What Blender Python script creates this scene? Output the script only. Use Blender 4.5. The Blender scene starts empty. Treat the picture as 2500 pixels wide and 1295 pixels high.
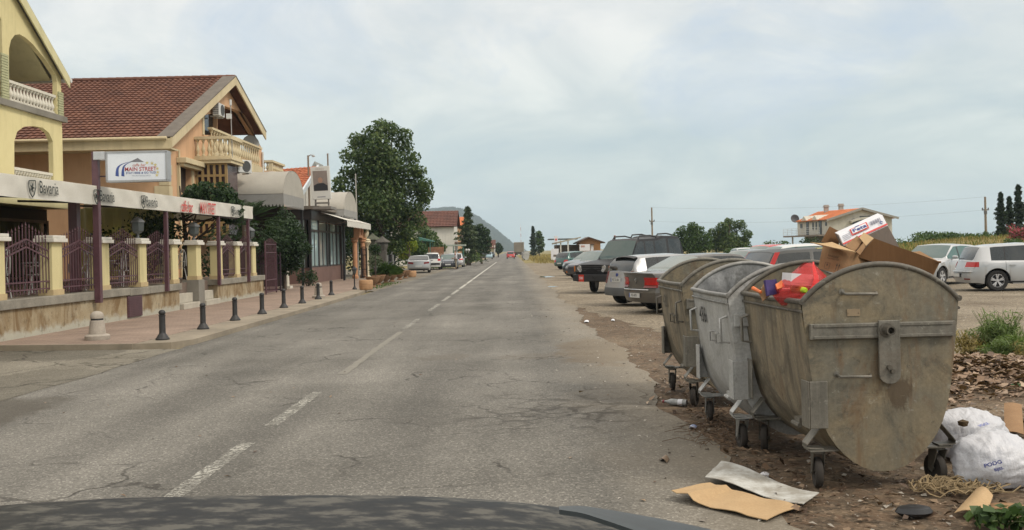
import bpy, bmesh, math, random
import numpy as np
from mathutils import Matrix, Vector
R = math.radians
rnd = random.Random(7)
SC = bpy.context.scene
COL = SC.collection

# ------------------------------------------------------------------ camera
F, HC, TH, CX, CY = 2300.0, 1.6, R(1.3), 1250.0, 613.0
cam = bpy.data.cameras.new('camera')
cam.sensor_width = 36.0
cam.lens = F * 36.0 / 2500.0
# the optical axis is level and meets the picture at (CX, CY)
cam.shift_x = 0.0
cam.shift_y = -(647.5 - CY) / 2500.0
cam.clip_start, cam.clip_end = 0.05, 12000.0
camo = bpy.data.objects.new('camera', cam); COL.objects.link(camo)
camo.matrix_world = Matrix.Translation((0, 0, HC)) @ Matrix.Rotation(TH, 4, 'Y') @ Matrix.Rotation(R(90), 4, 'X')
SC.camera = camo

# ------------------------------------------------------------------ world, sun, exposure
HAZE = 0.00021
SUN_EL, SUN_AZ = R(46), R(118)          # azimuth clockwise from +Y
w = bpy.data.worlds.new('World'); SC.world = w; w.use_nodes = True
nt = w.node_tree; nt.nodes.clear()
N = lambda t, **k: (lambda n: ([setattr(n, a, b) for a, b in k.items()], n)[1])(nt.nodes.new(t))
out = N('ShaderNodeOutputWorld'); mixs = N('ShaderNodeMixShader')
bg1 = N('ShaderNodeBackground'); bg2 = N('ShaderNodeBackground')
sky = N('ShaderNodeTexSky', sky_type='NISHITA', sun_disc=False, sun_elevation=SUN_EL, sun_rotation=SUN_AZ)
sky.air_density, sky.dust_density = 1.0, 2.0
nt.links.new(sky.outputs[0], bg1.inputs[0]); bg1.inputs[1].default_value = 0.10
tc = N('ShaderNodeTexCoord'); sep = N('ShaderNodeSeparateXYZ')
nt.links.new(tc.outputs['Generated'], sep.inputs[0])
def wm(op, a, b=None, c=None):
    n = N('ShaderNodeMath', operation=op)
    for i, v in enumerate((a, b, c)):
        if v is None: continue
        if isinstance(v, (int, float)): n.inputs[i].default_value = v
        else: nt.links.new(v, n.inputs[i])
    return n.outputs[0]
zc = wm('MAXIMUM', sep.outputs[2], 0.0)
den = wm('ADD', zc, 0.30)
cu, cv = wm('DIVIDE', sep.outputs[0], den), wm('DIVIDE', sep.outputs[1], den)
cmb = N('ShaderNodeCombineXYZ'); nt.links.new(sep.outputs[0], cmb.inputs[0]); nt.links.new(sep.outputs[1], cmb.inputs[1]); nt.links.new(wm('MULTIPLY', wm('POWER', zc, 0.8), 1.7), cmb.inputs[2])
def wnoise(scale, detail, rough, off, dist=0.0, sx=1.0, sy=1.0):
    mp = N('ShaderNodeMapping'); mp.inputs['Location'].default_value = off; mp.inputs['Scale'].default_value = (sx, sy, 1)
    nt.links.new(cmb.outputs[0], mp.inputs[0])
    n = N('ShaderNodeTexNoise'); n.inputs['Scale'].default_value = scale; n.inputs['Detail'].default_value = detail
    n.inputs['Roughness'].default_value = rough; n.inputs['Distortion'].default_value = dist
    nt.links.new(mp.outputs[0], n.inputs['Vector']); return n.outputs['Fac']
def wramp(fac, stops):
    r = N('ShaderNodeValToRGB'); e = r.color_ramp.elements
    while len(e) < len(stops): e.new(0.5)
    for i, (p, c) in enumerate(stops): e[i].position = p; e[i].color = (*c, 1)
    nt.links.new(fac, r.inputs[0]); return r.outputs[0]
def wmix(fac, a, b, mode='MIX'):
    m = N('ShaderNodeMix', data_type='RGBA', blend_type=mode)
    for v, s in ((fac, 0), (a, 6), (b, 7)):
        if isinstance(v, (int, float)): m.inputs[s].default_value = v
        elif isinstance(v, tuple): m.inputs[s].default_value = (*v, 1)
        else: nt.links.new(v, m.inputs[s])
    return m.outputs[2]
base = wramp(zc, [(0.0, (0.43, 0.515, 0.505)), (0.10, (0.49, 0.555, 0.545)), (0.24, (0.575, 0.60, 0.595)), (0.42, (0.98, 0.93, 0.85)), (0.8, (1.05, 0.99, 0.90))])
soft = wramp(wnoise(5.2, 9, 0.60, (3.1, 0.4, 0.2), 0.5, 0.8, 1.0), [(0.30, (0.80, 0.86, 0.92)), (0.48, (1.0, 1.0, 1.0)), (0.66, (1.22, 1.17, 1.13))])
c1 = wmix(1.0, base, soft, 'MULTIPLY')
dark = wramp(wnoise(3.6, 9, 0.62, (8.3, 2.7, 0.6), 0.6, 0.8, 1.0), [(0.52, (0, 0, 0)), (0.70, (1, 1, 1))])
c2 = wmix(wm('MULTIPLY', dark, wm('MINIMUM', wm('MULTIPLY', zc, 6.0), 0.85)), c1, (0.42, 0.50, 0.585))
nt.links.new(c2, bg2.inputs[0]); bg2.inputs[1].default_value = 1.0
mixs.inputs[0].default_value = 0.93
nt.links.new(bg1.outputs[0], mixs.inputs[1]); nt.links.new(bg2.outputs[0], mixs.inputs[2]); nt.links.new(mixs.outputs[0], out.inputs[0])

sl = bpy.data.lights.new('sun', 'SUN'); sl.energy = 1.5; sl.angle = R(14); sl.color = (1.0, 0.92, 0.80)
so = bpy.data.objects.new('sun', sl); COL.objects.link(so)
sd = Vector((math.sin(SUN_AZ) * math.cos(SUN_EL), math.cos(SUN_AZ) * math.cos(SUN_EL), math.sin(SUN_EL)))
so.rotation_euler = (-sd).to_track_quat('-Z', 'Y').to_euler(); so.location = (0, -10, 30)
SC.view_settings.view_transform = 'Standard'; SC.view_settings.look = 'None'
SC.view_settings.exposure = 0.48; SC.view_settings.gamma = 1.0
SC.render.engine = 'CYCLES'
SC.cycles.use_denoising = True
SC.cycles.max_bounces = 6; SC.cycles.diffuse_bounces = 3; SC.cycles.glossy_bounces = 3
SC.cycles.transmission_bounces = 4; SC.cycles.transparent_max_bounces = 8; SC.cycles.volume_bounces = 0
SC.cycles.caustics_reflective = SC.cycles.caustics_refractive = False

# ------------------------------------------------------------------ photo measurement -> world
_c, _s = math.cos(TH), math.sin(TH)
def ray(px, py):
    u, v = (px - CX) / F, (CY - py) / F
    return u * _c + v * _s, -u * _s + v * _c
def at(px, py, Y):
    a, b = ray(px, py); return Vector((a * Y, Y, HC + b * Y))
def gp(px, py, z=0.0):
    a, b = ray(px, py); Y = (z - HC) / b; return Vector((a * Y, Y, z))
def onx(px, py, X):
    a, b = ray(px, py); Y = X / a; return Vector((X, Y, HC + b * Y))

# ------------------------------------------------------------------ mesh builder
class MB:
    def __init__(s): s.v, s.f, s.M = [], [], None
    def add(s, vs, fs):
        n = len(s.v)
        if s.M is not None: vs = [s.M @ Vector(p) for p in vs]
        s.v += [tuple(p) for p in vs]; s.f += [tuple(i + n for i in q) for q in fs]; return s
    def box(s, x0, x1, y0, y1, z0, z1):
        return s.add([(x, y, z) for z in (z0, z1) for y in (y0, y1) for x in (x0, x1)],
                     [(0, 2, 3, 1), (4, 5, 7, 6), (0, 1, 5, 4), (2, 6, 7, 3), (0, 4, 6, 2), (1, 3, 7, 5)])
    def cbox(s, c, d, rot=None):
        x, y, z = d[0] / 2, d[1] / 2, d[2] / 2
        m = (Matrix.Translation(c) @ rot) if rot is not None else Matrix.Translation(c)
        vs = [m @ Vector((a * x, b * y, e * z)) for e in (-1, 1) for b in (-1, 1) for a in (-1, 1)]
        return s.add(vs, [(0, 2, 3, 1), (4, 5, 7, 6), (0, 1, 5, 4), (2, 6, 7, 3), (0, 4, 6, 2), (1, 3, 7, 5)])
    def quad(s, a, b, c, d): return s.add([a, b, c, d], [(0, 1, 2, 3)])
    def hexa(s, p): return s.add(p, [(0, 2, 3, 1), (4, 5, 7, 6), (0, 1, 5, 4), (2, 6, 7, 3), (0, 4, 6, 2), (1, 3, 7, 5)])
    def bar(s, p0, p1, w, h, up=(0, 0, 1)):
        p0, p1 = Vector(p0), Vector(p1); d = (p1 - p0).normalized(); u = Vector(up)
        a = d.cross(u)
        if a.length < 1e-4: a = d.cross(Vector((0, 1, 0)))
        a.normalize(); b = a.cross(d).normalized(); a = a * w / 2; b = b * h / 2
        return s.hexa([p0 - a - b, p0 + a - b, p1 - a - b, p1 + a - b, p0 - a + b, p0 + a + b, p1 - a + b, p1 + a + b])
    def tube(s, pts, r, n=8, closed=False, caps=True):
        pts = [Vector(p) for p in pts]; m = len(pts); rr = r if isinstance(r, (list, tuple)) else [r] * m
        rings = []; pu = None
        for i, p in enumerate(pts):
            if closed: d = pts[(i + 1) % m] - pts[i - 1]
            else: d = pts[min(i + 1, m - 1)] - pts[max(i - 1, 0)]
            d = d.normalized() if d.length > 1e-9 else Vector((0, 0, 1))
            if pu is None: pu = d.orthogonal().normalized()
            u = pu - d * pu.dot(d)
            u = u.normalized() if u.length > 1e-6 else d.orthogonal().normalized()
            pu = u; q = d.cross(u)
            rings.append([p + (u * math.cos(2 * math.pi * k / n) + q * math.sin(2 * math.pi * k / n)) * rr[i] for k in range(n)])
        vs = [v for g in rings for v in g]; fs = []
        for i in range(m if closed else m - 1):
            j = (i + 1) % m
            for k in range(n): fs.append((i * n + k, i * n + (k + 1) % n, j * n + (k + 1) % n, j * n + k))
        if caps and not closed: fs += [tuple(range(n))[::-1], tuple((m - 1) * n + k for k in range(n))]
        return s.add(vs, fs)
    def cyl(s, p0, p1, r0, r1=None, n=16): return s.tube([p0, p1], [r0, r0 if r1 is None else r1], n)
    def lathe(s, prof, c=(0, 0, 0), n=20, axis='z', cap=True):
        vs, fs = [], []; m = len(prof)
        for r, z in prof:
            for k in range(n):
                a = 2 * math.pi * k / n; x, y = r * math.cos(a), r * math.sin(a)
                q = (x, y, z) if axis == 'z' else ((x, z, y) if axis == 'y' else (z, x, y))
                vs.append((c[0] + q[0], c[1] + q[1], c[2] + q[2]))
        for i in range(m - 1):
            for k in range(n): fs.append((i * n + k, i * n + (k + 1) % n, (i + 1) * n + (k + 1) % n, (i + 1) * n + k))
        if cap and prof[0][0] > 1e-6: fs.append(tuple(range(n))[::-1])
        if cap and prof[-1][0] > 1e-6: fs.append(tuple((m - 1) * n + k for k in range(n)))
        return s.add(vs, fs)
    def prism(s, poly, f, a, b):
        n = len(poly); vs = [f(u, v, a) for u, v in poly] + [f(u, v, b) for u, v in poly]
        return s.add(vs, [tuple(range(n))[::-1], tuple(range(n, 2 * n))] + [(i, (i + 1) % n, n + (i + 1) % n, n + i) for i in range(n)])
    def grid(s, fn, nu, nv, cu=False):
        vs = [fn(i / nu, j / nv) for j in range(nv + 1) for i in range(nu + (0 if cu else 1))]
        k = nu + (0 if cu else 1); fs = []
        for j in range(nv):
            for i in range(nu):
                i2 = (i + 1) % k
                fs.append((j * k + i, j * k + i2, (j + 1) * k + i2, (j + 1) * k + i))
        return s.add(vs, fs)
    def slab(s, fn, nu, nv, t):
        """thin curved sheet with thickness: fn(u, v) -> point, t = offset vector"""
        t = Vector(t); k = nu + 1
        a = [Vector(fn(i / nu, j / nv)) for j in range(nv + 1) for i in range(nu + 1)]
        n = len(a); fs = []
        for j in range(nv):
            for i in range(nu):
                q = (j * k + i, j * k + i + 1, (j + 1) * k + i + 1, (j + 1) * k + i)
                fs.append(q); fs.append(tuple(x + n for x in q[::-1]))
        ring = list(range(k)) + [j * k + nu for j in range(1, nv + 1)] + [nv * k + i for i in range(nu - 1, -1, -1)] + [j * k for j in range(nv - 1, 0, -1)]
        for i in range(len(ring)):
            x, y = ring[i], ring[(i + 1) % len(ring)]; fs.append((x, x + n, y + n, y))
        return s.add(a + [p + t for p in a], fs)

RM = {}
def _mesh(name, mb, mats, smooth, inv):
    me = bpy.data.meshes.new(name)
    vs = mb.v if inv is None else [tuple(inv @ Vector(p)) for p in mb.v]
    me.from_pydata(vs, [], mb.f)
    for m in (mats if isinstance(mats, (list, tuple)) else [mats]): me.materials.append(m)
    bm = bmesh.new(); bm.from_mesh(me)
    bmesh.ops.recalc_face_normals(bm, faces=bm.faces); bm.to_mesh(me); bm.free()
    if smooth:
        me.polygons.foreach_set('use_smooth', [True] * len(me.polygons))
        me.set_sharp_from_angle(angle=R(smooth if smooth is not True else 35))
    me.update(); return me
def thing(name, label, cat, loc=(0, 0, 0), rz=0.0, group=None):
    o = bpy.data.objects.new(name, None); COL.objects.link(o)
    o.empty_display_size = 0.2
    o.location = loc; o.rotation_euler = (0, 0, rz); o['label'] = label; o['category'] = cat
    if group: o['group'] = group
    RM[o.name] = (Matrix.Translation(loc) @ Matrix.Rotation(rz, 4, 'Z')).inverted()
    return o
def part(parent, name, mb, mat, smooth=False, bevel=0, label=None, kind=None):
    """mb is in world coordinates (as the parent stands at this moment)"""
    inv = RM.get(parent.name)
    o = bpy.data.objects.new(name, _mesh(name, mb, mat, smooth, inv)); COL.objects.link(o)
    o.parent = parent; RM[o.name] = inv
    if bevel:
        b = o.modifiers.new('bevel', 'BEVEL'); b.width = bevel; b.segments = 2; b.limit_method = 'ANGLE'; b.angle_limit = R(40)
    if label: o['label'] = label
    if kind: o['kind'] = kind
    return o
def solo(name, label, cat, mb, mat, loc=None, smooth=False, bevel=0, group=None, kind=None):
    loc = Vector(loc) if loc is not None else Vector(mb.v[0])
    inv = Matrix.Translation(loc).inverted()
    o = bpy.data.objects.new(name, _mesh(name, mb, mat, smooth, inv)); COL.objects.link(o); o.location = loc
    if label: o['label'] = label
    if cat: o['category'] = cat
    if group: o['group'] = group
    if kind: o['kind'] = kind
    RM[o.name] = inv
    if bevel:
        b = o.modifiers.new('bevel', 'BEVEL'); b.width = bevel; b.segments = 2; b.limit_method = 'ANGLE'; b.angle_limit = R(40)
    return o
def struct(name, mb, mat, smooth=False, kind='structure', label=None):
    o = bpy.data.objects.new(name, _mesh(name, mb, mat, smooth, None)); COL.objects.link(o); o['kind'] = kind
    if label: o['label'] = label
    return o
def dup(root, loc, rz=0.0, label=None, group=None, sc=None):
    def rec(o, p):
        c = o.copy(); COL.objects.link(c); c.parent = p
        for ch in [x for x in bpy.data.objects if x.parent == o]: rec(ch, c)
        return c
    kids = list(root.children)
    r = root.copy(); COL.objects.link(r); r.location = loc; r.rotation_euler = (0, 0, rz)
    if sc: r.scale = (sc,) * 3
    if label: r['label'] = label
    if group: r['group'] = group
    def cp(ch, p):
        c = ch.copy(); COL.objects.link(c); c.parent = p
        for g in list(ch.children): cp(g, c)
    for ch in kids: cp(ch, r)
    return r

def txt(mb, s, size, M, sx=1.0, shear=0.0, bold=0.0, align='CENTER'):
    cu = bpy.data.curves.new('lettering', 'FONT'); cu.body = s; cu.size = size; cu.align_x = align; cu.align_y = 'CENTER'
    cu.shear = shear; cu.offset = bold; cu.resolution_u = 3
    ob = bpy.data.objects.new('lettering', cu); me = ob.to_mesh()
    S = Matrix.Diagonal((sx, 1, 1, 1))
    mb.add([M @ S @ v.co for v in me.vertices], [tuple(p.vertices) for p in me.polygons])
    ob.to_mesh_clear(); bpy.data.objects.remove(ob); bpy.data.curves.remove(cu)
def frame(o, x, y):
    """matrix taking (u, v, n) to world with u along x, v along y"""
    x, y = Vector(x).normalized(), Vector(y).normalized(); z = x.cross(y).normalized(); y = z.cross(x)
    return Matrix(((x.x, y.x, z.x, o[0]), (x.y, y.y, z.y, o[1]), (x.z, y.z, z.z, o[2]), (0, 0, 0, 1)))

# ------------------------------------------------------------------ materials
class G:
    """tiny node-graph helper"""
    def __init__(s, name):
        s.m = bpy.data.materials.new(name); s.m.use_nodes = True; s.t = s.m.node_tree; s.t.nodes.clear()
        s.out = s.n('ShaderNodeOutputMaterial'); s.b = s.n('ShaderNodeBsdfPrincipled'); s.l(s.b.outputs[0], s.out.inputs[0])
        s._tc = None
    def n(s, t, **k):
        x = s.t.nodes.new(t)
        for a, b in k.items(): setattr(x, a, b)
        return x
    def l(s, a, b): s.t.links.new(a, b)
    def co(s, kind='Object'):
        if s._tc is None: s._tc = s.n('ShaderNodeTexCoord')
        return s._tc.outputs[kind]
    def set(s, inp, v):
        if isinstance(v, (int, float)): inp.default_value = v
        elif isinstance(v, tuple): inp.default_value = (*v, 1) if len(v) == 3 and inp.type == 'RGBA' else v
        else: s.l(v, inp)
    def map(s, vec, scale=(1, 1, 1), loc=(0, 0, 0), rot=(0, 0, 0)):
        m = s.n('ShaderNodeMapping'); m.inputs['Scale'].default_value = scale; m.inputs['Location'].default_value = loc; m.inputs['Rotation'].default_value = rot
        s.l(vec, m.inputs[0]); return m.outputs[0]
    def noise(s, vec, scale, detail=4, rough=0.55, dist=0.0):
        x = s.n('ShaderNodeTexNoise'); x.inputs['Scale'].default_value = scale; x.inputs['Detail'].default_value = detail
        x.inputs['Roughness'].default_value = rough; x.inputs['Distortion'].default_value = dist; s.l(vec, x.inputs['Vector']); return x.outputs['Fac']
    def vor(s, vec, scale, feature='F1', outp='Distance'):
        x = s.n('ShaderNodeTexVoronoi', feature=feature); x.inputs['Scale'].default_value = scale; s.l(vec, x.inputs['Vector']); return x.outputs[outp]
    def ramp(s, fac, stops):
        r = s.n('ShaderNodeValToRGB'); e = r.color_ramp.elements
        while len(e) < len(stops): e.new(0.5)
        for i, (p, c) in enumerate(stops):
            e[i].position = p; c = (c, c, c) if isinstance(c, (int, float)) else c; e[i].color = (*c, 1)
        s.l(fac, r.inputs[0]); return r.outputs[0]
    def mix(s, fac, a, b, mode='MIX'):
        m = s.n('ShaderNodeMix', data_type='RGBA', blend_type=mode)
        for v, i in ((fac, 0), (a, 6), (b, 7)): s.set(m.inputs[i], v)
        return m.outputs[2]
    def math(s, op, a, b=0.0, c=0.0):
        m = s.n('ShaderNodeMath', operation=op)
        for i, v in enumerate((a, b, c)): s.set(m.inputs[i], v)
        return m.outputs[0]
    def bump(s, h, strength=0.3, dist=0.02):
        b = s.n('ShaderNodeBump'); b.inputs['Strength'].default_value = strength; b.inputs['Distance'].default_value = dist
        s.l(h, b.inputs['Height']); s.l(b.outputs[0], s.b.inputs['Normal'])
    def fin(s, col, rough=0.6, metal=0.0, spec=None):
        s.set(s.b.inputs['Base Color'], col); s.set(s.b.inputs['Roughness'], rough); s.set(s.b.inputs['Metallic'], metal)
        if spec is not None: s.b.inputs['Specular IOR Level'].default_value = spec
        return s.m
MATS = {}
def mat(name, col, rough=0.6, metal=0.0, var=0.15, scale=3.0, bump=0.0, bscale=30.0, spec=None, col2=None, coat=0.0):
    """general worn surface: base colour broken up by two noises, optional bump"""
    if name in MATS: return MATS[name]
    g = G(name); v = g.co()
    c2 = col2 if col2 is not None else tuple(x * (1 - var) for x in col)
    n1 = g.noise(v, scale, 6, 0.6)
    c = g.mix(g.ramp(n1, [(0.35, 0.0), (0.65, 1.0)]), col, c2)
    n2 = g.noise(v, scale * 9, 3, 0.6)
    c = g.mix(0.25 * min(1, var * 4), c, g.ramp(n2, [(0.3, 0.35), (0.7, 1.0)]), 'MULTIPLY')
    if bump: g.bump(g.noise(v, bscale, 5, 0.6), bump, 0.02)
    m = g.fin(c, rough, metal, spec)
    if coat: g.b.inputs['Coat Weight'].default_value = coat; g.b.inputs['Coat Roughness'].default_value = 0.06
    MATS[name] = m; return m
def paint(name, col, dirt=0.25, metal=0.0, rough=0.32):
    if name in MATS: return MATS[name]
    g = G(name); v = g.co()
    sp = g.n('ShaderNodeSeparateXYZ'); g.l(v, sp.inputs[0])
    low = g.ramp(sp.outputs[2], [(0.15, 1.0), (0.75, 0.25)])
    d = g.math('MULTIPLY', g.ramp(g.noise(v, 3.5, 6, 0.65), [(0.3, 0.3), (0.75, 1.0)]), low)
    d = g.math('MULTIPLY', d, dirt)
    c = g.mix(d, col, (0.22, 0.19, 0.15))
    m = g.fin(c, g.math('ADD', d, rough), metal); g.b.inputs['Coat Weight'].default_value = 0.6; g.b.inputs['Coat Roughness'].default_value = 0.08
    MATS[name] = m; return m
def leafmat(name, stops, trans=0.3):
    if name in MATS: return MATS[name]
    g = G(name); geo = g.n('ShaderNodeNewGeometry')
    big = g.noise(g.co(), 0.9, 3)
    f = g.math('ADD', g.math('MULTIPLY', geo.outputs['Random Per Island'], 0.65), g.math('MULTIPLY', big, 0.35))
    c = g.ramp(f, stops); m = g.fin(c, 0.55, 0.0, 0.35)
    tr = g.n('ShaderNodeBsdfTranslucent'); g.l(g.mix(1.0, c, (1.1, 1.25, 0.6), 'MULTIPLY'), tr.inputs[0])
    mx = g.n('ShaderNodeMixShader'); mx.inputs[0].default_value = trans
    g.l(g.b.outputs[0], mx.inputs[1]); g.l(tr.outputs[0], mx.inputs[2]); g.l(mx.outputs[0], g.out.inputs[0])
    MATS[name] = m; return m
# ------------------------------------------------------------------ foliage helpers
def _np_obj(name, V, Fq, k, m, parent=None, loc=None):
    me = bpy.data.meshes.new(name); n = len(Fq)
    me.vertices.add(len(V)); me.vertices.foreach_set('co', np.asarray(V, np.float32).ravel())
    me.loops.add(n * k); me.loops.foreach_set('vertex_index', np.asarray(Fq, np.int32).ravel())
    me.polygons.add(n); me.polygons.foreach_set('loop_start', np.arange(0, n * k, k, dtype=np.int32))
    me.update(calc_edges=True); me.validate(); me.materials.append(m)
    o = bpy.data.objects.new(name, me); COL.objects.link(o)
    if parent is not None: o.parent = parent
    if loc is not None: o.location = loc
    return o
def clump_points(clumps, n, rs, shell=2.4):
    C = np.array([c[:3] for c in clumps], float); Rr = np.array([c[3:6] if len(c) >= 6 else (c[3],) * 3 for c in clumps], float)
    wgt = (Rr.prod(1)) ** 0.75; idx = rs.choice(len(C), n, p=wgt / wgt.sum())
    d = rs.normal(size=(n, 3)); d /= np.linalg.norm(d, axis=1)[:, None]
    r = rs.random(n) ** (1 / shell)
    return C[idx] + d * Rr[idx] * r[:, None], d
def leaf_quads(P, d, size, rs, aspect=0.6, out_bias=0.6, droop=0.0):
    n = len(P); nor = rs.normal(size=(n, 3)) + d * out_bias; nor[:, 2] += 0.35; nor /= np.linalg.norm(nor, axis=1)[:, None]
    t = rs.normal(size=(n, 3)); t[:, 2] -= droop; t -= nor * (t * nor).sum(1)[:, None]; t /= np.linalg.norm(t, axis=1)[:, None]
    b = np.cross(nor, t); s = size * (0.45 + 1.15 * rs.random(n) ** 1.5)[:, None]
    t = t * s; b = b * s * aspect
    V = np.stack([P - t * 0.5, P + b * 0.5 + nor * s * 0.08, P + t * 0.5, P - b * 0.5 + nor * s * 0.08], 1).reshape(-1, 3)
    return V, np.arange(4 * n).reshape(-1, 4)
def foliage(parent, name, clumps, n, size, m, seed, aspect=0.6, shell=2.4, droop=0.0, base=(0, 0, 0)):
    rs = np.random.RandomState(seed); P, d = clump_points(clumps, n, rs, shell)
    V, Fq = leaf_quads(P, d, size, rs, aspect, droop=droop)
    return _np_obj(name, V - np.array(base), Fq, 4, m, parent)
def blade_mesh(name, P, h, wd, rs, m, parent=None, loc=None, lean=0.45, kind=None):
    n = len(P); a = rs.random(n) * 6.283; hh = h * (0.4 + 0.8 * rs.random(n)); ln = lean * hh * rs.random(n)
    dx = np.stack([np.cos(a), np.sin(a), np.zeros(n)], 1); pr = np.stack([-np.sin(a), np.cos(a), np.zeros(n)], 1) * wd
    up = np.zeros((n, 3)); up[:, 2] = 1
    b0, b1 = P - pr * 0.5, P + pr * 0.5
    m0 = P + up * (hh * 0.55)[:, None] + dx * (ln * 0.35)[:, None]
    tip = P + up * (hh * (1 - 0.15 * rs.random(n)))[:, None] + dx * ln[:, None]
    V = np.stack([b0, b1, m0 + pr * 0.4, tip, m0 - pr * 0.4], 1).reshape(-1, 3)
    o = _np_obj(name, V - (np.array(loc) if loc is not None else 0), np.arange(5 * n).reshape(-1, 5), 5, m, parent, loc)
    if kind: o['kind'] = kind
    return o
GREEN = leafmat('broad_leaf', [(0.0, (0.018, 0.036, 0.013)), (0.40, (0.052, 0.092, 0.030)), (0.70, (0.105, 0.150, 0.048)), (1.0, (0.20, 0.22, 0.085))])
DKGREEN = leafmat('dark_leaf', [(0.0, (0.010, 0.024, 0.010)), (0.5, (0.026, 0.052, 0.020)), (0.8, (0.045, 0.082, 0.030)), (1.0, (0.085, 0.12, 0.045))])
MIDGREEN = leafmat('mid_leaf', [(0.0, (0.022, 0.045, 0.014)), (0.5, (0.055, 0.100, 0.030)), (0.8, (0.09, 0.14, 0.042)), (1.0, (0.13, 0.17, 0.055))])
LIME = leafmat('lime_leaf', [(0.0, (0.10, 0.16, 0.02)), (0.5, (0.20, 0.25, 0.03)), (0.8, (0.30, 0.31, 0.035)), (1.0, (0.38, 0.36, 0.06))], 0.4)
CONIF = leafmat('conifer_needle', [(0.0, (0.010, 0.022, 0.012)), (0.5, (0.022, 0.042, 0.020)), (0.9, (0.042, 0.068, 0.032)), (1.0, (0.07, 0.09, 0.045))], 0.1)
PINE = leafmat('pine_needle', [(0.0, (0.022, 0.036, 0.018)), (0.5, (0.055, 0.082, 0.034)), (0.9, (0.09, 0.115, 0.05)), (1.0, (0.13, 0.13, 0.06))], 0.2)
STRAW = leafmat('dry_grass', [(0.0, (0.20, 0.15, 0.055)), (0.5, (0.32, 0.25, 0.10)), (0.8, (0.40, 0.32, 0.14)), (1.0, (0.22, 0.22, 0.07))], 0.25)
GRASS = leafmat('green_blade', [(0.0, (0.045, 0.085, 0.020)), (0.5, (0.085, 0.145, 0.035)), (0.8, (0.14, 0.19, 0.05)), (1.0, (0.26, 0.24, 0.09))], 0.3)
PINK = leafmat('pink_blossom', [(0.0, (0.05, 0.08, 0.03)), (0.35, (0.09, 0.11, 0.04)), (0.5, (0.40, 0.06, 0.11)), (1.0, (0.55, 0.13, 0.18))], 0.2)
BARK = mat('bark', (0.10, 0.075, 0.055), 0.9, var=0.4, scale=4, bump=0.6, bscale=12)

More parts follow.
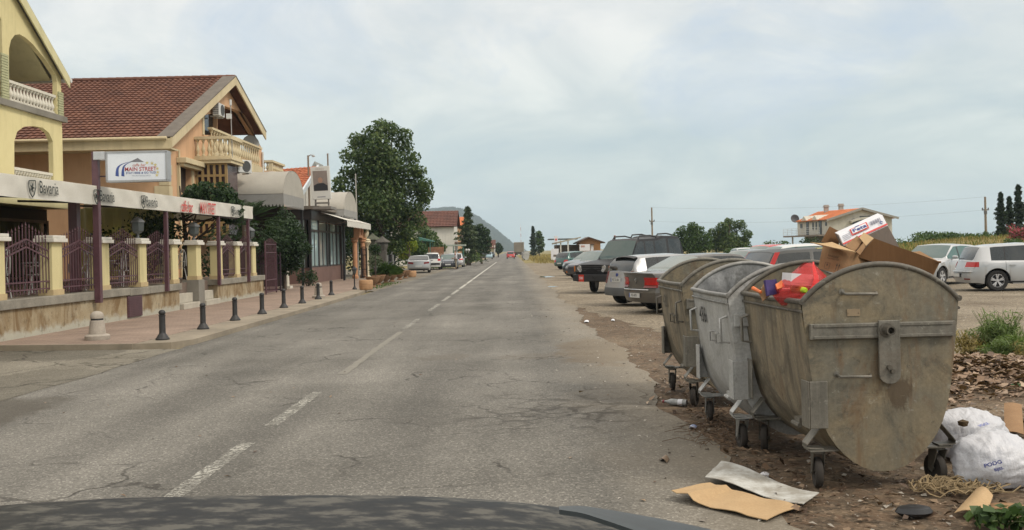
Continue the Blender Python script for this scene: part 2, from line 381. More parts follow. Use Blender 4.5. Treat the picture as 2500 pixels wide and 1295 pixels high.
# ------------------------------------------------------------------ ground materials
def asphalt():
    g = G('old_asphalt'); v = g.co()
    ln = g.map(v, (1.0, 0.12, 1.0))
    base = g.ramp(g.noise(v, 0.32, 5, 0.6), [(0.3, (0.108, 0.101, 0.087)), (0.5, (0.150, 0.141, 0.123)), (0.72, (0.190, 0.178, 0.156))])
    wear = g.ramp(g.noise(ln, 1.1, 4, 0.55), [(0.35, 0.78), (0.62, 1.10)])
    c = g.mix(1.0, base, wear, 'MULTIPLY')
    sw = g.n('ShaderNodeSeparateXYZ'); g.l(v, sw.inputs[0])
    tr = g.math('COSINE', g.math('MULTIPLY', g.math('ADD', sw.outputs[0], g.math('MULTIPLY', g.noise(ln, 0.7, 3), 0.5)), 4.33))
    c = g.mix(1.0, c, g.ramp(g.math('ADD', g.math('MULTIPLY', tr, 0.5), 0.5), [(0.0, 0.90), (1.0, 1.07)]), 'MULTIPLY')
    pt = g.n('ShaderNodeTexVoronoi', feature='F1', distance='CHEBYCHEV'); pt.inputs['Scale'].default_value = 0.22; g.l(g.map(v, (1.2, 0.5, 1), (0.3, 0.2, 0)), pt.inputs['Vector']); pc = g.n('ShaderNodeSeparateColor'); g.l(pt.outputs['Color'], pc.inputs[0])
    c = g.mix(1.0, c, g.ramp(pc.outputs[0], [(0.0, 0.86), (0.35, 0.97), (0.75, 1.0), (1.0, 1.07)]), 'MULTIPLY')
    # aggregate: pale and dark stones
    st = g.vor(v, 75.0, 'F1', 'Color'); s1 = g.n('ShaderNodeSeparateColor'); g.l(st, s1.inputs[0])
    c = g.mix(0.62, c, g.ramp(s1.outputs[0], [(0.0, 0.35), (0.14, 0.70), (0.55, 1.0), (0.86, 1.35), (0.96, 2.4)]), 'MULTIPLY')
    fine = g.noise(v, 170.0, 2, 0.7); c = g.mix(0.45, c, g.ramp(fine, [(0.25, 0.5), (0.75, 1.45)]), 'MULTIPLY')
    # crack network, only where patches of it have opened
    dv = g.n('ShaderNodeVectorMath', operation='ADD'); nz = g.n('ShaderNodeTexNoise'); nz.inputs['Scale'].default_value = 2.2; nz.inputs['Detail'].default_value = 6
    g.l(v, nz.inputs['Vector']); sc = g.n('ShaderNodeVectorMath', operation='SCALE'); sc.inputs['Scale'].default_value = 0.55; g.l(nz.outputs['Color'], sc.inputs[0])
    g.l(v, dv.inputs[0]); g.l(sc.outputs[0], dv.inputs[1])
    ed = g.vor(dv.outputs[0], 2.6, 'DISTANCE_TO_EDGE'); cr = g.ramp(ed, [(0.0, 1.0), (0.04, 0.85), (0.07, 0.0)])
    ed2 = g.vor(dv.outputs[0], 0.9, 'DISTANCE_TO_EDGE'); cr2 = g.ramp(ed2, [(0.0, 1.0), (0.010, 0.8), (0.02, 0.0)])
    dist = g.n('ShaderNodeVectorMath', operation='DISTANCE'); g.l(v, dist.inputs[0]); dist.inputs[1].default_value = (0.55, 9.35, 0.0)
    hole = g.ramp(g.math('ADD', dist.outputs['Value'], g.math('MULTIPLY', g.noise(v, 2.0, 4), 1.6)), [(0.0, 1.0), (0.07, 1.0), (0.19, 0.0)])
    hole = g.ramp(g.math('ADD', g.math('MULTIPLY', dist.outputs['Value'], 0.36), g.math('MULTIPLY', g.noise(v, 1.6, 5), 0.75)), [(0.38, 1.0), (0.95, 0.0)])
    gate = g.ramp(g.noise(v, 0.55, 4, 0.6), [(0.50, 0.0), (0.62, 1.0)])
    k = g.math('MAXIMUM', g.math('MULTIPLY', cr, hole), g.math('MULTIPLY', cr2, gate))
    k = g.math('MULTIPLY', k, g.ramp(g.noise(v, 5.0, 3), [(0.30, 0.0), (0.48, 1.0)]))
    c = g.mix(g.math('MULTIPLY', g.math('MULTIPLY', hole, g.ramp(g.noise(v, 3.0, 6, 0.7), [(0.46, 0.0), (0.60, 1.0)])), 0.7), c, (0.062, 0.056, 0.047))
    c = g.mix(g.math('MULTIPLY', k, 0.85), c, (0.030, 0.026, 0.022))
    # brown wash of soil spilling from the right verge, and dark damp patches
    def blob(cx, cy, rx, ry, edge, nsc, amp):
        m = g.map(v, (1 / rx, 1 / ry, 0), (-cx / rx, -cy / ry, 0)); ln_ = g.n('ShaderNodeVectorMath', operation='LENGTH'); g.l(m, ln_.inputs[0])
        return g.ramp(g.math('ADD', ln_.outputs['Value'], g.math('MULTIPLY', g.math('SUBTRACT', g.noise(v, nsc, 5, 0.65), 0.5), amp)), [(edge, 1.0), (edge + 0.16, 0.0)])
    soil = blob(1.35, 14.9, 0.95, 2.6, 0.62, 1.3, 1.5); c = g.mix(g.math('MULTIPLY', soil, 0.75), c, (0.105, 0.080, 0.054))
    soil2 = blob(0.3, 14.2, 1.1, 0.7, 0.45, 1.6, 1.4); c = g.mix(g.math('MULTIPLY', soil2, 0.35), c, (0.125, 0.105, 0.08))
    soil3 = blob(-1.1, 14.4, 0.7, 0.7, 0.45, 2.0, 1.6); c = g.mix(g.math('MULTIPLY', soil3, 0.5), c, (0.115, 0.100, 0.08))
    oil = blob(-6.2, 8.6, 1.5, 3.4, 0.75, 0.9, 0.9); c = g.mix(g.math('MULTIPLY', oil, 0.7), c, (0.062, 0.053, 0.040))
    sx = g.n('ShaderNodeSeparateXYZ'); g.l(v, sx.inputs[0])
    verge = g.ramp(g.math('ADD', sx.outputs[0], g.math('MULTIPLY', g.math('SUBTRACT', g.noise(v, 0.8, 5), 0.5), 1.0)), [(0.0, 0.0), (1.0, 0.0)])
    vg = g.n('ShaderNodeMapRange'); vg.inputs[1].default_value = 0.55; vg.inputs[2].default_value = 1.7
    g.l(g.math('ADD', sx.outputs[0], g.math('MULTIPLY', g.math('SUBTRACT', g.noise(v, 0.8, 5), 0.5), 1.2)), vg.inputs[0])
    c = g.mix(g.math('MULTIPLY', vg.outputs[0], 0.55), c, (0.255, 0.212, 0.152))
    pale = g.ramp(g.noise(v, 1.7, 6, 0.7), [(0.66, 0.0), (0.74, 1.0)]); c = g.mix(g.math('MULTIPLY', pale, 0.16), c, (0.42, 0.40, 0.35))
    h = g.math('SUBTRACT', g.math('MULTIPLY', s1.outputs[1], 0.5), g.math('MULTIPLY', k, 3.0)); g.bump(h, 0.5, 0.012)
    return g.fin(c, 0.85, 0, 0.3)
def gravel(name, a, b, d, leafy=0.0, gs=28.0, gk=0.65, crack=0):
    g = G(name); v = g.co()
    c = g.ramp(g.noise(v, 0.35, 6, 0.62), [(0.3, a), (0.52, b), (0.75, d)])
    st = g.vor(v, gs, 'F1', 'Color'); s1 = g.n('ShaderNodeSeparateColor'); g.l(st, s1.inputs[0])
    c = g.mix(gk, c, g.ramp(s1.outputs[0], [(0.0, 0.45), (0.3, 0.85), (0.7, 1.1), (0.93, 1.6), (1.0, 2.4)]), 'MULTIPLY')
    c = g.mix(0.5, c, g.ramp(g.noise(v, 60, 3, 0.7), [(0.25, 0.45), (0.75, 1.5)]), 'MULTIPLY')
    if leafy:
        lv = g.vor(v, 11.0, 'F1', 'Color'); s2 = g.n('ShaderNodeSeparateColor'); g.l(lv, s2.inputs[0])
        c = g.mix(g.math('MULTIPLY', g.ramp(s2.outputs[1], [(0.5, 0.0), (0.55, 1.0)]), leafy), c, g.ramp(s2.outputs[2], [(0, (0.10, 0.05, 0.028)), (0.6, (0.20, 0.12, 0.07)), (1, (0.30, 0.22, 0.14))]))
    if crack:
        nz = g.n('ShaderNodeTexNoise'); nz.inputs['Scale'].default_value = 1.6; nz.inputs['Detail'].default_value = 6; g.l(v, nz.inputs['Vector']); ad = g.n('ShaderNodeVectorMath', operation='ADD'); g.l(v, ad.inputs[0]); g.l(nz.outputs['Color'], ad.inputs[1])
        c = g.mix(g.math('MULTIPLY', g.ramp(g.vor(ad.outputs[0], 0.55, 'DISTANCE_TO_EDGE'), [(0.0, 1.0), (0.012, 0.7), (0.022, 0.0)]), 0.75), c, (0.05, 0.045, 0.035))
        pz = g.n('ShaderNodeSeparateColor'); g.l(g.vor(ad.outputs[0], 0.38, 'F1', 'Color'), pz.inputs[0]); c = g.mix(1.0, c, g.ramp(pz.outputs[0], [(0.0, 0.75), (0.6, 1.0), (1.0, 1.22)]), 'MULTIPLY')
    g.bump(g.math('ADD', g.math('MULTIPLY', s1.outputs[1], 0.6), g.noise(v, 9, 5)), 0.6, 0.03)
    return g.fin(c, 0.92, 0, 0.2)
def field():
    g = G('dry_field'); v = g.co()
    c = g.ramp(g.noise(v, 0.09, 6, 0.65), [(0.32, (0.10, 0.115, 0.04)), (0.48, (0.23, 0.19, 0.085)), (0.7, (0.33, 0.27, 0.13))])
    c = g.mix(0.6, c, g.ramp(g.noise(v, 3.0, 6, 0.7), [(0.25, 0.55), (0.75, 1.4)]), 'MULTIPLY')
    g.bump(g.noise(v, 4, 5), 0.5, 0.1); return g.fin(c, 0.95, 0, 0.1)
def slabs(name, a, b, ang=0.0, sx=0.25, mort=0.86):
    g = G(name); v = g.co(); br = g.n('ShaderNodeTexBrick'); g.l(g.map(v, (1, 1, 1), rot=(0, 0, ang)), br.inputs['Vector'])
    br.inputs['Scale'].default_value = 1.0; br.inputs['Brick Width'].default_value = sx; br.inputs['Row Height'].default_value = sx / 2; br.inputs['Mortar Size'].default_value = 0.006
    g.set(br.inputs['Color1'], a); g.set(br.inputs['Color2'], b); g.set(br.inputs['Mortar'], tuple(x * mort * 0.7 for x in a))
    c = g.mix(0.7, br.outputs['Color'], g.ramp(g.noise(v, 0.9, 6, 0.6), [(0.3, 0.72), (0.7, 1.2)]), 'MULTIPLY')
    sx_ = g.n('ShaderNodeSeparateXYZ'); g.l(v, sx_.inputs[0])
    c = g.mix(0.4, c, g.ramp(g.noise(v, 24, 4, 0.7), [(0.3, 0.6), (0.7, 1.25)]), 'MULTIPLY')
    return g.fin(c, 0.88, 0, 0.25)
CONCRETE = mat('worn_concrete', (0.31, 0.262, 0.195), 0.9, var=0.32, scale=0.8, bump=0.35, bscale=40)
DRIVE = gravel('driveway_asphalt', (0.122, 0.110, 0.086), (0.180, 0.164, 0.132), (0.245, 0.225, 0.182), 0.0, 75.0, 0.5, 1)
ASPH = asphalt()

# ------------------------------------------------------------------ ground
def sstep(a, b, x):
    t = max(0.0, min(1.0, (x - a) / (b - a))); return t * t * (3 - 2 * t)
def gz(x, y):
    e = 0.85 * sstep(13, 24, x) + 0.30 * sstep(26, 33, x) + 0.55 * sstep(33.5, 37, x)
    return -0.03 + e * sstep(50, 66, y) * (1 - 0.35 * sstep(75, 96, y)) * (1 - 0.7 * sstep(100, 125, y))
xs = sorted(set([-1650, -1200, -600, -300, -150, -80, -40, -20, -10] + list(range(0, 80, 2)) + [90, 110, 150, 250, 500, 1000, 1650]))
ys = sorted(set([-40, -15, 0, 20] + list(range(40, 130, 3)) + [140, 170, 220, 300, 450, 700, 1000, 1600, 2600, 3200]))
mb = MB(); nx = len(xs)
mb.v = [(x, y, gz(x, y)) for y in ys for x in xs]
mb.f = [(j * nx + i, j * nx + i + 1, (j + 1) * nx + i + 1, (j + 1) * nx + i) for j in range(len(ys) - 1) for i in range(nx - 1)]
struct('ground', mb, field(), 60)
# gravel car park and soil under the bins (irregular border)
def sheet(name, pts, z, m, jit=0.0, step=0.5, seed=1):
    r = random.Random(seed); P = []
    for i, a in enumerate(pts):
        b = pts[(i + 1) % len(pts)]; a, b = Vector(a), Vector(b); n = max(1, int((b - a).length / step))
        for k in range(n):
            p = a.lerp(b, k / n); P.append((p.x + r.uniform(-jit, jit), p.y + r.uniform(-jit, jit), z))
    mb = MB(); mb.v = P; mb.f = [tuple(range(len(P)))]
    bm = bmesh.new(); vs = [bm.verts.new(p) for p in P]; f = bm.faces.new(vs); bmesh.ops.triangulate(bm, faces=[f]); bm.verts.index_update()
    mb.f = [tuple(v.index for v in f.verts) for f in bm.faces]; mb.v = [tuple(v.co) for v in bm.verts]; bm.free()
    return struct(name, mb, m)
sheet('parking_lot', [(0.4, -6), (48, -6), (48, 40), (30, 49), (16, 52), (12, 62), (7, 98), (4.8, 118), (0.4, 120)], -0.012,
      gravel('lot_gravel', (0.140, 0.112, 0.080), (0.215, 0.180, 0.132), (0.300, 0.258, 0.198)), 0.25, 1.0, 3)
sheet('soil_verge', [(1.2, -3), (9.0, -3), (8.6, 4), (7.4, 10.0), (5.0, 12.6), (3.0, 15.5), (2.3, 21), (1.9, 26), (1.2, 27)], -0.007,
      gravel('verge_soil', (0.062, 0.044, 0.030), (0.120, 0.090, 0.062), (0.205, 0.163, 0.115), 0.25, 45.0), 0.18, 0.35, 5)
# road with a broken right edge
r5 = random.Random(11); L, Rr = [], []
yy = -12.0
while yy < 1400:
    st = 0.22 if yy < 40 else (2 if yy < 140 else 40)
    amp = 0.05 if yy < 60 else 0.02
    wv = 0.10 * math.sin(yy * 0.55) + 0.07 * math.sin(yy * 1.7 + 1)
    Rr.append((1.62 + (wv if yy < 70 else 0) + r5.uniform(-amp, amp), yy)); L.append((-5.95 + r5.uniform(-amp, amp) * 0.5, yy)); yy += st
mb = MB()
for i in range(len(L)):
    mb.v += [(L[i][0], L[i][1], 0.0), (Rr[i][0], Rr[i][1], 0.0)]
mb.f = [(2 * i, 2 * i + 1, 2 * i + 3, 2 * i + 2) for i in range(len(L) - 1)]
struct('road', mb, ASPH)
def linemat():
    g = G('worn_road_paint'); v = g.co(); a = g.ramp(g.noise(v, 9, 6, 0.7), [(0.36, 0.0), (0.6, 1.0)]); b = g.ramp(g.noise(v, 90, 2, 0.6), [(0.4, 0.0), (0.6, 1.0)])
    far = g.n('ShaderNodeSeparateXYZ'); g.l(v, far.inputs[0]); fr = g.n('ShaderNodeMapRange'); fr.inputs[1].default_value = 20; fr.inputs[2].default_value = 45; g.l(far.outputs[1], fr.inputs[0])
    k = g.math('MULTIPLY', g.math('MULTIPLY', a, g.math('ADD', b, 0.35)), 0.40); k = g.math('MAXIMUM', k, fr.outputs[0])
    hol = g.noise(v, 26, 5, 0.75); cov = g.math('MAXIMUM', g.math('MULTIPLY', g.ramp(hol, [(0.43, 0.0), (0.56, 1.0)]), g.ramp(g.noise(v, 2.2, 4, 0.6), [(0.32, 0.15), (0.62, 0.9)])), fr.outputs[0])
    g.fin((0.42, 0.405, 0.355), 0.8); tp = g.n('ShaderNodeBsdfTransparent'); mx = g.n('ShaderNodeMixShader'); g.l(cov, mx.inputs[0]); g.l(tp.outputs[0], mx.inputs[1]); g.l(g.b.outputs[0], mx.inputs[2]); g.l(mx.outputs[0], g.out.inputs[0]); return g.m
mb = MB()
def dash(y0, y1, w=0.13, x=-2.31):
    n = max(1, int((y1 - y0) / 0.25))
    for k in range(n):
        a, b = y0 + (y1 - y0) * k / n, y0 + (y1 - y0) * (k + 1) / n
        j = [r5.uniform(-0.012, 0.012) for _ in range(4)]
        mb.quad((x - w / 2 + j[0], a, 0.004), (x + w / 2 + j[1], a, 0.004), (x + w / 2 + j[2], b, 0.004), (x - w / 2 + j[3], b, 0.004))
dash(5.2, 8.1); dash(8.9, 11.0)
for a, b in ((20.0, 22.9), (26, 29.2), (31.0, 34.3), (35.6, 39.9), (41.0, 46.4), (47.5, 54), (54.8, 140)): dash(a, b)
struct('centre_line', mb, linemat())
mb = MB(); m0 = mb
def dash2(a, b): dash(a, b)
mb = MB(); dash(12.6, 19.2, 0.12); o = struct('faded_centre_line', mb, mat('ghost_paint', (0.222, 0.206, 0.172), 0.85, var=0.2, scale=6))
# left: concrete driveway, raised pavement with concrete edge, plaza
sheet('driveway', [(-5.85, -8), (-5.9, 16.6), (-9.9, 17.2), (-40, 17.6), (-40, -8)], 0.004, DRIVE, 0.05, 0.8, 8)
PAVE = slabs('reddish_paving', (0.265, 0.195, 0.152), (0.292, 0.220, 0.174), 0.0, 0.3)
mb = MB(); E = [(-9.75, 17.1), (-6.75, 16.75), (-6.75, 41.6), (-8.0, 58), (-13, 58), (-13, 17.3)]
mb.prism(E, lambda u, v, z: (u, v, z), -0.1, 0.104); struct('pavement', mb, PAVE)
mb = MB(); mb.prism([(-6.76, 16.72), (-6.15, 16.9), (-5.92, 17.4), (-5.92, 30), (-5.98, 36), (-6.3, 41.5), (-6.76, 41.65)], lambda u, v, z: (u, v, z), -0.1, 0.1)
struct('pavement_edge', mb, CONCRETE)
mb = MB(); mb.bar((-9.8, 17.08, 0.03), (-6.76, 16.72, 0.03), 0.07, 0.15); struct('kerb', mb, CONCRETE)
sheet('plaza', [(-5.9, 40.5), (-5.9, 96), (-9.3, 100), (-22, 100), (-22, 40.5)], 0.003, gravel('plaza_asphalt', (0.135, 0.118, 0.092), (0.185, 0.163, 0.128), (0.235, 0.208, 0.165)), 0.06, 0.8, 9)
sheet('sandy_verge', [(-5.7, 92), (-5.7, 420), (-8.5, 420), (-8.8, 92)], 0.002, gravel('sand_verge', (0.24, 0.20, 0.13), (0.31, 0.26, 0.175), (0.37, 0.32, 0.22)), 0.1, 2, 10)
# puddles beside the road
g = G('puddle_water'); PUD = g.fin((0.10, 0.10, 0.095), 0.03, 0, 0.6)
for px_, py_, rx, ry in ((1335, 676, 0.55, 1.3), (1347, 700, 0.30, 0.55)):
    c = gp(px_, py_); mb = MB(); q = random.Random(px_)
    P = [(c.x + rx * math.cos(a) * q.uniform(0.7, 1.1), c.y + ry * math.sin(a) * q.uniform(0.7, 1.1), -0.003) for a in [k * math.pi / 12 for k in range(24)]]
    mb.v = P; mb.f = [tuple(range(24))]; struct('puddle', mb, PUD)

# ------------------------------------------------------------------ wooded hill at the end of the road
def hillmat():
    g = G('wooded_slope'); v = g.co()
    c = g.ramp(g.noise(v, 0.02, 8, 0.7), [(0.3, (0.025, 0.038, 0.022)), (0.55, (0.045, 0.06, 0.034)), (0.75, (0.08, 0.085, 0.055))])
    g.bump(g.noise(v, 0.08, 8, 0.7), 1.0, 8.0); return g.fin(c, 0.95, 0, 0.05)
YH = 2500.0
rid = [(700, 560), (850, 535), (960, 520), (1040, 514), (1085, 509), (1110, 508), (1140, 516), (1170, 532), (1200, 553), (1225, 573), (1250, 594), (1266, 606), (1285, 612)]
def ridz(x):
    pts = [(at(a, b, YH).x, at(a, b, YH).z) for a, b in rid]
    if x <= pts[0][0]: return pts[0][1]
    for (x0, z0), (x1, z1) in zip(pts, pts[1:]):
        if x <= x1: return z0 + (z1 - z0) * (x - x0) / (x1 - x0)
    return 0
rsn = np.random.RandomState(4); bump1 = rsn.random(4000)
def hill_pt(u, v):
    x = -640 + u * 690; t = v * 2 - 1; z = max(0, ridz(x)) * max(0.0, 1 - abs(t) ** 1.6)
    k = int(u * 300) * 13 + int(v * 40) * 7
    if z > 3: z += bump1[k % 4000] * 5.0 * (1 - abs(t) * 0.6)
    return (x, YH + t * 520 + 0.0 * u, z - 0.5)
mb = MB(); mb.grid(hill_pt, 300, 40); struct('hill', mb, hillmat(), 80)
# ------------------------------------------------------------------ waste containers
from mathutils import noise as mnoise
def zinc(name, a, b, dk, metal, streak=1.0, rust=0.0, panel=False):
    g = G(name); v = g.co(); vs = g.map(v, (9, 9, 0.7))
    n1 = g.noise(v, 2.3, 7, 0.62, 0.4); n2 = g.noise(vs, 1.0, 5, 0.6)
    c = g.mix(g.ramp(n1, [(0.36, 0.0), (0.62, 1.0)]), a, b)
    c = g.mix(g.math('MULTIPLY', g.ramp(n2, [(0.46, 0.0), (0.68, 1.0)]), 0.75 * streak), c, dk)
    n3 = g.noise(v, 1.5, 8, 0.7, 1.2); c = g.mix(g.math('MULTIPLY', g.ramp(n3, [(0.50, 0.0), (0.62, 1.0)]), 0.72), c, tuple(x * 1.2 for x in dk)); n6 = g.noise(v, 3.4, 9, 0.75, 0.8); c = g.mix(g.math('MULTIPLY', g.ramp(n6, [(0.55, 0.0), (0.64, 1.0)]), 0.55), c, dk)
    n4 = g.noise(v, 13, 6, 0.75); c = g.mix(g.math('MULTIPLY', g.ramp(n4, [(0.60, 0.0), (0.70, 1.0)]), 0.5), c, (0.40, 0.385, 0.33))
    c = g.mix(0.5, c, g.ramp(g.noise(v, 45, 4, 0.7), [(0.3, 0.6), (0.7, 1.25)]), 'MULTIPLY')
    if rust:
        n5 = g.noise(g.map(v, (4, 4, 1.4), (3, 1, 2)), 1.5, 7, 0.7, 0.8); c = g.mix(g.math('MULTIPLY', g.ramp(n5, [(0.52, 0.0), (0.68, 1.0)]), rust), c, (0.145, 0.085, 0.042))
    dr = g.math('MULTIPLY', g.ramp(g.noise(g.map(v, (26, 26, 0.9)), 1.0, 4, 0.6), [(0.54, 0.0), (0.60, 1.0)]), g.ramp(g.noise(v, 2.0, 4), [(0.42, 0.0), (0.60, 1.0)])); c = g.mix(g.math('MULTIPLY', dr, 0.38 * streak), c, dk)
    sk = g.ramp(g.noise(v, 7.0, 10, 0.82, 1.5), [(0.585, 0.0), (0.61, 1.0)]); c = g.mix(g.math('MULTIPLY', sk, 0.5), c, tuple(x * .8 for x in dk))
    if panel:   # rust run below the lifting plate, grime in the dome
        m = g.map(v, (1 / .13, 0, 1 / .16), (-.10 / .13, 0, -.62 / .16)); ln = g.n('ShaderNodeVectorMath', operation='LENGTH'); g.l(m, ln.inputs[0])
        k = g.ramp(g.math('ADD', ln.outputs['Value'], g.math('MULTIPLY', g.math('SUBTRACT', g.noise(g.map(v, (14, 14, 5)), 1.0, 6, 0.7), 0.5), 2.2)), [(0.55, 1.0), (0.85, 0.0)])
        c = g.mix(g.math('MULTIPLY', k, 0.8), c, (0.075, 0.050, 0.028))
        sz = g.n('ShaderNodeSeparateXYZ'); g.l(v, sz.inputs[0])
        dm = g.ramp(g.math('ADD', sz.outputs[2], g.math('MULTIPLY', g.math('SUBTRACT', g.noise(v, 2.6, 6, 0.65), 0.5), 1.1)), [(1.08, 0.0), (1.30, 1.0)])
        c = g.mix(g.math('MULTIPLY', dm, 0.6), c, (0.088, 0.084, 0.062))
        sc = g.ramp(g.noise(g.map(v, (3, 3, 30)), 2.0, 5, 0.7), [(0.62, 0.0), (0.68, 1.0)]); c = g.mix(g.math('MULTIPLY', sc, 0.35), c, (0.26, 0.235, 0.18))
    g.bump(g.math('ADD', g.noise(vs, 1.2, 3), g.math('MULTIPLY', n4, 0.6)), 0.35, 0.012)
    return g.fin(c, g.math('ADD', g.math('MULTIPLY', n1, 0.3), 0.42), metal)
ZDIRT = zinc('dirty_zinc', (0.300, 0.242, 0.158), (0.225, 0.196, 0.145), (0.066, 0.057, 0.042), 0.08, 1.0, 0.55)
ZPANEL = zinc('dirty_zinc_end', (0.245, 0.195, 0.120), (0.160, 0.147, 0.112), (0.060, 0.058, 0.047), 0.10, 0.22, 0.75, True)
ZNEW = zinc('clean_zinc', (0.53, 0.53, 0.515), (0.45, 0.452, 0.445), (0.30, 0.295, 0.275), 0.35, 0.4)
ZTRIM = zinc('zinc_trim', (0.215, 0.20, 0.17), (0.16, 0.15, 0.125), (0.075, 0.07, 0.058), 0.2, 0.7, 0.2)
ZRIM = zinc('zinc_rim', (0.140, 0.128, 0.105), (0.10, 0.09, 0.073), (0.055, 0.05, 0.042), 0.2, 0.6, 0.2)
ZIN = zinc('zinc_inside', (0.15, 0.14, 0.125), (0.10, 0.092, 0.08), (0.05, 0.045, 0.04), 0.3, 1.0, 0.4)
ZINN = zinc('bright_zinc_inside', (0.48, 0.48, 0.48), (0.30, 0.30, 0.30), (0.13, 0.128, 0.12), 0.55, 0.8, 0.05)
RUBBER = mat('caster_rubber', (0.040, 0.033, 0.027), 0.85, var=0.3, scale=12)
STENCIL = mat('stencil_paint', (0.03, 0.03, 0.032), 0.8, var=0.2, scale=20)
HALF = [(0.515, 1.225), (0.506, 1.12), (0.488, 0.95), (0.470, 0.80), (0.449, 0.65), (0.436, 0.58), (0.417, 0.505), (0.391, 0.43), (0.356, 0.36), (0.313, 0.297), (0.262, 0.238), (0.203, 0.187), (0.138, 0.149), (0.070, 0.126), (0.0, 0.119)]
PROF = [(-x, z) for x, z in HALF] + [(x, z) for x, z in HALF[-2::-1]]
def arc_pts(n=20, r=0.0):
    # flat circular arc of the end panel top, rim corner to rim corner
    hw, rise = 0.515, 0.235; rad = (hw * hw + rise * rise) / (2 * rise); cz = 1.225 + rise - rad
    a0 = math.asin(hw / rad)
    return [((rad + r) * math.sin(-a0 + 2 * a0 * k / n), cz + (rad + r) * math.cos(-a0 + 2 * a0 * k / n)) for k in range(n + 1)]
def make_bin(label, body_m, end_m, in_m, trim_m, rim_m, number=None, Lb=1.33, dents=False, faded=False):
    t = thing('waste_container', label, 'waste container', (0, 0, 0), 0, 'wheeled metal waste containers in a row')
    def wall(x, y, z, inner):
        k = 0.985 if inner else 1.0
        b = 0.012 * math.sin(math.pi * min(1, max(0, y / Lb)))
        q = mnoise.noise(Vector((x * 2, y * 2.2, z * 2))) * 0.010
        return (x * k * (1 + b) + (q if x > 0 else -q), y, 0.122 + (z - 0.122) * 1.0 + (0.008 if inner else 0))
    for nm, inner, m in (('body', False, body_m), ('inner_sheet', True, in_m)):
        mb = MB(); n = len(PROF) - 1
        mb.grid(lambda u, v: wall(*((lambda i, f: (PROF[i][0] + (PROF[i + 1][0] - PROF[i][0]) * f, 0.008 + v * (Lb - 0.016), PROF[i][1] + (PROF[i + 1][1] - PROF[i][1]) * f))(min(n - 1, int(u * n)), u * n - min(n - 1, int(u * n)))), inner), n * 2, 12)
        part(t, nm, mb, m, 50)
    A = arc_pts(24)
    outline = PROF + [(x, z) for x, z in A[::-1]][1:-1]
    for k, (y0, y1) in enumerate(((-0.004, 0.012), (Lb - 0.012, Lb + 0.004))):
        # end panel: a fan of rings so that it carries a few dents
        mb = MB(); c = (0.0, 0.75); P = [(x, z) for x, z in outline]; nr = 7; m_ = len(P); vs = []
        for side, yy in ((0, y0), (1, y1)):
            for r in range(nr + 1):
                f = r / nr
                for x, z in P:
                    X, Z = c[0] + (x - c[0]) * f, c[1] + (z - c[1]) * f
                    d = mnoise.noise(Vector((X * 2.5 + k * 5, 3.1, Z * 2.5))) * 0.012 * (1 - f ** 4) + (-0.010 if k == 0 else 0.010) * (1 - f * f)
                    if dents and k == 1: d += mnoise.noise(Vector((X * 7, 1.7, Z * 7))) * 0.075 * (1 - f ** 6)
                    vs.append((X, yy + d, Z))
        off = (nr + 1) * m_; fs = []
        for s in (0, 1):
            for r in range(nr):
                for i in range(m_):
                    j = (i + 1) % m_; fs.append((s * off + r * m_ + i, s * off + r * m_ + j, s * off + (r + 1) * m_ + j, s * off + (r + 1) * m_ + i))
        for i in range(m_): fs.append((nr * m_ + i, nr * m_ + (i + 1) % m_, off + nr * m_ + (i + 1) % m_, off + nr * m_ + i))
        mb.add(vs, fs); bmm = mb
        part(t, 'end_panel', mb, end_m if k == 0 else (in_m if dents else end_m), 50)
        mb = MB(); mb.tube([(x, (y0 + y1) / 2, z) for x, z in A], 0.019, 10)
        if k == 0: mb.tube([(x * 0.985, (y0 + y1) / 2 + 0.03, z - 0.022) for x, z in A], 0.008, 6)
        part(t, 'arched_rim', mb, rim_m, 60)
    for sx in (-1, 1):
        mb = MB(); mb.tube([(sx * 0.517, -0.012, 1.228), (sx * 0.522, Lb * 0.5, 1.222), (sx * 0.517, Lb + 0.012, 1.228)], 0.019, 10)
        mb.tube([(sx * 0.517, 0.0, 1.165), (sx * 0.521, Lb * 0.5, 1.163), (sx * 0.517, Lb, 1.165)], 0.010, 8)
        part(t, 'side_rim', mb, rim_m, 60)
        mb = MB()
        for y0, y1 in ((0.10, 0.10), (Lb - 0.10, Lb - 0.10)):
            pass
        for yh in ((Lb - 0.09,) if number is None else (0.09, Lb - 0.09)):
            mb = MB(); mb.tube([(sx * 0.505, yh, 1.06), (sx * 0.56, yh, 1.04), (sx * 0.555, yh, 0.86), (sx * 0.485, yh, 0.85)], 0.011, 7)
            part(t, 'side_handle', mb, trim_m, 60)
    # near end: channel band, lifting trunnion, tongue plate, handles, plate
    for s, y in ((-1, -0.004), (1, Lb + 0.004)):
        mb = MB(); yo = y + s * 0.035
        mb.box(-0.475, 0.475, min(y, yo), max(y, yo), 0.985, 1.085)
        mb.box(-0.455, 0.455, min(yo, yo + s * .006), max(yo, yo + s * .006), 1.062, 1.082); mb.box(-0.455, 0.455, min(yo, yo + s * .006), max(yo, yo + s * .006), 0.988, 1.008)
        part(t, 'channel_band', mb, trim_m, False, 0.004)
        mb = MB(); xc = 0.03; pl = [(xc - 0.07, 1.10), (xc + 0.07, 1.10), (xc + 0.07, 0.75)] + [(xc + 0.07 * math.cos(a), 0.75 - 0.06 * math.sin(a)) for a in [math.pi * k / 8 for k in range(1, 8)]] + [(xc - 0.07, 0.75)]
        mb.prism(pl, lambda u, v, w: (u, w, v), yo + s * 0.004, yo + s * 0.022)
        tp = part(t, 'tongue_plate', mb, trim_m, False, 0.004)
        mb = MB(); mb.cyl((xc - .01, yo + s * .02, 0.80), (xc - .01, yo + s * .045, 0.80), 0.016, n=8); mb.cyl((xc + .012, yo + s * .02, 0.775), (xc + .012, yo + s * .04, 0.775), 0.014, n=8)
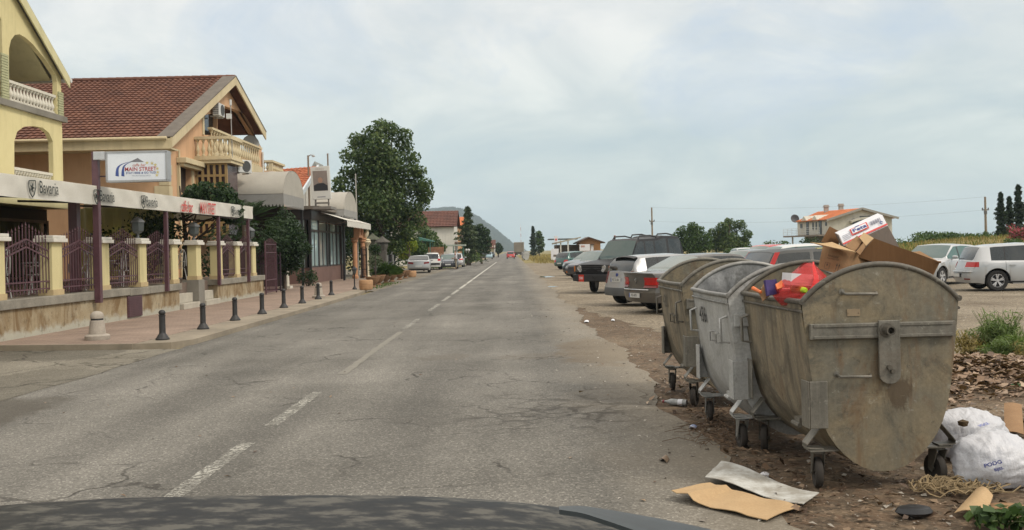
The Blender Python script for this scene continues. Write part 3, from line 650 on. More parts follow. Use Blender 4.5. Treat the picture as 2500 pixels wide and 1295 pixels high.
        part(tp, 'bolt', mb, rim_m, 40)
        mb = MB(); mb.cyl((xc - .02, yo, 1.04), (xc - .02, yo + s * .03, 1.04), 0.055, 0.045, 20); mb.lathe([(0.0, 0), (0.030, 0.0), (0.030, 0.075), (0.021, 0.075), (0.019, 0.03), (0, 0.03)], (0, 0, 0), 18, 'y')
        n0 = len(mb.v) - 18 * 6
        mb.v[n0:] = [(x + xc - .02, yo + s * (yv + 0.02), z + 1.04) for x, yv, z in mb.v[n0:]]
        part(t, 'lifting_trunnion', mb, rim_m, 40)
        for hz, hx0, hx1 in ((1.275, -0.255, -0.04), (0.745, -0.30, -0.09)):
            mb = MB(); mb.tube([(hx0, y, hz + 0.012), (hx0 + 0.01, y + s * 0.045, hz), (hx1, y + s * 0.045, hz - 0.004), (hx1 + 0.01, y, hz + 0.004)], 0.010, 8); mb.lathe([(0.02, 0), (0.02, 0.008), (0, 0.012)], (0, 0, 0), 10, 'y')
            n0 = len(mb.v) - 30; mb.v[n0:] = [(x + hx0, y + s * yv, z + hz + .012) for x, yv, z in mb.v[n0:]]
            part(t, 'end_handle', mb, trim_m, 60)
    mb = MB(); mb.box(-0.225, -0.14, -0.016, -0.010, 1.13, 1.175); mb.cyl((-.217, -.02, 1.152), (-.217, -.01, 1.152), 0.005, n=6); mb.cyl((-.148, -.02, 1.152), (-.148, -.01, 1.152), 0.005, n=6)
    part(t, 'type_plate', mb, mat('brass_plate', (0.33, 0.25, 0.16), 0.5, 0.2), False)
    for sx in (-1, 1):
        for y, s in ((0.0, 1), (Lb, -1)):
            # angle guard at the corner, arm and caster
            mb = MB(); ya, yb = sorted((y - s * 0.022, y + s * 0.11)); xa, xb = sorted((sx * 0.485, sx * 0.36))
            yc0, yc1 = sorted((y - s * 0.022, y - s * 0.012))
            if sx < 0: mb.box(-0.482, -0.365, yc0, yc1, 0.41, 0.715)
            mb.box(min(sx * .494, sx * .484), max(sx * .494, sx * .484), ya, yb, 0.41, 0.715)
            if sx < 0: part(t, 'corner_guard', mb, trim_m, False, 0.004)
            cx, cy = sx * 0.40, y + s * 0.085
            mb = MB()
            mb.slab(lambda u, v: (sx * (0.40 + (0.09 * min(1, u * 2) if u < 0.62 else 0.09 * (1 - (u - 0.62) * 3.2))), cy - s * 0.06 + v * s * 0.10, 0.405 - 0.135 * min(1, u / 0.62) - (0.012 * (u - .62) if u > .62 else 0)), 10, 1, (0, 0, 0.008))
            mb.box(min(sx * 0.26, sx * 0.47), max(sx * 0.26, sx * 0.47), cy - 0.06, cy + 0.07, 0.252, 0.262)
            arm = part(t, 'caster', mb, trim_m if sx < 0 else rim_m)
            mb = MB(); an = rnd.uniform(-0.5, 0.5); M = Matrix.Translation((cx, cy, 0)) @ Matrix.Rotation(an, 4, 'Z'); mb.M = M
            mb.cyl((0, 0, 0.235), (0, 0, 0.252), 0.045, n=14)
            for k in (-1, 1):
                mb.prism([(-0.045, 0.235), (0.045, 0.235), (0.055, 0.10), (0.015, 0.08)], lambda u, v, w_: (w_, u, v), k * 0.036 - 0.003, k * 0.036 + 0.003)
            mb.cyl((-0.045, 0.03, 0.10), (0.045, 0.03, 0.10), 0.010, n=8)
            part(arm, 'fork', mb, rim_m)
            mb = MB(); mb.M = M @ Matrix.Translation((0, 0.03, 0.10)); mb.lathe([(0.0, -0.012), (0.05, -0.014), (0.056, -0.024), (0.092, -0.024), (0.10, -0.014), (0.10, 0.014), (0.092, 0.024), (0.056, 0.024), (0.05, 0.014), (0, 0.012)], (0, 0, 0), 24, 'x')
            part(arm, 'wheel', mb, RUBBER, 40)
    # road side: small lugs near the bottom and the stencilled number
    for y in (Lb * 0.46, Lb * 0.30) if number else ():
        mb = MB(); mb.tube([(-0.487, y, 0.90), (-0.525, y, 0.90), (-0.525, y, 0.82), (-0.472, y, 0.82)], 0.008, 6); mb.bar((-0.525, y - .05, 0.90), (-0.525, y + .05, 0.90), 0.012, 0.012); part(t, 'side_lug', mb, trim_m, 60)
    mb = MB(); mb.cbox((-0.42, Lb * 0.25, 0.40), (0.06, 0.10, 0.05)); mb.cyl((-0.455, Lb * 0.25 - .07, 0.38), (-0.455, Lb * 0.25 + .07, 0.38), 0.016, n=8); part(t, 'drain_latch', mb, trim_m)
    if number:
        mb = MB(); M = frame((-0.5145, Lb * 0.70, 1.015), (0, -1, 0), (-0.09, 0, 1)); txt(mb, number, 0.19, M, 0.92, 0, 0.003)
        part(t, 'number_lettering', mb, STENCIL if not faded else mat('faded_stencil', (0.13, 0.118, 0.095), 0.85, var=0.3, scale=20))
    return t
def put_bin(t, px_, py_, Y, delta, z=0.0, pitch=0.0):
    p = at(px_, py_, Y); M = Matrix.Rotation(delta, 4, 'Z'); o = M @ Vector((0.515, 0, 0))
    t.location = (p.x + o.x, p.y + o.y, z); t.rotation_euler = (pitch, 0, delta)
    RM[t.name] = (Matrix.Translation(t.location) @ M).inverted(); return t
binA = put_bin(make_bin('nearest dirty brown waste container, heaped with cardboard boxes and a red bag', ZDIRT, ZPANEL, ZIN, ZTRIM, ZRIM), 1957, 735, 6.08, R(2.2))
binB = put_bin(make_bin('bright silver waste container with 456 stencilled on its side, second of the row', ZNEW, ZNEW, ZINN, ZNEW, zinc('new_rim', (0.34, 0.335, 0.32), (0.27, 0.265, 0.25), (0.14, 0.135, 0.12), 0.5, 0.5), '456', 1.30, True), 1777, 728, 7.42, R(1.2), -0.02)
binC = put_bin(make_bin('dirty waste container farthest along the row, with faded 421 on its side', ZDIRT, ZPANEL, ZIN, ZTRIM, ZTRIM, '421', 1.25, False, True), 1664, 688, 9.35, R(1.5), 0.0)

# ------------------------------------------------------------------ cardboard and rubbish in the nearest container
def card(name, a, b, printc=None):
    g = G(name); v = g.co(); fl = g.noise(g.map(v, (60, 60, 4)), 1.0, 3)
    c = g.mix(g.ramp(g.noise(v, 6, 5, 0.6), [(0.3, 0.0), (0.7, 1.0)]), a, b); c = g.mix(0.35, c, g.ramp(fl, [(0.3, 0.75), (0.7, 1.15)]), 'MULTIPLY')
    g.bump(fl, 0.15, 0.004); return g.fin(c, 0.85, 0, 0.2)
CARD_D = card('brown_cardboard', (0.185, 0.098, 0.045), (0.150, 0.078, 0.036))
CARD_M = card('kraft_cardboard', (0.30, 0.185, 0.098), (0.255, 0.150, 0.078))
CARD_L = card('tan_cardboard', (0.47, 0.33, 0.185), (0.42, 0.285, 0.155))
CARD_G = card('grey_cardboard', (0.30, 0.255, 0.225), (0.26, 0.22, 0.19))
WHITEB = mat('white_print', (0.72, 0.72, 0.75), 0.5, var=0.08, scale=8)
REDINK = mat('red_ink', (0.62, 0.08, 0.07), 0.55, var=0.1); BLUEINK = mat('blue_ink', (0.035, 0.06, 0.25), 0.55, var=0.1); BLACKINK = mat('black_ink', (0.03, 0.03, 0.032), 0.6); BROWNINK = mat('brown_ink', (0.055, 0.032, 0.018), 0.7)
def z5(x, y): return 1980 + x / 6.476, 500 + y / 6.476
def P5(x, y, Y): return at(*z5(x, y), Y)
def sheetp(mb, a, b, c, d, t=0.005, bend=0.0, n=8):
    a, b, c, d = map(Vector, (a, b, c, d)); nr = (b - a).cross(d - a).normalized()
    mb.slab(lambda u, v: a.lerp(b, u).lerp(d.lerp(c, u), v) + nr * bend * math.sin(math.pi * u) * math.sin(math.pi * min(1, v + .2)), n, n, nr * t); return mb
# the wide brown carton lying on its side, open towards the right
t = thing('cardboard_box', 'wide dark brown open carton tilted to the right on the heap', 'cardboard box', P5(1300, 900, 6.6), 0, 'cartons heaped in the container')
mb = MB(); fa, fb, fc, fd = P5(1000, 533, 6.5), P5(2030, 905, 6.42), P5(1888, 1180, 6.45), P5(740, 830, 6.52)
sheetp(mb, fa, fb, fc, fd); part(t, 'front_panel', mb, CARD_D)
ba, bb = fa + Vector((0.03, 0.30, -0.03)), fb + Vector((-0.02, 0.30, -0.02)); bd, bc = fd + Vector((0.03, 0.3, -.02)), fc + Vector((0, 0.3, -.02))
mb = MB(); sheetp(mb, ba, bb, bc, bd); part(t, 'back_panel', mb, CARD_M)
mb = MB(); sheetp(mb, fd, fc, bc, bd); part(t, 'bottom_panel', mb, CARD_M)
mb = MB(); sheetp(mb, fc, bc, bb, fb); part(t, 'side_panel', mb, CARD_M)
mb = MB(); sheetp(mb, P5(1480, 700, 6.62), P5(1720, 735, 6.66), P5(2000, 890, 6.5), P5(1940, 870, 6.47), bend=0.02); part(t, 'flap', mb, CARD_M)
mb = MB(); mb.tube([P5(1985, 905, 6.42), P5(2052, 912, 6.42)], 0.007, 8); part(t, 'rolled_edge', mb, CARD_D, 40)
# the tall kraft carton on the left, bent, flaps up
t = thing('cardboard_box', 'bent kraft carton with printed arrows and raised flaps at left of the heap', 'cardboard box', P5(400, 900, 6.55), 0, 'cartons heaped in the container')
L0, L1, L2, L3 = P5(190, 640, 6.62), P5(712, 742, 6.5), P5(560, 1130, 6.46), P5(110, 1010, 6.58)
mb = MB(); sheetp(mb, L0, L1, L2, L3, 0.005, -0.02); part(t, 'front_panel', mb, CARD_M)
mb = MB(); sheetp(mb, L1, P5(900, 820, 6.62), P5(1300, 1010, 6.62), L2); part(t, 'side_panel', mb, CARD_M)
mb = MB(); sheetp(mb, P5(300, 345, 6.85), P5(480, 440, 6.9), P5(430, 660, 6.85), P5(165, 590, 6.8)); part(t, 'back_flap', mb, CARD_D)
mb = MB(); sheetp(mb, P5(-10, 590, 6.5), P5(330, 590, 6.58), P5(712, 748, 6.47), P5(330, 672, 6.42), 0.005, 0.015, 10); part(t, 'front_flap', mb, CARD_L)
fx = (L1 - L0).normalized(); fz = (L0 - L3).normalized(); nrm = fx.cross(fz).normalized()
if nrm.y > 0: nrm = -nrm
def pl(u, v, e=0.024):
    return L0.lerp(L1, u).lerp(L3.lerp(L2, u), v) + nrm * e
mb = MB()
def inkbox(u0, u1, v0, v1): mb.quad(pl(u0, v1), pl(u1, v1), pl(u1, v0), pl(u0, v0))
for u0, v0 in ((0.22, 0.70),):
    for a in ((u0, u0 + .012, v0, v0 + .26), (u0 + .16, u0 + .172, v0, v0 + .26), (u0, u0 + .17, v0, v0 + .012), (u0, u0 + .17, v0 + .25, v0 + .262)): inkbox(*a)
    inkbox(u0 + .06, u0 + .10, v0 + .05, v0 + .13)
for u0 in (0.60, 0.68):
    inkbox(u0, u0 + .018, .70, .93); mb.add([pl(u0 - .02, .74), pl(u0 + .04, .74), pl(u0 + .009, .64)], [(0, 1, 2)])
inkbox(.56, .74, .955, .97)
part(t, 'printed_symbols', mb, BROWNINK)
mb = MB(); M = frame(pl(0.42, 0.42), fx, fz); txt(mb, 'FRAGILE', 0.020, M, 1.0); M = frame(pl(0.42, 0.52), fx, fz); txt(mb, 'THIS WAY UP', 0.014, M, 1.0); part(t, 'lettering', mb, BROWNINK)
# upright flaps of a third carton between them
t = thing('cardboard_box', 'small tan carton with two upright flaps wedged in middle of the heap', 'cardboard box', P5(780, 720, 6.5), 0, 'cartons heaped in the container')
mb = MB(); sheetp(mb, P5(535, 655, 6.56), P5(730, 488, 6.60), P5(802, 585, 6.55), P5(690, 742, 6.5)); part(t, 'flap', mb, CARD_M)
mb = MB(); sheetp(mb, P5(835, 438, 6.6), P5(992, 530, 6.53), P5(870, 650, 6.49), P5(765, 520, 6.56)); part(t, 'flap', mb, CARD_L)
mb = MB(); sheetp(mb, P5(710, 745, 6.47), P5(832, 600, 6.51), P5(875, 648, 6.50), P5(775, 795, 6.46)); part(t, 'side_panel', mb, CARD_M)
mb = MB(); sheetp(mb, P5(690, 742, 6.5), P5(830, 600, 6.55), P5(800, 590, 6.7), P5(700, 760, 6.7)); part(t, 'end_panel', mb, CARD_D)
# white cheese carton
t = thing('cheese_carton', 'white and grey cheese carton with red stripe lettered Feta, on top of the heap', 'cardboard box', P5(850, 400, 6.75), 0, 'cartons heaped in the container')
w0, w1, w2, w3 = P5(440, 480, 6.70), P5(1130, 168, 6.70), P5(1212, 335, 6.60), P5(518, 650, 6.60)
g2, g3 = P5(1400, 680, 6.66), P5(690, 960, 6.66)
bk = Vector((0.02, 0.20, 0.03))
mb = MB(); sheetp(mb, w0, w1, w2, w3); part(t, 'printed_face', mb, WHITEB)
mb = MB(); sheetp(mb, w3, w2, g2, g3); part(t, 'grey_face', mb, CARD_G)
mb = MB(); sheetp(mb, w1, w1 + bk * .6, g2 + bk, g2); mb.quad(w1, w2, g2, g2); part(t, 'side_face', mb, CARD_G)
mb = MB(); sheetp(mb, w0, w0 + bk * .6, w1 + bk * .6, w1); part(t, 'back_face', mb, WHITEB)
mb = MB(); sheetp(mb, w0 - Vector((.004, 0, 0)), w3 - Vector((.004, 0, 0)), g3 + bk, w0 + bk * .6); part(t, 'side_face', mb, CARD_G)
ux, uz = (w1 - w0), (w0 - w3); nr = ux.cross(uz).normalized(); nr = -nr if nr.y > 0 else nr
def wp(u, v, e=0.008): return w3 + ux * u + uz * v + nr * e
mb = MB()
def q(u0, u1, v0, v1, e=0.008): mb.quad(wp(u0, v0, e), wp(u1, v0, e), wp(u1, v1, e), wp(u0, v1, e))
q(0.0, 1.0, 0.02, 0.16); q(0.24, 0.63, 0.42, 0.98); part(t, 'red_stripe', mb, REDINK)
mb = MB(); q(0.27, 0.60, 0.50, 0.90, 0.011); part(t, 'white_label', mb, WHITEB)
mb = MB(); txt(mb, 'Feta', 0.046, frame(wp(0.435, 0.68, 0.014), ux, uz), 1.35, 0.1, 0.001)
q(0.36, 0.46, 0.91, 0.97, 0.012); part(t, 'lettering', mb, BLUEINK)
mb = MB()
for k in range(14): q(0.68 + k * 0.017, 0.68 + k * 0.017 + (0.012 if k % 3 else 0.006), 0.55, 0.86)
for k in range(4): q(0.04, 0.20 + 0.02 * (k % 2), 0.30 + k * 0.13, 0.335 + k * 0.13)
mb.lathe([(0.0, 0), (0.0, 0)], (0, 0, 0), 3); part(t, 'barcode', mb, mat('grey_ink', (0.20, 0.20, 0.25), 0.6))
mb = MB(); mb.tube([wp(0.90 + 0.025 * math.cos(a), 0.40 + 0.10 * math.sin(a), 0.009) for a in [k * 6.283 / 12 for k in range(11)]], 0.003, 5); part(t, 'logo', mb, BLUEINK)
# red carrier bag with a box, caps
def redmat():
    g = G('red_bag_film'); g.fin((0.88, 0.10, 0.10), 0.25, 0, 0.5); tr = g.n('ShaderNodeBsdfTransparent'); tr.inputs[0].default_value = (1.0, 0.52, 0.52, 1)
    mx = g.n('ShaderNodeMixShader'); mx.inputs[0].default_value = 0.66; g.l(g.b.outputs[0], mx.inputs[1]); g.l(tr.outputs[0], mx.inputs[2]); g.l(mx.outputs[0], g.out.inputs[0])
    n = g.noise(g.map(g.co(), (8, 8, 40), rot=(0.5, 0.3, 0)), 1.0, 5); g.bump(n, 0.8, 0.03); return g.m
c = at(1962, 690, 6.42)
t = thing('carrier_bag', 'thin red plastic carrier bag holding a white box, at left of the heap', 'plastic bag', c)
def bagp(u, v):
    a = u * 2 * math.pi; z = v; r = 0.0 if v < .02 else 0.19 * math.sin(math.pi * (0.18 + 0.74 * z)) ** 0.7 * (1 - .45 * max(0, z - .5))
    k = 1 + 0.14 * mnoise.noise(Vector((math.cos(a) * 2, math.sin(a) * 2, z * 4)))
    return (c.x + r * math.cos(a) * 1.05 * k + 0.05 * max(0, v - .4), c.y + r * math.sin(a) * 0.75 * k, c.z - 0.17 + z * 0.285 - (.02 * math.cos(a * 2) * z))
mb = MB(); mb.grid(bagp, 28, 16, True); part(t, 'bag_film', mb, redmat(), 60)
mb = MB(); mb.slab(lambda u, v: (c.x + 0.01 + 0.05 * math.sin(v * 3.0) * (1 - v) + (u - .5) * 0.045 * (1.2 - v) + .05 * v, c.y - 0.13 + .1 * v, c.z - 0.06 + v * 0.20), 3, 8, (0, 0.003, 0)); part(t, 'handle', mb, mat('red_plastic', (0.78, 0.06, 0.06), 0.35), 60)
mb = MB(); mb.cbox((c.x - 0.03, c.y - 0.02, c.z + 0.02), (0.20, 0.13, 0.08), Matrix.Rotation(0.1, 4, 'Y') @ Matrix.Rotation(.2, 4, 'Z'))
solo('paper_box', 'flat white paper box inside the red carrier bag', 'box', mb, WHITEB)
for (dx, dz, col, nm) in ((-0.045, -0.045, (0.55, 0.75, 0.05), 'yellow-green bottle cap'), (0.045, -0.06, (0.95, 0.35, 0.02), 'orange bottle cap')):
    mb = MB(); M = Matrix.Translation((c.x + dx, c.y - 0.15, c.z + dz)); mb.M = M
    mb.lathe([(0.0, -0.03), (0.012, -0.03), (0.014, -0.022), (0.018, -0.022), (0.02, 0.0), (0.02, 0.03), (0.03, 0.10), (0.032, 0.2), (0, 0.2)], (0, 0, 0), 16, 'y')
    mb2 = MB(); mb2.v = list(mb.v)
    solo('bottle', 'bottle with a ' + nm.replace(' bottle', '') + ' poking out of the red bag', 'bottle', mb, mat(nm.replace(' ', '_').replace('-', '_'), col, 0.35), None, 50)
q3 = at(1905, 690, 6.4)
mb = MB(); sheetp(mb, at(1868, 684, 6.42), at(1895, 682, 6.46), at(1904, 716, 6.42), at(1875, 722, 6.38), 0.02, 0.01, 4); solo('fabric_scrap', 'crumpled dark purple fabric scrap beside the red bag', 'rag', mb, mat('purple_cloth', (0.055, 0.035, 0.16), 0.8, var=0.4, scale=20), None, 40)
mb = MB(); mb.tube([at(1838, 704, 6.5), at(1858, 714, 6.42)], [0.014, 0.010], 7); solo('plastic_scrap', 'orange plastic stick poking out left of the purple rag', 'scrap', mb, mat('orange_plastic', (0.85, 0.20, 0.05), 0.5), None, 40)
mb = MB(); sheetp(mb, at(1893, 694, 6.38), at(1908, 684, 6.40), at(1916, 700, 6.36), at(1898, 706, 6.35), 0.012, 0.01, 4)
solo('plastic_scrap', 'bright orange plastic scrap among the rubbish by the purple rag', 'scrap', mb, mat('orange_plastic', (0.85, 0.20, 0.05), 0.5), None, 40)
mb = MB(); sheetp(mb, at(1852, 716, 6.46), at(1868, 688, 6.5), at(1880, 720, 6.46), at(1862, 735, 6.4), 0.006); solo('cardboard_scrap', 'tan cardboard strip standing behind the purple rag', 'cardboard', mb, CARD_M)
# heap under the visible rubbish
def heap(u, v):
    x, y = -0.47 + 0.94 * u, 0.03 + 1.24 * v
    z = 0.98 + 0.10 * mnoise.noise(Vector((x * 4, y * 4, 2))) + 0.12 * math.sin(math.pi * u) * (1 - v * .5); p = binA.matrix_basis @ Vector((x, y, z)); return p
mb = MB(); mb.grid(heap, 16, 18); struct('rubbish', mb, mat('mixed_rubbish', (0.10, 0.075, 0.055), 0.9, col2=(0.20, 0.17, 0.13), scale=9, bump=0.8, bscale=25), 0, 'stuff', 'loose mixed rubbish filling the nearest container')

# ------------------------------------------------------------------ ground litter
def bagmat():
    g = G('white_bag_film'); v = g.co(); n = g.noise(v, 6, 5, 0.6)
    c = g.ramp(n, [(0.3, (0.60, 0.61, 0.65)), (0.7, (0.80, 0.80, 0.83))]); wr = g.math('ADD', g.noise(g.map(v, (6, 34, 16), rot=(0.3, 0.5, 0.6)), 1.0, 5, 0.65), g.noise(g.map(v, (40, 8, 12), rot=(0.2, -0.7, 0.3)), 1.0, 4, 0.6))
    g.bump(wr, 0.4, 0.03); g.fin(c, 0.30, 0, 0.5); tr = g.n('ShaderNodeBsdfTranslucent'); g.l(c, tr.inputs[0]); mx = g.n('ShaderNodeMixShader'); mx.inputs[0].default_value = 0.25
    g.l(g.b.outputs[0], mx.inputs[1]); g.l(tr.outputs[0], mx.inputs[2]); g.l(mx.outputs[0], g.out.inputs[0]); return g.m
BAG = bagmat()
def rubbish_bag(label, c, rx, ry, rz, knot, seed, words):
    c = Vector(c); kn = Vector(knot)
    t = thing('rubbish_bag', label, 'rubbish bag', (c.x, c.y, 0), 0, 'white rubbish bags by the containers')
    def f(u, v):
        a, e = u * 2 * math.pi, (v - 0.5) * math.pi
        d = Vector((math.cos(e) * math.cos(a), math.cos(e) * math.sin(a), math.sin(e)))
        n = 0.075 * mnoise.fractal(d * 1.3 + Vector((seed, 0, 0)), 1.0, 2.0, 3)
        ang = math.atan2(d.z - kn.z, d.x - kn.x); dk = (d - kn.normalized()).length
        n += 0.022 * math.sin(ang * 26 + 5 * mnoise.noise(d * 2.5)) * min(1, dk * 1.2) + 0.014 * math.sin(ang * 47 + 4 * mnoise.noise(d * 4))
        n += 0.035 * (0.4 - abs(mnoise.noise(Vector((d.x * 3 + d.z * 2, d.y * 3, d.z * 7 + seed)))))
        pull = max(0, 1 - dk / 0.7); k = 1 + n + pull * pull * 0.35
        p = Vector((d.x * rx, d.y * ry, d.z * rz)) * k
        return (c.x + p.x, c.y + p.y, max(0.004, c.z + p.z))
    mb = MB(); mb.grid(f, 72, 40, True); part(t, 'bag_film', mb, BAG, 60)
    if words:
        mb = MB()
        for s, (u, v, sz) in words:
            p, px2, py2 = Vector(f(u, v)), Vector(f(u + 0.02, v)), Vector(f(u, v + 0.03))
            M = frame(p, px2 - p, py2 - p); M = M @ Matrix.Translation((0, 0, 0.018)) @ Matrix.Rotation(0.35, 4, 'Z'); txt(mb, s, sz, M, 1.1, 0, 0.001)
        part(t, 'lettering', mb, mat('faded_blue_ink', (0.10, 0.13, 0.42), 0.6))
    return t
p = gp(2445, 1195)
rubbish_bag('big knotted white rubbish bag lying nearest the camera', (p.x + 0.02, p.y + 0.12, 0.16), 0.27, 0.22, 0.19, (-0.75, -0.2, -0.6), 3.0, [('PODG', (0.68, 0.55, 0.035)), ('BIJEL', (0.70, 0.50, 0.025))])
p = gp(2365, 1130)
rubbish_bag('white rubbish bag with a torn hole lying behind the bigger one', (p.x + 0.07, p.y + 0.15, 0.17), 0.27, 0.22, 0.19, (-0.7, -0.1, 0.45), 8.0, [('VOCE', (0.76, 0.66, 0.035))])
q4 = at(2352, 1036, p.y - 0.06); mb = MB(); mb.M = Matrix.Translation(q4); mb.lathe([(0, -0.02), (0.03, -0.01), (0.035, 0.02), (0, 0.035)], (0, 0, 0), 9)
mb.v = [(x + 0.012 * mnoise.noise(Vector((x * 60, y * 60, z * 60))), y, z) for x, y, z in mb.v]; solo('dirt_clod', 'brown clod showing through torn rear rubbish bag', 'dirt', mb, mat('clod', (0.10, 0.065, 0.03), 0.9, bump=1.0, bscale=60), None, 40)
# flattened cardboard on the road edge
def flat(name, label, a, b, c, d, zf, m, t=0.005, n=16, mats=None):
    a, b, c, d = (gp(*k) for k in (a, b, c, d)); mb = MB()
    def f(u, v):
        p = a.lerp(b, u).lerp(d.lerp(c, u), v); j = 0.012 * mnoise.noise(Vector((u * 6 + v * 9, v * 5, 1.0)))
        return (p.x + j, p.y + j, zf(u, v))
    mb.slab(f, n, 8, (0, 0, t)); return solo(name, label, 'cardboard', mb, m, gp(*[(q0 + q1) / 2 for q0, q1 in zip((1640, 1222), (1950, 1245))]) if False else (a + c) / 2, 30)
flat('cardboard_sheet', 'flattened tan cardboard sheet with a curled corner on the asphalt', (1640, 1222), (1872, 1278), (1955, 1244), (1735, 1193),
     lambda u, v: 0.012 + 0.055 * max(0, 0.28 - u) * (1.4 - v) * 2.2 + 0.012 * math.sin(u * 7 + v * 2) ** 2 + (0.03 * math.exp(-((u - 0.17) / 0.05) ** 2)), CARD_L)
gA = G('dirty_white_board'); vv = gA.co(); WB = gA.fin(gA.mix(gA.ramp(gA.noise(vv, 7, 5, 0.7), [(0.4, 0.0), (0.62, 1.0)]), (0.50, 0.50, 0.47), (0.30, 0.28, 0.24)), 0.8)
flat('cardboard_sheet', 'dirty white cardboard sheet lying over the tan one', (1722, 1183), (1962, 1246), (2000, 1218), (1762, 1150),
     lambda u, v: 0.035 + 0.020 * math.sin(u * 5.5 + 0.6) + 0.022 * (1 - u) * v + 0.02 * max(0, u - 0.8), WB)
# scatter helpers
def chips(name, label, pts, smin, smax, m, seed, tilt=0.35, zf=None):
    rs = np.random.RandomState(seed); n = len(pts); P = np.array(pts, float)
    a = rs.random(n) * 6.283; s = smin + (smax - smin) * rs.random(n) ** 2; tl = rs.normal(size=(n, 2)) * tilt
    t = np.stack([np.cos(a), np.sin(a), tl[:, 0]], 1) * s[:, None]; b = np.stack([-np.sin(a), np.cos(a), tl[:, 1]], 1) * (s * (0.35 + 0.5 * rs.random(n)))[:, None]
    k = rs.random((n, 4, 1)) * 0.5 + 0.75; up = np.array([0, 0, 1.0]) * (s * 0.12)[:, None]
    V = np.stack([P - t * .5 * k[:, 0], P + b * .5 * k[:, 1] + up, P + t * .5 * k[:, 2], P - b * .5 * k[:, 3] + up], 1).reshape(-1, 3)
    o = _np_obj(name, V, np.arange(4 * n).reshape(-1, 4), 4, m); o['kind'] = 'stuff'; o['label'] = label; return o
LITTER = leafmat('leaf_litter', [(0.0, (0.035, 0.022, 0.014)), (0.30, (0.085, 0.052, 0.033)), (0.6, (0.175, 0.115, 0.072)), (0.8, (0.27, 0.195, 0.13)), (0.93, (0.36, 0.29, 0.21)), (1.0, (0.52, 0.48, 0.42))], 0.05)
STONE = leafmat('pebbles', [(0.0, (0.12, 0.10, 0.08)), (0.5, (0.28, 0.25, 0.21)), (0.9, (0.42, 0.39, 0.34)), (1.0, (0.72, 0.70, 0.66))], 0.0)
r = random.Random(21); pts = []
def mound(x, y): return 0.20 * math.exp(-((x - 5.5) / 1.3) ** 2 - ((y - 11.0) / 0.9) ** 2)
for _ in range(7500):
    x, y = r.gauss(5.4, 1.2), r.gauss(10.9, 0.75); pts.append((x, y, mound(x, y) + r.uniform(0, 0.05)))
chips('leaf_litter', 'brown dead leaves and cardboard shreds heaped below the weeds', pts, 0.03, 0.15, leafmat('heap_litter', [(0.0, (0.05, 0.03, 0.02)), (0.3, (0.15, 0.095, 0.058)), (0.6, (0.28, 0.185, 0.118)), (0.85, (0.42, 0.315, 0.22)), (1.0, (0.60, 0.54, 0.46))], 0.05), 1, 0.28)
mb = MB(); mb.grid(lambda u, v: (2.9 + 5.4 * u, 8.4 + 4.6 * v, mound(2.9 + 5.4 * u, 8.4 + 4.6 * v) - 0.010 + 0.02 * mnoise.noise(Vector((u * 20, v * 20, 0)))), 40, 30); struct('soil_mound', mb, bpy.data.materials['verge_soil'], 60)
pts = []
for _ in range(2300):
    x = r.uniform(1.5, 6.8); y = r.uniform(4.6, 10.5); pts.append((x, y, r.uniform(0, 0.02)))
for _ in range(1500):
    x = r.uniform(1.6, 3.0); y = r.uniform(5.4, 11.5); pts.append((x, y, r.uniform(0, 0.02)))
chips('fallen_leaves', 'scattered brown leaves and scraps on the soil around the containers', pts, 0.012, 0.075, LITTER, 2, 0.3)
pts = []
for _ in range(9000):
    y = 4 + 40 * r.random() ** 1.8; x = r.uniform(1.65, 2.0 + y * 0.55 + 3); pts.append((x, y, 0.004))
for _ in range(260):
    y = r.uniform(5, 24); pts.append((1.6 - abs(r.gauss(0, 0.55)), y, 0.004))
chips('pebbles', 'small pale stones scattered over the gravel', pts, 0.012, 0.055, STONE, 3, 0.3)
pts = [(r.uniform(-5.8, 1.5), 5 + 17 * r.random() ** 1.4, 0.006) for _ in range(130)]
chips('road_crumbs', 'tiny leaf crumbs and grit on the asphalt', pts, 0.015, 0.06, LITTER, 4, 0.2)
# tangle of straw-coloured string
c = gp(2330, 1205); mb = MB()
for k in range(46):
    a0 = r.uniform(0, 6.28); rr = r.uniform(0.05, 0.19); cx, cy = c.x + r.gauss(0, 0.07), c.y + r.gauss(0, 0.05); n = 12; sw = r.uniform(1.5, 4.5)
    mb.tube([(cx + rr * math.cos(a0 + sw * i / n) * r.uniform(.9, 1.1) * 1.3, cy + rr * 0.7 * math.sin(a0 + sw * i / n), 0.02 + 0.07 * abs(math.sin(i * 0.6 + k)) * r.uniform(0.3, 1)) for i in range(n)], 0.0042, 4)
solo('string_tangle', 'straw-coloured tangle of string in front of the bags', 'string', mb, mat('straw_string', (0.34, 0.25, 0.135), 0.8, var=0.35, scale=20), c, 60)
c = gp(2232, 1262); mb = MB(); mb.M = Matrix.Translation((c.x, c.y, 0.03)) @ Matrix.Rotation(0.5, 4, 'Z'); mb.lathe([(0, -.02), (.05, -.02), (.065, 0), (.055, .025), (.03, .035), (0, .03)], (0, 0, 0), 14)
mb.v = [(x + (x - c.x) * 0.7, y, z) for x, y, z in mb.v]; solo('plastic_tray', 'black crushed plastic tray lying by the string', 'tray', mb, mat('black_plastic', (0.02, 0.021, 0.024), 0.4), None, 40)
def bit(name, label, cat, a, b, c_, d, z, m, bend=0.02, lift=0.0):
    A, B, C_, D = (gp(*k) for k in (a, b, c_, d)); mb = MB()
    mb.slab(lambda u, v: tuple((A.lerp(B, u).lerp(D.lerp(C_, u), v)) + Vector((0, 0, z + bend * math.sin(math.pi * u) + lift * v))), 8, 6, (0, 0, 0.004)); return solo(name, label, cat, mb, m, None, 30)
bit('cardboard_scrap', 'torn ribbed cardboard piece lying in front of the string', 'cardboard', (2330, 1262), (2405, 1275), (2425, 1240), (2385, 1222), 0.02, CARD_L, 0.03, 0.05)
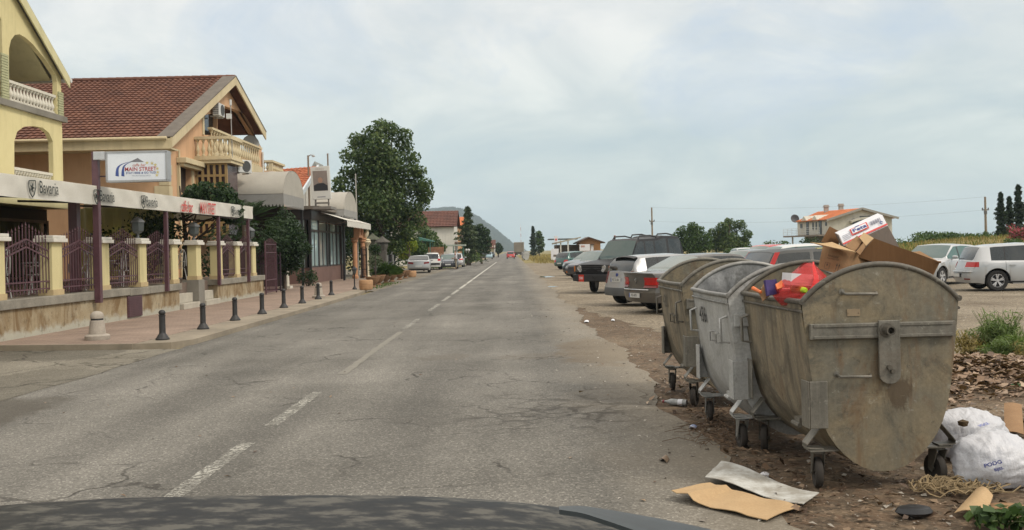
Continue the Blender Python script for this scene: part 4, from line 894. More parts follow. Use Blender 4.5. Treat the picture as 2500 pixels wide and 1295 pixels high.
bit('cardboard_scrap', 'long torn cardboard strip at the bottom right edge', 'cardboard', (2400, 1255), (2500, 1256), (2500, 1243), (2410, 1240), 0.02, CARD_M, 0.01)
bit('cardboard_scrap', 'folded tan cardboard corner behind the white bags', 'cardboard', (2452, 1062), (2500, 1068), (2495, 1022), (2452, 1018), 0.02, CARD_M, 0.012, 0.10)
bit('wrapper', 'small blue and white wrapper on the road edge', 'wrapper', (1682, 1046), (1698, 1049), (1702, 1043), (1686, 1041), 0.006, mat('blue_wrapper', (0.05, 0.16, 0.5), 0.4, col2=(0.6, 0.6, 0.65), scale=40), 0.01)
bit('paper_scrap', 'white paper scrap on the soil beside the near container wheel', 'paper', (1852, 1164), (1876, 1168), (1878, 1160), (1858, 1158), 0.006, WHITEB, 0.01)
bit('leaf', 'large dry brown leaf lying on the asphalt', 'leaf', (1608, 1126), (1628, 1133), (1634, 1124), (1620, 1118), 0.006, LITTER, 0.02)
bit('paper_scrap', 'crumpled white paper by the car park edge', 'paper', (1426, 788), (1438, 788), (1437, 784), (1428, 784), 0.006, WHITEB, 0.012)
bit('paper_scrap', 'white plastic scrap on the gravel left of containers', 'paper', (1492, 784), (1501, 785), (1500, 781), (1493, 781), 0.006, WHITEB, 0.01)
def bottle(label, c, ang, m, capm, s=1.0):
    t = thing('bottle', label, 'bottle', c); M = Matrix.Translation(c) @ Matrix.Rotation(ang, 4, 'Z')
    mb = MB(); mb.M = M; mb.lathe([(0, -.12 * s), (.035 * s, -.12 * s), (.038 * s, -.08 * s), (.033 * s, -.03 * s), (.038 * s, .03 * s), (.034 * s, .07 * s), (.014 * s, .12 * s), (.013 * s, .145 * s)], (0, 0, 0.036 * s), 14, 'x'); part(t, 'bottle_body', mb, m, 50)
    mb = MB(); mb.M = M; mb.lathe([(.017 * s, .142 * s), (.017 * s, .165 * s), (0, .166 * s)], (0, 0, 0.036 * s), 12, 'x'); part(t, 'cap', mb, capm, 40)
    mb = MB(); mb.M = M; mb.lathe([(.0386 * s, -.075 * s), (.0366 * s, -.03 * s), (.0366 * s, -.02 * s)], (0, 0, 0.036 * s), 14, 'x'); part(t, 'paper_label', mb, WHITEB, 50)
bottle('green plastic bottle with a red cap by the leaf heap', gp(2492, 952), R(180), mat('green_pet', (0.03, 0.20, 0.05), 0.15), REDINK, 1.0)
bottle('crushed clear plastic bottle at the road edge beside the silver container', gp(1652, 990), R(150), mat('clear_pet', (0.40, 0.41, 0.40), 0.2, var=0.4, scale=30), mat('maroon_cap', (0.25, 0.04, 0.05), 0.5), 0.9)
# dry stalks around the casters, weeds
mb = MB()
for _ in range(90):
    p = gp(r.uniform(1690, 1800), r.uniform(1020, 1090)); a = r.uniform(0, 6.28); l = r.uniform(0.08, 0.3)
    mb.tube([(p.x, p.y, 0.01), (p.x + l * .5 * math.cos(a), p.y + l * .5 * math.sin(a), r.uniform(.01, .06)), (p.x + l * math.cos(a + .3), p.y + l * math.sin(a + .3), 0.01)], 0.003, 4)
struct('dry_stalks', mb, mat('stalk', (0.16, 0.10, 0.06), 0.9, var=0.4, scale=20), 0, 'stuff', 'dry stalks around the container wheels')
rs = np.random.RandomState(9)
def weed(name, label, cx, cy, rx, ry, n, h, wd, m, seed, lean=0.45, z0=0.0):
    rs = np.random.RandomState(seed); d = rs.normal(size=(n, 2)) * 0.45; P = np.stack([cx + d[:, 0] * rx, cy + d[:, 1] * ry, np.full(n, z0)], 1)
    o = blade_mesh(name, P, h, wd, rs, m, None, (cx, cy, 0), lean); o['label'] = label; o['category'] = 'weed'; return o
c = gp(2445, 862)
def bush_weed(label, c, hw, h, n, m, seed, fs=0.10):
    t = thing('weed_bush', label, 'weed', c); rs = np.random.RandomState(seed)
    mb = MB()
    for k in range(14):
        a = k * 2.4; mb.tube([c, (c.x + hw * .5 * math.cos(a), c.y + hw * .5 * math.sin(a), h * .6), (c.x + hw * .8 * math.cos(a), c.y + hw * .8 * math.sin(a), h * .95)], [0.006, 0.004, 0.002], 4)
    part(t, 'stem', mb, mat('weed_stem', (0.09, 0.12, 0.04), 0.8))
    d = rs.normal(size=(n, 3)); d /= np.linalg.norm(d, axis=1)[:, None]; rr = rs.random(n) ** 0.5 * (0.75 + 0.35 * np.sin(np.arctan2(d[:, 1], d[:, 0]) * 3 + seed) * np.cos(d[:, 2] * 4))
    P = np.stack([c.x + d[:, 0] * hw * rr, c.y + d[:, 1] * hw * .8 * rr, np.maximum(.01, h * .42 + d[:, 2] * h * .55 * rr)], 1)
    V, Fq = leaf_quads(P, d + np.array([0, 0, .8]), fs, rs, .13, .4, -1.2); _np_obj('foliage', V - np.array(tuple(c)), Fq, 4, m, t); return t
FEATH = leafmat('feathery_leaf', [(0.0, (0.07, 0.11, 0.035)), (0.5, (0.13, 0.19, 0.06)), (0.8, (0.20, 0.25, 0.09)), (1.0, (0.32, 0.30, 0.14))], 0.35)
bush_weed('feathery bright green weed bush behind the containers', gp(2440, 868), 0.42, 0.66, 3600, FEATH, 5)
bush_weed('low green weed bush spreading beside the taller feathery one', gp(2475, 880), 0.45, 0.36, 2600, FEATH, 6)
bush_weed('straw-yellow dry weed clump at the container corner', gp(2370, 868), 0.34, 0.38, 1300, STRAW, 7)
bush_weed('yellowish weed at the right edge beside the green ones', gp(2503, 885), 0.24, 0.30, 600, STRAW, 8)
c = gp(2450, 1290); t = thing('ivy_plant', 'small leafy green plant at the bottom right corner', 'plant', c)
mb = MB()
for k in range(9): mb.tube([c, (c.x + .1 * math.cos(k), c.y + .08 * math.sin(k), .06), (c.x + .17 * math.cos(k), c.y + .13 * math.sin(k), .07)], 0.003, 4)
part(t, 'stem', mb, MATS['weed_stem']); foliage(t, 'leaves', [(c.x, c.y, 0.06, 0.2, 0.12, 0.06)], 130, 0.06, MIDGREEN, 3, 0.9, base=c)
# ------------------------------------------------------------------ left side of the street
from mathutils.geometry import tessellate_polygon
def plate(mb, outer, holes, f, a, b):
    """flat wall with openings, thickness from a to b; f(u, v, w) -> world"""
    loops = [outer] + holes; flat = [p for l in loops for p in l]
    tri = tessellate_polygon([[Vector((u, v, 0)) for u, v in l] for l in loops]); n = len(flat)
    vs = [f(u, v, a) for u, v in flat] + [f(u, v, b) for u, v in flat]
    fs = [tuple(t) for t in tri] + [tuple(i + n for i in t[::-1]) for t in tri]; o = 0
    for l in loops:
        m = len(l)
        for i in range(m): fs.append((o + i, o + (i + 1) % m, n + o + (i + 1) % m, n + o + i))
        o += m
    return mb.add(vs, fs)
def XP(X, pts): return [(lambda p: (p.y, p.z))(onx(a, b, X)) for a, b in pts]
fX = lambda u, v, w_: (w_, u, v)
def wallmat(name, a, b, bumpy=0.15):
    g = G(name); v = g.co(); n = g.noise(v, 0.8, 6, 0.62); st = g.noise(g.map(v, (2.5, 2.5, 0.35)), 1.0, 6, 0.65)
    c = g.mix(g.ramp(n, [(0.35, 0.0), (0.68, 1.0)]), a, b); c = g.mix(g.math('MULTIPLY', g.ramp(st, [(0.50, 0.0), (0.72, 1.0)]), 0.42), c, tuple(x * 0.60 for x in b)); bl = g.noise(v, 4.0, 8, 0.75); c = g.mix(g.math('MULTIPLY', g.ramp(bl, [(0.60, 0.0), (0.70, 1.0)]), 0.22), c, tuple(x * 0.7 for x in b))
    g.bump(g.noise(v, 35, 4), bumpy, 0.01); return g.fin(c, 0.88, 0, 0.25)
YEL = wallmat('yellow_render', (0.62, 0.545, 0.30), (0.56, 0.485, 0.26))
YELP = wallmat('pale_yellow_trim', (0.60, 0.55, 0.33), (0.52, 0.475, 0.28))
CREAM = wallmat('cream_trim', (0.60, 0.51, 0.335), (0.52, 0.435, 0.28))
PEACH = wallmat('peach_render', (0.62, 0.39, 0.235), (0.56, 0.345, 0.20))
WHT = wallmat('white_render', (0.62, 0.60, 0.55), (0.52, 0.50, 0.455))
GREYR = wallmat('grey_render', (0.23, 0.215, 0.185), (0.17, 0.155, 0.13), 0.4)
BALU = mat('baluster_plaster', (0.62, 0.585, 0.50), 0.8, var=0.12, scale=4)
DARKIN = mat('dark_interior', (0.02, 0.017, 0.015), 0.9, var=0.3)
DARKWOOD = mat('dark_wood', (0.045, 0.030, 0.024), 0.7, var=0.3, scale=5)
PURPLE = mat('purple_steel', (0.112, 0.048, 0.060), 0.45, var=0.25, scale=6)
BLACKST = mat('black_iron', (0.016, 0.016, 0.018), 0.5, var=0.3, scale=10)
def tilemat(name, a, b, d):
    g = G(name); v = g.co(); geo = g.n('ShaderNodeNewGeometry')
    wv = g.vor(g.map(v, (4.2, 3.2, 3.2)), 1.0, 'F1', 'Color'); s1 = g.n('ShaderNodeSeparateColor'); g.l(wv, s1.inputs[0])
    c = g.mix(s1.outputs[0], a, b); c = g.mix(g.math('MULTIPLY', g.ramp(g.noise(v, 0.7, 6, 0.7), [(0.45, 0.0), (0.7, 1.0)]), 0.6), c, d)
    g.bump(g.noise(v, 30, 3), 0.3, 0.01); return g.fin(c, 0.85, 0, 0.25)
TILE = tilemat('brown_roof_tile', (0.125, 0.055, 0.038), (0.180, 0.082, 0.053), (0.070, 0.037, 0.030))
TILER = tilemat('red_roof_tile', (0.36, 0.115, 0.055), (0.46, 0.155, 0.07), (0.24, 0.08, 0.05))
TILEO = tilemat('orange_roof_tile', (0.55, 0.17, 0.065), (0.62, 0.22, 0.09), (0.42, 0.13, 0.06))
def tiles(mb, e0, e1, r0, r1, pitch=0.25, row=0.34, t=0.06):
    """pantile sheet: eave e0-e1, ridge r0-r1, with rolls and stepped courses"""
    e0, e1, r0, r1 = map(Vector, (e0, e1, r0, r1)); n = ((e1 - e0).cross(r0 - e0)).normalized()
    if n.z < 0: n = -n
    nc = max(2, int((e1 - e0).length / pitch)); nr = max(2, int((r0 - e0).length / row)); vs, fs = [], []
    cols = nc * 4 + 1
    for j in range(nr):
        for vv, h in ((j / nr, 0.055), ((j + 1) / nr, 0.01)):
            for i in range(cols):
                u = i / (cols - 1); p = e0.lerp(e1, u).lerp(r0.lerp(r1, u), vv); vs.append(p + n * (h + 0.035 * (0.5 + 0.5 * math.cos(i * math.pi / 2))))
    for k in range(2 * nr - 1):
        for i in range(cols - 1): fs.append((k * cols + i, k * cols + i + 1, (k + 1) * cols + i + 1, (k + 1) * cols + i))
    mb.add(vs, fs); d = n * t
    return mb.hexa([e0 - d, e1 - d, r0 - d, r1 - d, e0, e1, r0, r1])
def ridge(mb, a, b, r=0.12, step=0.4):
    a, b = Vector(a), Vector(b); n = int((b - a).length / step)
    for k in range(n):
        p0, p1 = a.lerp(b, k / n), a.lerp(b, (k + 1.08) / n); mb.tube([p0, p1], [r, r * 0.86], 8)
_bal = {}
def baluster_mesh(h, m, rr=0.075):
    k = (round(h, 2), m.name, rr)
    if k not in _bal:
        mb = MB(); P = [(0.9, 0), (0.9, .08), (0.5, .10), (0.45, .16), (0.8, .26), (1.0, .36), (0.85, .48), (0.5, .62), (0.38, .76), (0.42, .84), (0.7, .86), (0.7, .90), (0.9, .92), (0.9, 1.0)]
        mb.lathe([(a * rr, z * h) for a, z in P], (0, 0, 0), 10); me = _mesh('baluster', mb, m, 40, None); _bal[k] = me
    return _bal[k]
def balusters(parent, a, b, n, h, m, rr=0.075):
    a, b = Vector(a), Vector(b); base = Vector(parent.location)
    for k in range(n):
        o = bpy.data.objects.new('baluster', baluster_mesh(h, m, rr)); COL.objects.link(o); o.parent = parent; o.location = a.lerp(b, (k + 0.5) / n) - base

# --- yellow house with arched balconies
XY = -16.0
t = thing('yellow_house', 'yellow house with arched balconies and white balustrades at left edge of the street', 'house', (XY, 30, 0))
mb = MB()
roofl = onx(168, 192, XY + .18); sl = (onx(60, 0, XY + .18).z - roofl.z) / (onx(60, 0, XY + .18).y - roofl.y)
ra = lambda y: roofl.z + sl * (y - roofl.y)
yk = 26.0
outer = [(18.0, 3.45), (33.72, 3.45), (33.72, ra(33.72) - 0.15), (yk, ra(yk) - 0.15), (18.0, ra(2 * yk - 18.0) - 0.15)]
up = XP(XY, [(22, 250), (22, 120), (27, 98), (36, 86), (48, 84), (62, 92), (80, 108), (110, 145), (136, 184), (139, 200), (139, 292)])
up2 = [(y - 3.55, z) for y, z in XP(XY, [(22, 250), (22, 100), (27, 78), (40, 64), (60, 54), (85, 54), (110, 64), (128, 84), (136, 110), (139, 200), (139, 292)])]
lo = XP(XY, [(35, 438), (35, 345), (42, 322), (58, 310), (80, 308), (104, 312), (120, 325), (129, 346), (131, 441)])
lo2 = [(y - 3.6, z) for y, z in lo]; lo3 = [(y - 7.2, z) for y, z in lo]
lo = [(y, max(z, 3.78)) if i in (0, len(lo) - 1) else (y, z) for i, (y, z) in enumerate(lo)]
gf = [[(a, 0.9), (a, 3.1), (b, 3.1), (b, 0.9)] for a, b in ((19, 22.3), (22.8, 26), (26.5, 29.8), (30.3, 33.6))]
plate(mb, outer, [up, lo, lo2, up2], fX, XY, XY - 0.16)
part(t, 'wall', mb, YEL)
mb = MB(); mb.box(XY - 8, XY - 1.95, 18, 33.68, 3.8, ra(33.68) - 0.1); part(t, 'rear_wall', mb, wallmat('tan_render', (0.50, 0.38, 0.26), (0.45, 0.33, 0.22)))
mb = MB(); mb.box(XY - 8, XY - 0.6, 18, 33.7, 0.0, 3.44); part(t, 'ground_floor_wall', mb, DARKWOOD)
zs = onx(158, 301, XY).z
mb = MB(); mb.box(XY - 2.0, XY + 0.12, 17.9, 33.9, zs, zs + 0.2); part(t, 'balcony_slab', mb, GREYR)
mb = MB(); mb.box(XY - 2.0, XY + 0.1, 17.9, 33.88, 3.46, 3.78); part(t, 'balcony_slab', mb, YELP)
for k, (zb, zt) in enumerate(((zs + 0.2, onx(145, 236, XY).z), (3.78, onx(145, 426, XY).z))):
    y0, y1 = (lo if k else up)[0][0], (lo if k else up)[-1][0]
    for d in (0, -3.55):
        mb = MB(); mb.box(XY - 0.24, XY - 0.02, y0 + d, y1 + d, zt - 0.09, zt); mb.box(XY - 0.22, XY - 0.04, y0 + d, y1 + d, zb + 0.002, zb + 0.07); part(t, 'handrail', mb, BALU)
        balusters(t, (XY - 0.12, y0 + d, zb + 0.07), (XY - 0.12, y1 + d, zb + 0.07), 15 if k == 0 else 15, zt - 0.09 - zb - 0.07, BALU, 0.09)
mb = MB(); mb.hexa([(XY - 1.94, yk, ra(yk) - .30), (XY - .36, yk, ra(yk) - .30), (XY - 1.94, 33.68, ra(33.68) - .30), (XY - .36, 33.68, ra(33.68) - .30), (XY - 1.94, yk, ra(yk) - .24), (XY - .36, yk, ra(yk) - .24), (XY - 1.94, 33.68, ra(33.68) - .24), (XY - .36, 33.68, ra(33.68) - .24)]); part(t, 'balcony_ceiling', mb, YELP)
# window strips of the ground floor
for a, b in ((19, 22.3), (22.8, 26), (26.5, 29.8), (30.3, 33.6)):
    mb = MB()
    for y in (a + 0.05, (a + b) / 2, b - 0.05): mb.box(XY - 0.58, XY - 0.50, y - 0.06, y + 0.06, 1.0, 3.05)
    for z in (1.05, 2.2, 3.0): mb.box(XY - 0.575, XY - 0.51, a, b, z - 0.05, z + 0.05)
    f = part(t, 'window_frame', mb, mat('brown_frame', (0.16, 0.11, 0.08), 0.6)); mb = MB(); mb.box(XY - 0.60, XY - 0.56, a, b, 1.0, 3.05); part(f, 'pane', mb, mat('dark_pane', (0.02, 0.024, 0.026), 0.08, spec=0.6))
mb = MB()  # rake fascia and roof
for y0, y1 in ((yk, 33.95), (yk, 17.2)):
    z0, z1 = ra(yk), ra(33.95) if y1 > yk else ra(2 * yk - 17.2)
    mb.hexa([(XY - 9, y0, z0 - .02), (XY + .16, y0, z0 - .02), (XY - 9, y1, z1 - .02), (XY + .16, y1, z1 - .02), (XY - 9, y0, z0 + .16), (XY + .16, y0, z0 + .16), (XY - 9, y1, z1 + .16), (XY + .16, y1, z1 + .16)])
rf = part(t, 'roof', mb, mat('grey_roof_edge', (0.20, 0.19, 0.165), 0.85))
for y1, z1 in ((33.97, ra(33.97)), (17.17, ra(2 * yk - 17.17))):
    mb = MB(); z0 = ra(yk)
    mb.hexa([(XY + .162, yk, z0 - .32), (XY + .21, yk, z0 - .32), (XY + .162, y1, z1 - .32), (XY + .21, y1, z1 - .32), (XY + .162, yk, z0 + .06), (XY + .21, yk, z0 + .06), (XY + .162, y1, z1 + .06), (XY + .21, y1, z1 + .06)])
    part(rf, 'rake_board', mb, YELP)
mb = MB(); yA, yB = XP(XY, [(128, 300)])[0][0], 33.8
for k in range(22):
    z = zs + 0.22 + k * 0.085
    if z < ra(34) - 0.55: mb.box(XY + 0.0, XY + 0.05, up[-1][0] + 0.06 + 0.02 * (k % 2), 33.78, z, z + 0.07)
part(t, 'brick_pilaster', mb, mat('pale_green_brick', (0.42, 0.42, 0.25), 0.85, var=0.2, scale=6))
mb = MB()
for k in range(17):
    z = zs + 0.22 + k * 0.085; y = up[0][0]; mb.box(XY + 0.0, XY + 0.05, y - 0.48 + 0.02 * (k % 2), y - 0.05, z, z + 0.07)
part(t, 'brick_pilaster', mb, MATS['pale_green_brick'])
mb = MB(); p = onx(168, 190, XY + .16); mb.tube([(XY - 8, 34.05, p.z - .1), (XY + .22, 34.05, p.z - .1)], 0.08, 8); part(t, 'gutter', mb, mat('white_gutter', (0.62, 0.62, 0.6), 0.5))
# --- peach house
XG = -13.5; XR = XG + 0.45
t = thing('peach_house', 'peach house with brown tiled gable roof and cream balustrade balcony', 'house', (XG, 44, 0))
yl, ypk, yr = onx(420, 335, XR).y, onx(572, 190, XR).y, onx(645, 325, XR).y
zl, zpk, zr = onx(420, 338, XR).z, onx(572, 192, XR).z, onx(645, 325, XR).z
wl, wr = yl + 0.75, onx(640, 420, XG).y
zle = lambda y: zl + (zpk - zl) * (y - yl) / (ypk - yl)
zre = lambda y: zr + (zpk - zr) * (y - yr) / (ypk - yr)
logg = XP(XG, [(531, 385), (531, 262), (545, 258), (560, 263), (580, 270), (594, 279), (605, 292), (614, 308), (620, 326), (624, 345), (626, 375)])
door = XP(XG, [(497, 330), (497, 282), (530.3, 275), (530.3, 330)])
arch = XP(XG, [(572, 440), (572, 418), (580, 412), (592, 411), (606, 416), (614, 424), (616, 440)])
win = XP(XG, [(437, 470), (437, 407), (466, 404), (466, 470)])
mb = MB(); plate(mb, [(wl, 0), (wr, 0), (wr, zre(wr) - 0.25), (ypk, zpk - 0.25), (wl, zle(wl) - 0.25)], [logg, arch, win, door], fX, XG, XG - 0.3); part(t, 'gable_wall', mb, PEACH)
mb = MB(); mb.box(XG - 11, XG - 0.302, wl, wl + 0.3, 0, zle(wl) - 0.3); mb.box(XG - 11, XG - 2.2, wl + .3, wr, 0, zle(wl) - 0.3); part(t, 'side_wall', mb, PEACH)
mb = MB(); mb.box(XG - 2.2, XG - 0.32, logg[0][0] - 3, wr - .05, onx(560, 385, XG).z - .45, onx(560, 385, XG).z - .25); part(t, 'loggia_floor', mb, CREAM)
mb = MB(); plate(mb, [(wl + .3, 5), (wr, 5), (wr, zre(wr) - .4), (ypk, zpk - .4), (wl + .3, zle(wl) - .4)], [], fX, XG - 2.0, XG - 2.2); part(t, 'loggia_back_wall', mb, MATS['tan_render'] if 'tan_render' in MATS else bpy.data.materials['tan_render'])
mb = MB()
mb.box(XG - .28, XG - .22, win[0][0], win[2][0], win[0][1], win[2][1]); wf = part(t, 'window', mb, DARKWOOD)
mb = MB(); y0, y1 = win[0][0], win[2][0]; mb.box(XG + .002, XG + .06, y0 - .22, y0, win[0][1] - .2, win[1][1] + .02); mb.box(XG + .002, XG + .06, y1, y1 + .22, win[0][1] - .2, win[1][1] + .02); part(wf, 'frame', mb, CREAM)
mb = MB(); y0, z0 = XP(XG, [(430, 398)])[0]; y1 = XP(XG, [(486, 395)])[0][0]; mb.box(XG + .002, XG + .42, y0, y0 + 2.6, z0, z0 + .22); mb.box(XG + .002, XG + .30, y0 + .1, y0 + 2.5, z0 - .14, z0 - .002); part(wf, 'sill', mb, CREAM, False, 0.02)
mb = MB(); dz = [p[1] for p in door]; mb.box(XG - .25, XG - .2, door[0][0], door[2][0], min(dz), max(dz)); d_ = part(t, 'balcony_door', mb, MATS['dark_pane'])
mb = MB(); mb.box(XG + .002, XG + .05, door[0][0] - .2, door[0][0], min(dz), max(dz) + .1); mb.box(XG - .2, XG - .14, door[0][0] + .5, door[0][0] + .6, min(dz), max(dz)); part(d_, 'frame', mb, CREAM)
# roof
mb = MB(); tiles(mb, (XG - 12, yl - .15, zl - .05), (XR, yl - .15, zl - .05), (XG - 12, ypk, zpk + .02), (XR, ypk, zpk + .02)); rf = part(t, 'roof', mb, TILE)
mb = MB(); tiles(mb, (XG - 12, yr + .1, zr - .03), (XR, yr + .1, zr - .03), (XG - 12, ypk, zpk + .02), (XR, ypk, zpk + .02)); part(t, 'roof', mb, TILE)
mb = MB(); ridge(mb, (XG - 12, ypk, zpk + .07), (XR, ypk, zpk + .07)); part(rf, 'ridge_cap', mb, TILE, 40)
for yE, zE in ((yl - .2, zl - .08), (yr + .15, zr - .05)):
    mb = MB(); q = lambda y, z, a, b: ([(XR + a, y, z - .30), (XR + b, y, z - .30)], [(XR + a, y, z + .10), (XR + b, y, z + .10)])
    (a0, a1), (b0, b1) = q(yE, zE, .01, .07); (c0, c1), (d0, d1) = q(ypk, zpk, .01, .07)
    mb.hexa([a0, a1, c0, c1, b0, b1, d0, d1]); part(t, 'rake_board', mb, CREAM)
    mb = MB(); (a0, a1), (b0, b1) = q(yE, zE, -.02, .09); (c0, c1), (d0, d1) = q(ypk, zpk, -.02, .09)
    up_ = Vector((0, 0, .05)); mb.hexa([Vector(b0) + Vector((-.5, 0, .003)), Vector(b1) + Vector((0, 0, .003)), Vector(d0) + Vector((-.5, 0, .003)), Vector(d1) + Vector((0, 0, .003)), Vector(b0) + up_ + Vector((-.5, 0, 0)), Vector(b1) + up_, Vector(d0) + up_ + Vector((-.5, 0, 0)), Vector(d1) + up_]); part(t, 'verge', mb, mat('verge_mortar', (0.17, 0.145, 0.12), 0.9, var=.3))
mb = MB(); mb.box(XG - 12, XG + .5, yl - .22, yl - .16, zl - .42, zl - .02); mb.box(XG - 12, XG + .42, yl - .155, wl, zl - .42, zl - .36); part(t, 'eave_fascia', mb, CREAM)
mb = MB(); mb.tube([(XG - 12, yl - .30, zl - .02), (XG + .35, yl - .30, zl - .02)], 0.07, 8); part(t, 'gutter', mb, CREAM, 40)
mb = MB()
for k in range(15):
    z = 0.3 + k * 0.42; wd = 0.55 if k % 2 else 0.36
    if z < zle(wl) - 0.7: mb.box(XG - wd, XG + .04, wl - .04, wl - .002, z, z + .40); mb.box(XG + .002, XG + .04, wl + .0, wl + wd * .6, z, z + .40)
part(t, 'corner_quoins', mb, CREAM)
mb = MB(); z = zle(wl) - .75; mb.box(XG - .75, XG + .12, wl - .2, wl - .05, z + .18, z + .40); mb.box(XG - .65, XG + .08, wl - .14, wl - .045, z, z + .178); part(t, 'cornice', mb, CREAM)
mb = MB(); mb.tube([(XG + .08, wr - .1, zre(wr) - .5), (XG + .08, wr - .1, .1)], .055, 8); part(t, 'downpipe', mb, MATS['white_gutter'], 60)
mb = MB(); mb.tube([(XG + .09, wl + 1.0, zle(wl) - .6), (XG + .09, wl + 1.05, 2.0), (XG + .09, wl + 1.0, .1)], .045, 8); part(t, 'downpipe', mb, CREAM, 60)
# balcony box and loggia balustrade
pb0 = at(483, 330, 40.3); xo = at(562, 332, 40.3).x; zt = onx(563, 333, xo).z; zf = onx(563, 385, xo).z; y0, y1 = 40.3, 42.1
mb = MB(); mb.box(XG + .002, xo, y0, y1, zf - .22, zf); mb.box(XG + .002, xo + .05, y0 - .05, y1 + .05, zf - .08, zf - .002); part(t, 'balcony_slab', mb, CREAM)
for a, b, n in (((XG, y0 + .1), (xo - .1, y0 + .1), 6), ((xo - .1, y0 + .1), (xo - .1, y1), 7)):
    mb = MB(); mb.bar((a[0], a[1], zt - .05), (b[0], b[1], zt - .05), .22, .12); mb.bar((a[0], a[1], zf + .05), (b[0], b[1], zf + .05), .18, .09); part(t, 'handrail', mb, CREAM)
    balusters(t, (a[0], a[1], zf + .095), (b[0], b[1], zf + .095), n, zt - .11 - zf - .095, CREAM, .085)
zt2, zf2 = onx(600, 348, XG + .05).z, onx(600, 402, XG + .05).z; ya, yb = y1 + .05, logg[-1][0] + .1
mb = MB(); mb.box(XG + .003, XG + .22, ya, yb + .3, zt2 - .10, zt2); mb.box(XG + .003, XG + .2, ya, yb + .3, zf2 - .32, zf2 + .08); part(t, 'handrail', mb, CREAM)
balusters(t, (XG + .11, ya, zf2 + .08), (XG + .11, yb, zf2 + .08), 22, zt2 - .1 - zf2 - .08, CREAM, .085)
# glazed lattice under the balcony
mb = MB(); x0, x1 = XG + .05, xo - .25; zA, zB = 2.6, zf - .24
nc, nr = 5, 6
for k in range(nc + 1): x = x0 + (x1 - x0) * k / nc; mb.box(x - .05, x + .05, y0 + .1, y0 + .2, zA, zB)
for k in range(nr + 1): z = zA + (zB - zA) * k / nr; mb.box(x0, x1, y0 + .11, y0 + .19, z - .05, z + .05)
lw = part(t, 'lattice_window', mb, mat('ochre_wood', (0.36, 0.24, 0.10), 0.7, var=0.2)); mb = MB(); mb.box(x0, x1, y0 + .22, y1, zA, zB); part(lw, 'pane', mb, mat('plum_pane', (0.06, 0.032, 0.040), 0.2))
def ac_unit(label, c, rz):
    t = thing('air_conditioner', label, 'air conditioner', c, 0); x, y, z = c
    mb = MB(); mb.box(x - .15, x + .15, y - .42, y + .42, z, z + .58); part(t, 'casing', mb, mat('ac_white', (0.62, 0.62, 0.60), 0.5), False, 0.02)
    mb = MB(); mb.lathe([(.0, .155), (.20, .155), (.22, .168), (.25, .168), (.25, .15)], (x, y + .08, z + .29), 20, 'x'); part(t, 'fan_grille', mb, mat('dark_grille', (0.06, 0.06, 0.06), 0.6))
    mb = MB(); 
    for k in range(6): mb.box(x - .12, x + .12, y - .428, y - .422, z + .08 + k * .08, z + .11 + k * .08)
    part(t, 'louvre', mb, MATS['dark_grille']); 
    for yy in (-.28, .28): mb = MB(); mb.box(x - .3, x + .12, y + yy - .02, y + yy + .02, z - .05, z - .002); part(t, 'bracket', mb, MATS['ac_white'])
    if rz: t.rotation_euler.z = rz
p = onx(534, 285, XG + .25); ac_unit('white air conditioner high on peach gable above the balcony', (p.x, p.y, p.z), 0)
p = at(561, 422, 42.3); ac_unit('white air conditioner below the balcony beside the lattice window', (xo - .15, 42.6, p.z), R(-30))
p = onx(611, 357, XG - .2); t = thing('satellite_dish', 'grey satellite dish behind the loggia balustrade', 'satellite dish', p)
mb = MB(); mb.M = Matrix.Translation(p) @ Matrix.Rotation(R(-60), 4, 'X') @ Matrix.Rotation(R(40), 4, 'Y')
mb.M = Matrix.Translation((p.x, p.y, p.z + .1)) @ Matrix.Rotation(R(35), 4, 'Z') @ Matrix.Rotation(R(80), 4, 'X'); mb.lathe([(0, 0), (.2, .02), (.35, .06), (.45, .11), (.45, .13), (.2, .04), (0, .02)], (0, 0, 0), 24); part(t, 'dish', mb, mat('dish_grey', (0.34, 0.34, 0.33), 0.5), 40)
mb = MB(); mb.cyl((p.x, p.y, p.z - .6), (p.x, p.y, p.z + .75), .02, n=6); mb.bar((p.x, p.y, p.z - .2), (p.x + .3, p.y - .3, p.z + .2), .02, .02); part(t, 'mast', mb, MATS['dish_grey'])
p = at(566, 322, 40.6); t = thing('antenna_mast', 'thin antenna mast with a small white box on the balcony', 'antenna', p)
mb = MB(); mb.cyl((p.x, p.y, zf), at(563, 258, 40.6), .022, n=6); part(t, 'mast', mb, MATS['dish_grey']); mb = MB(); c = at(559, 285, 40.6); mb.box(c.x - .1, c.x + .1, c.y - .08, c.y + .08, c.z - .1, c.z + .12); c = at(563, 258, 40.6); mb.cyl((c.x, c.y, c.z), (c.x, c.y, c.z + .25), .05, n=8); part(t, 'receiver', mb, MATS['ac_white'])
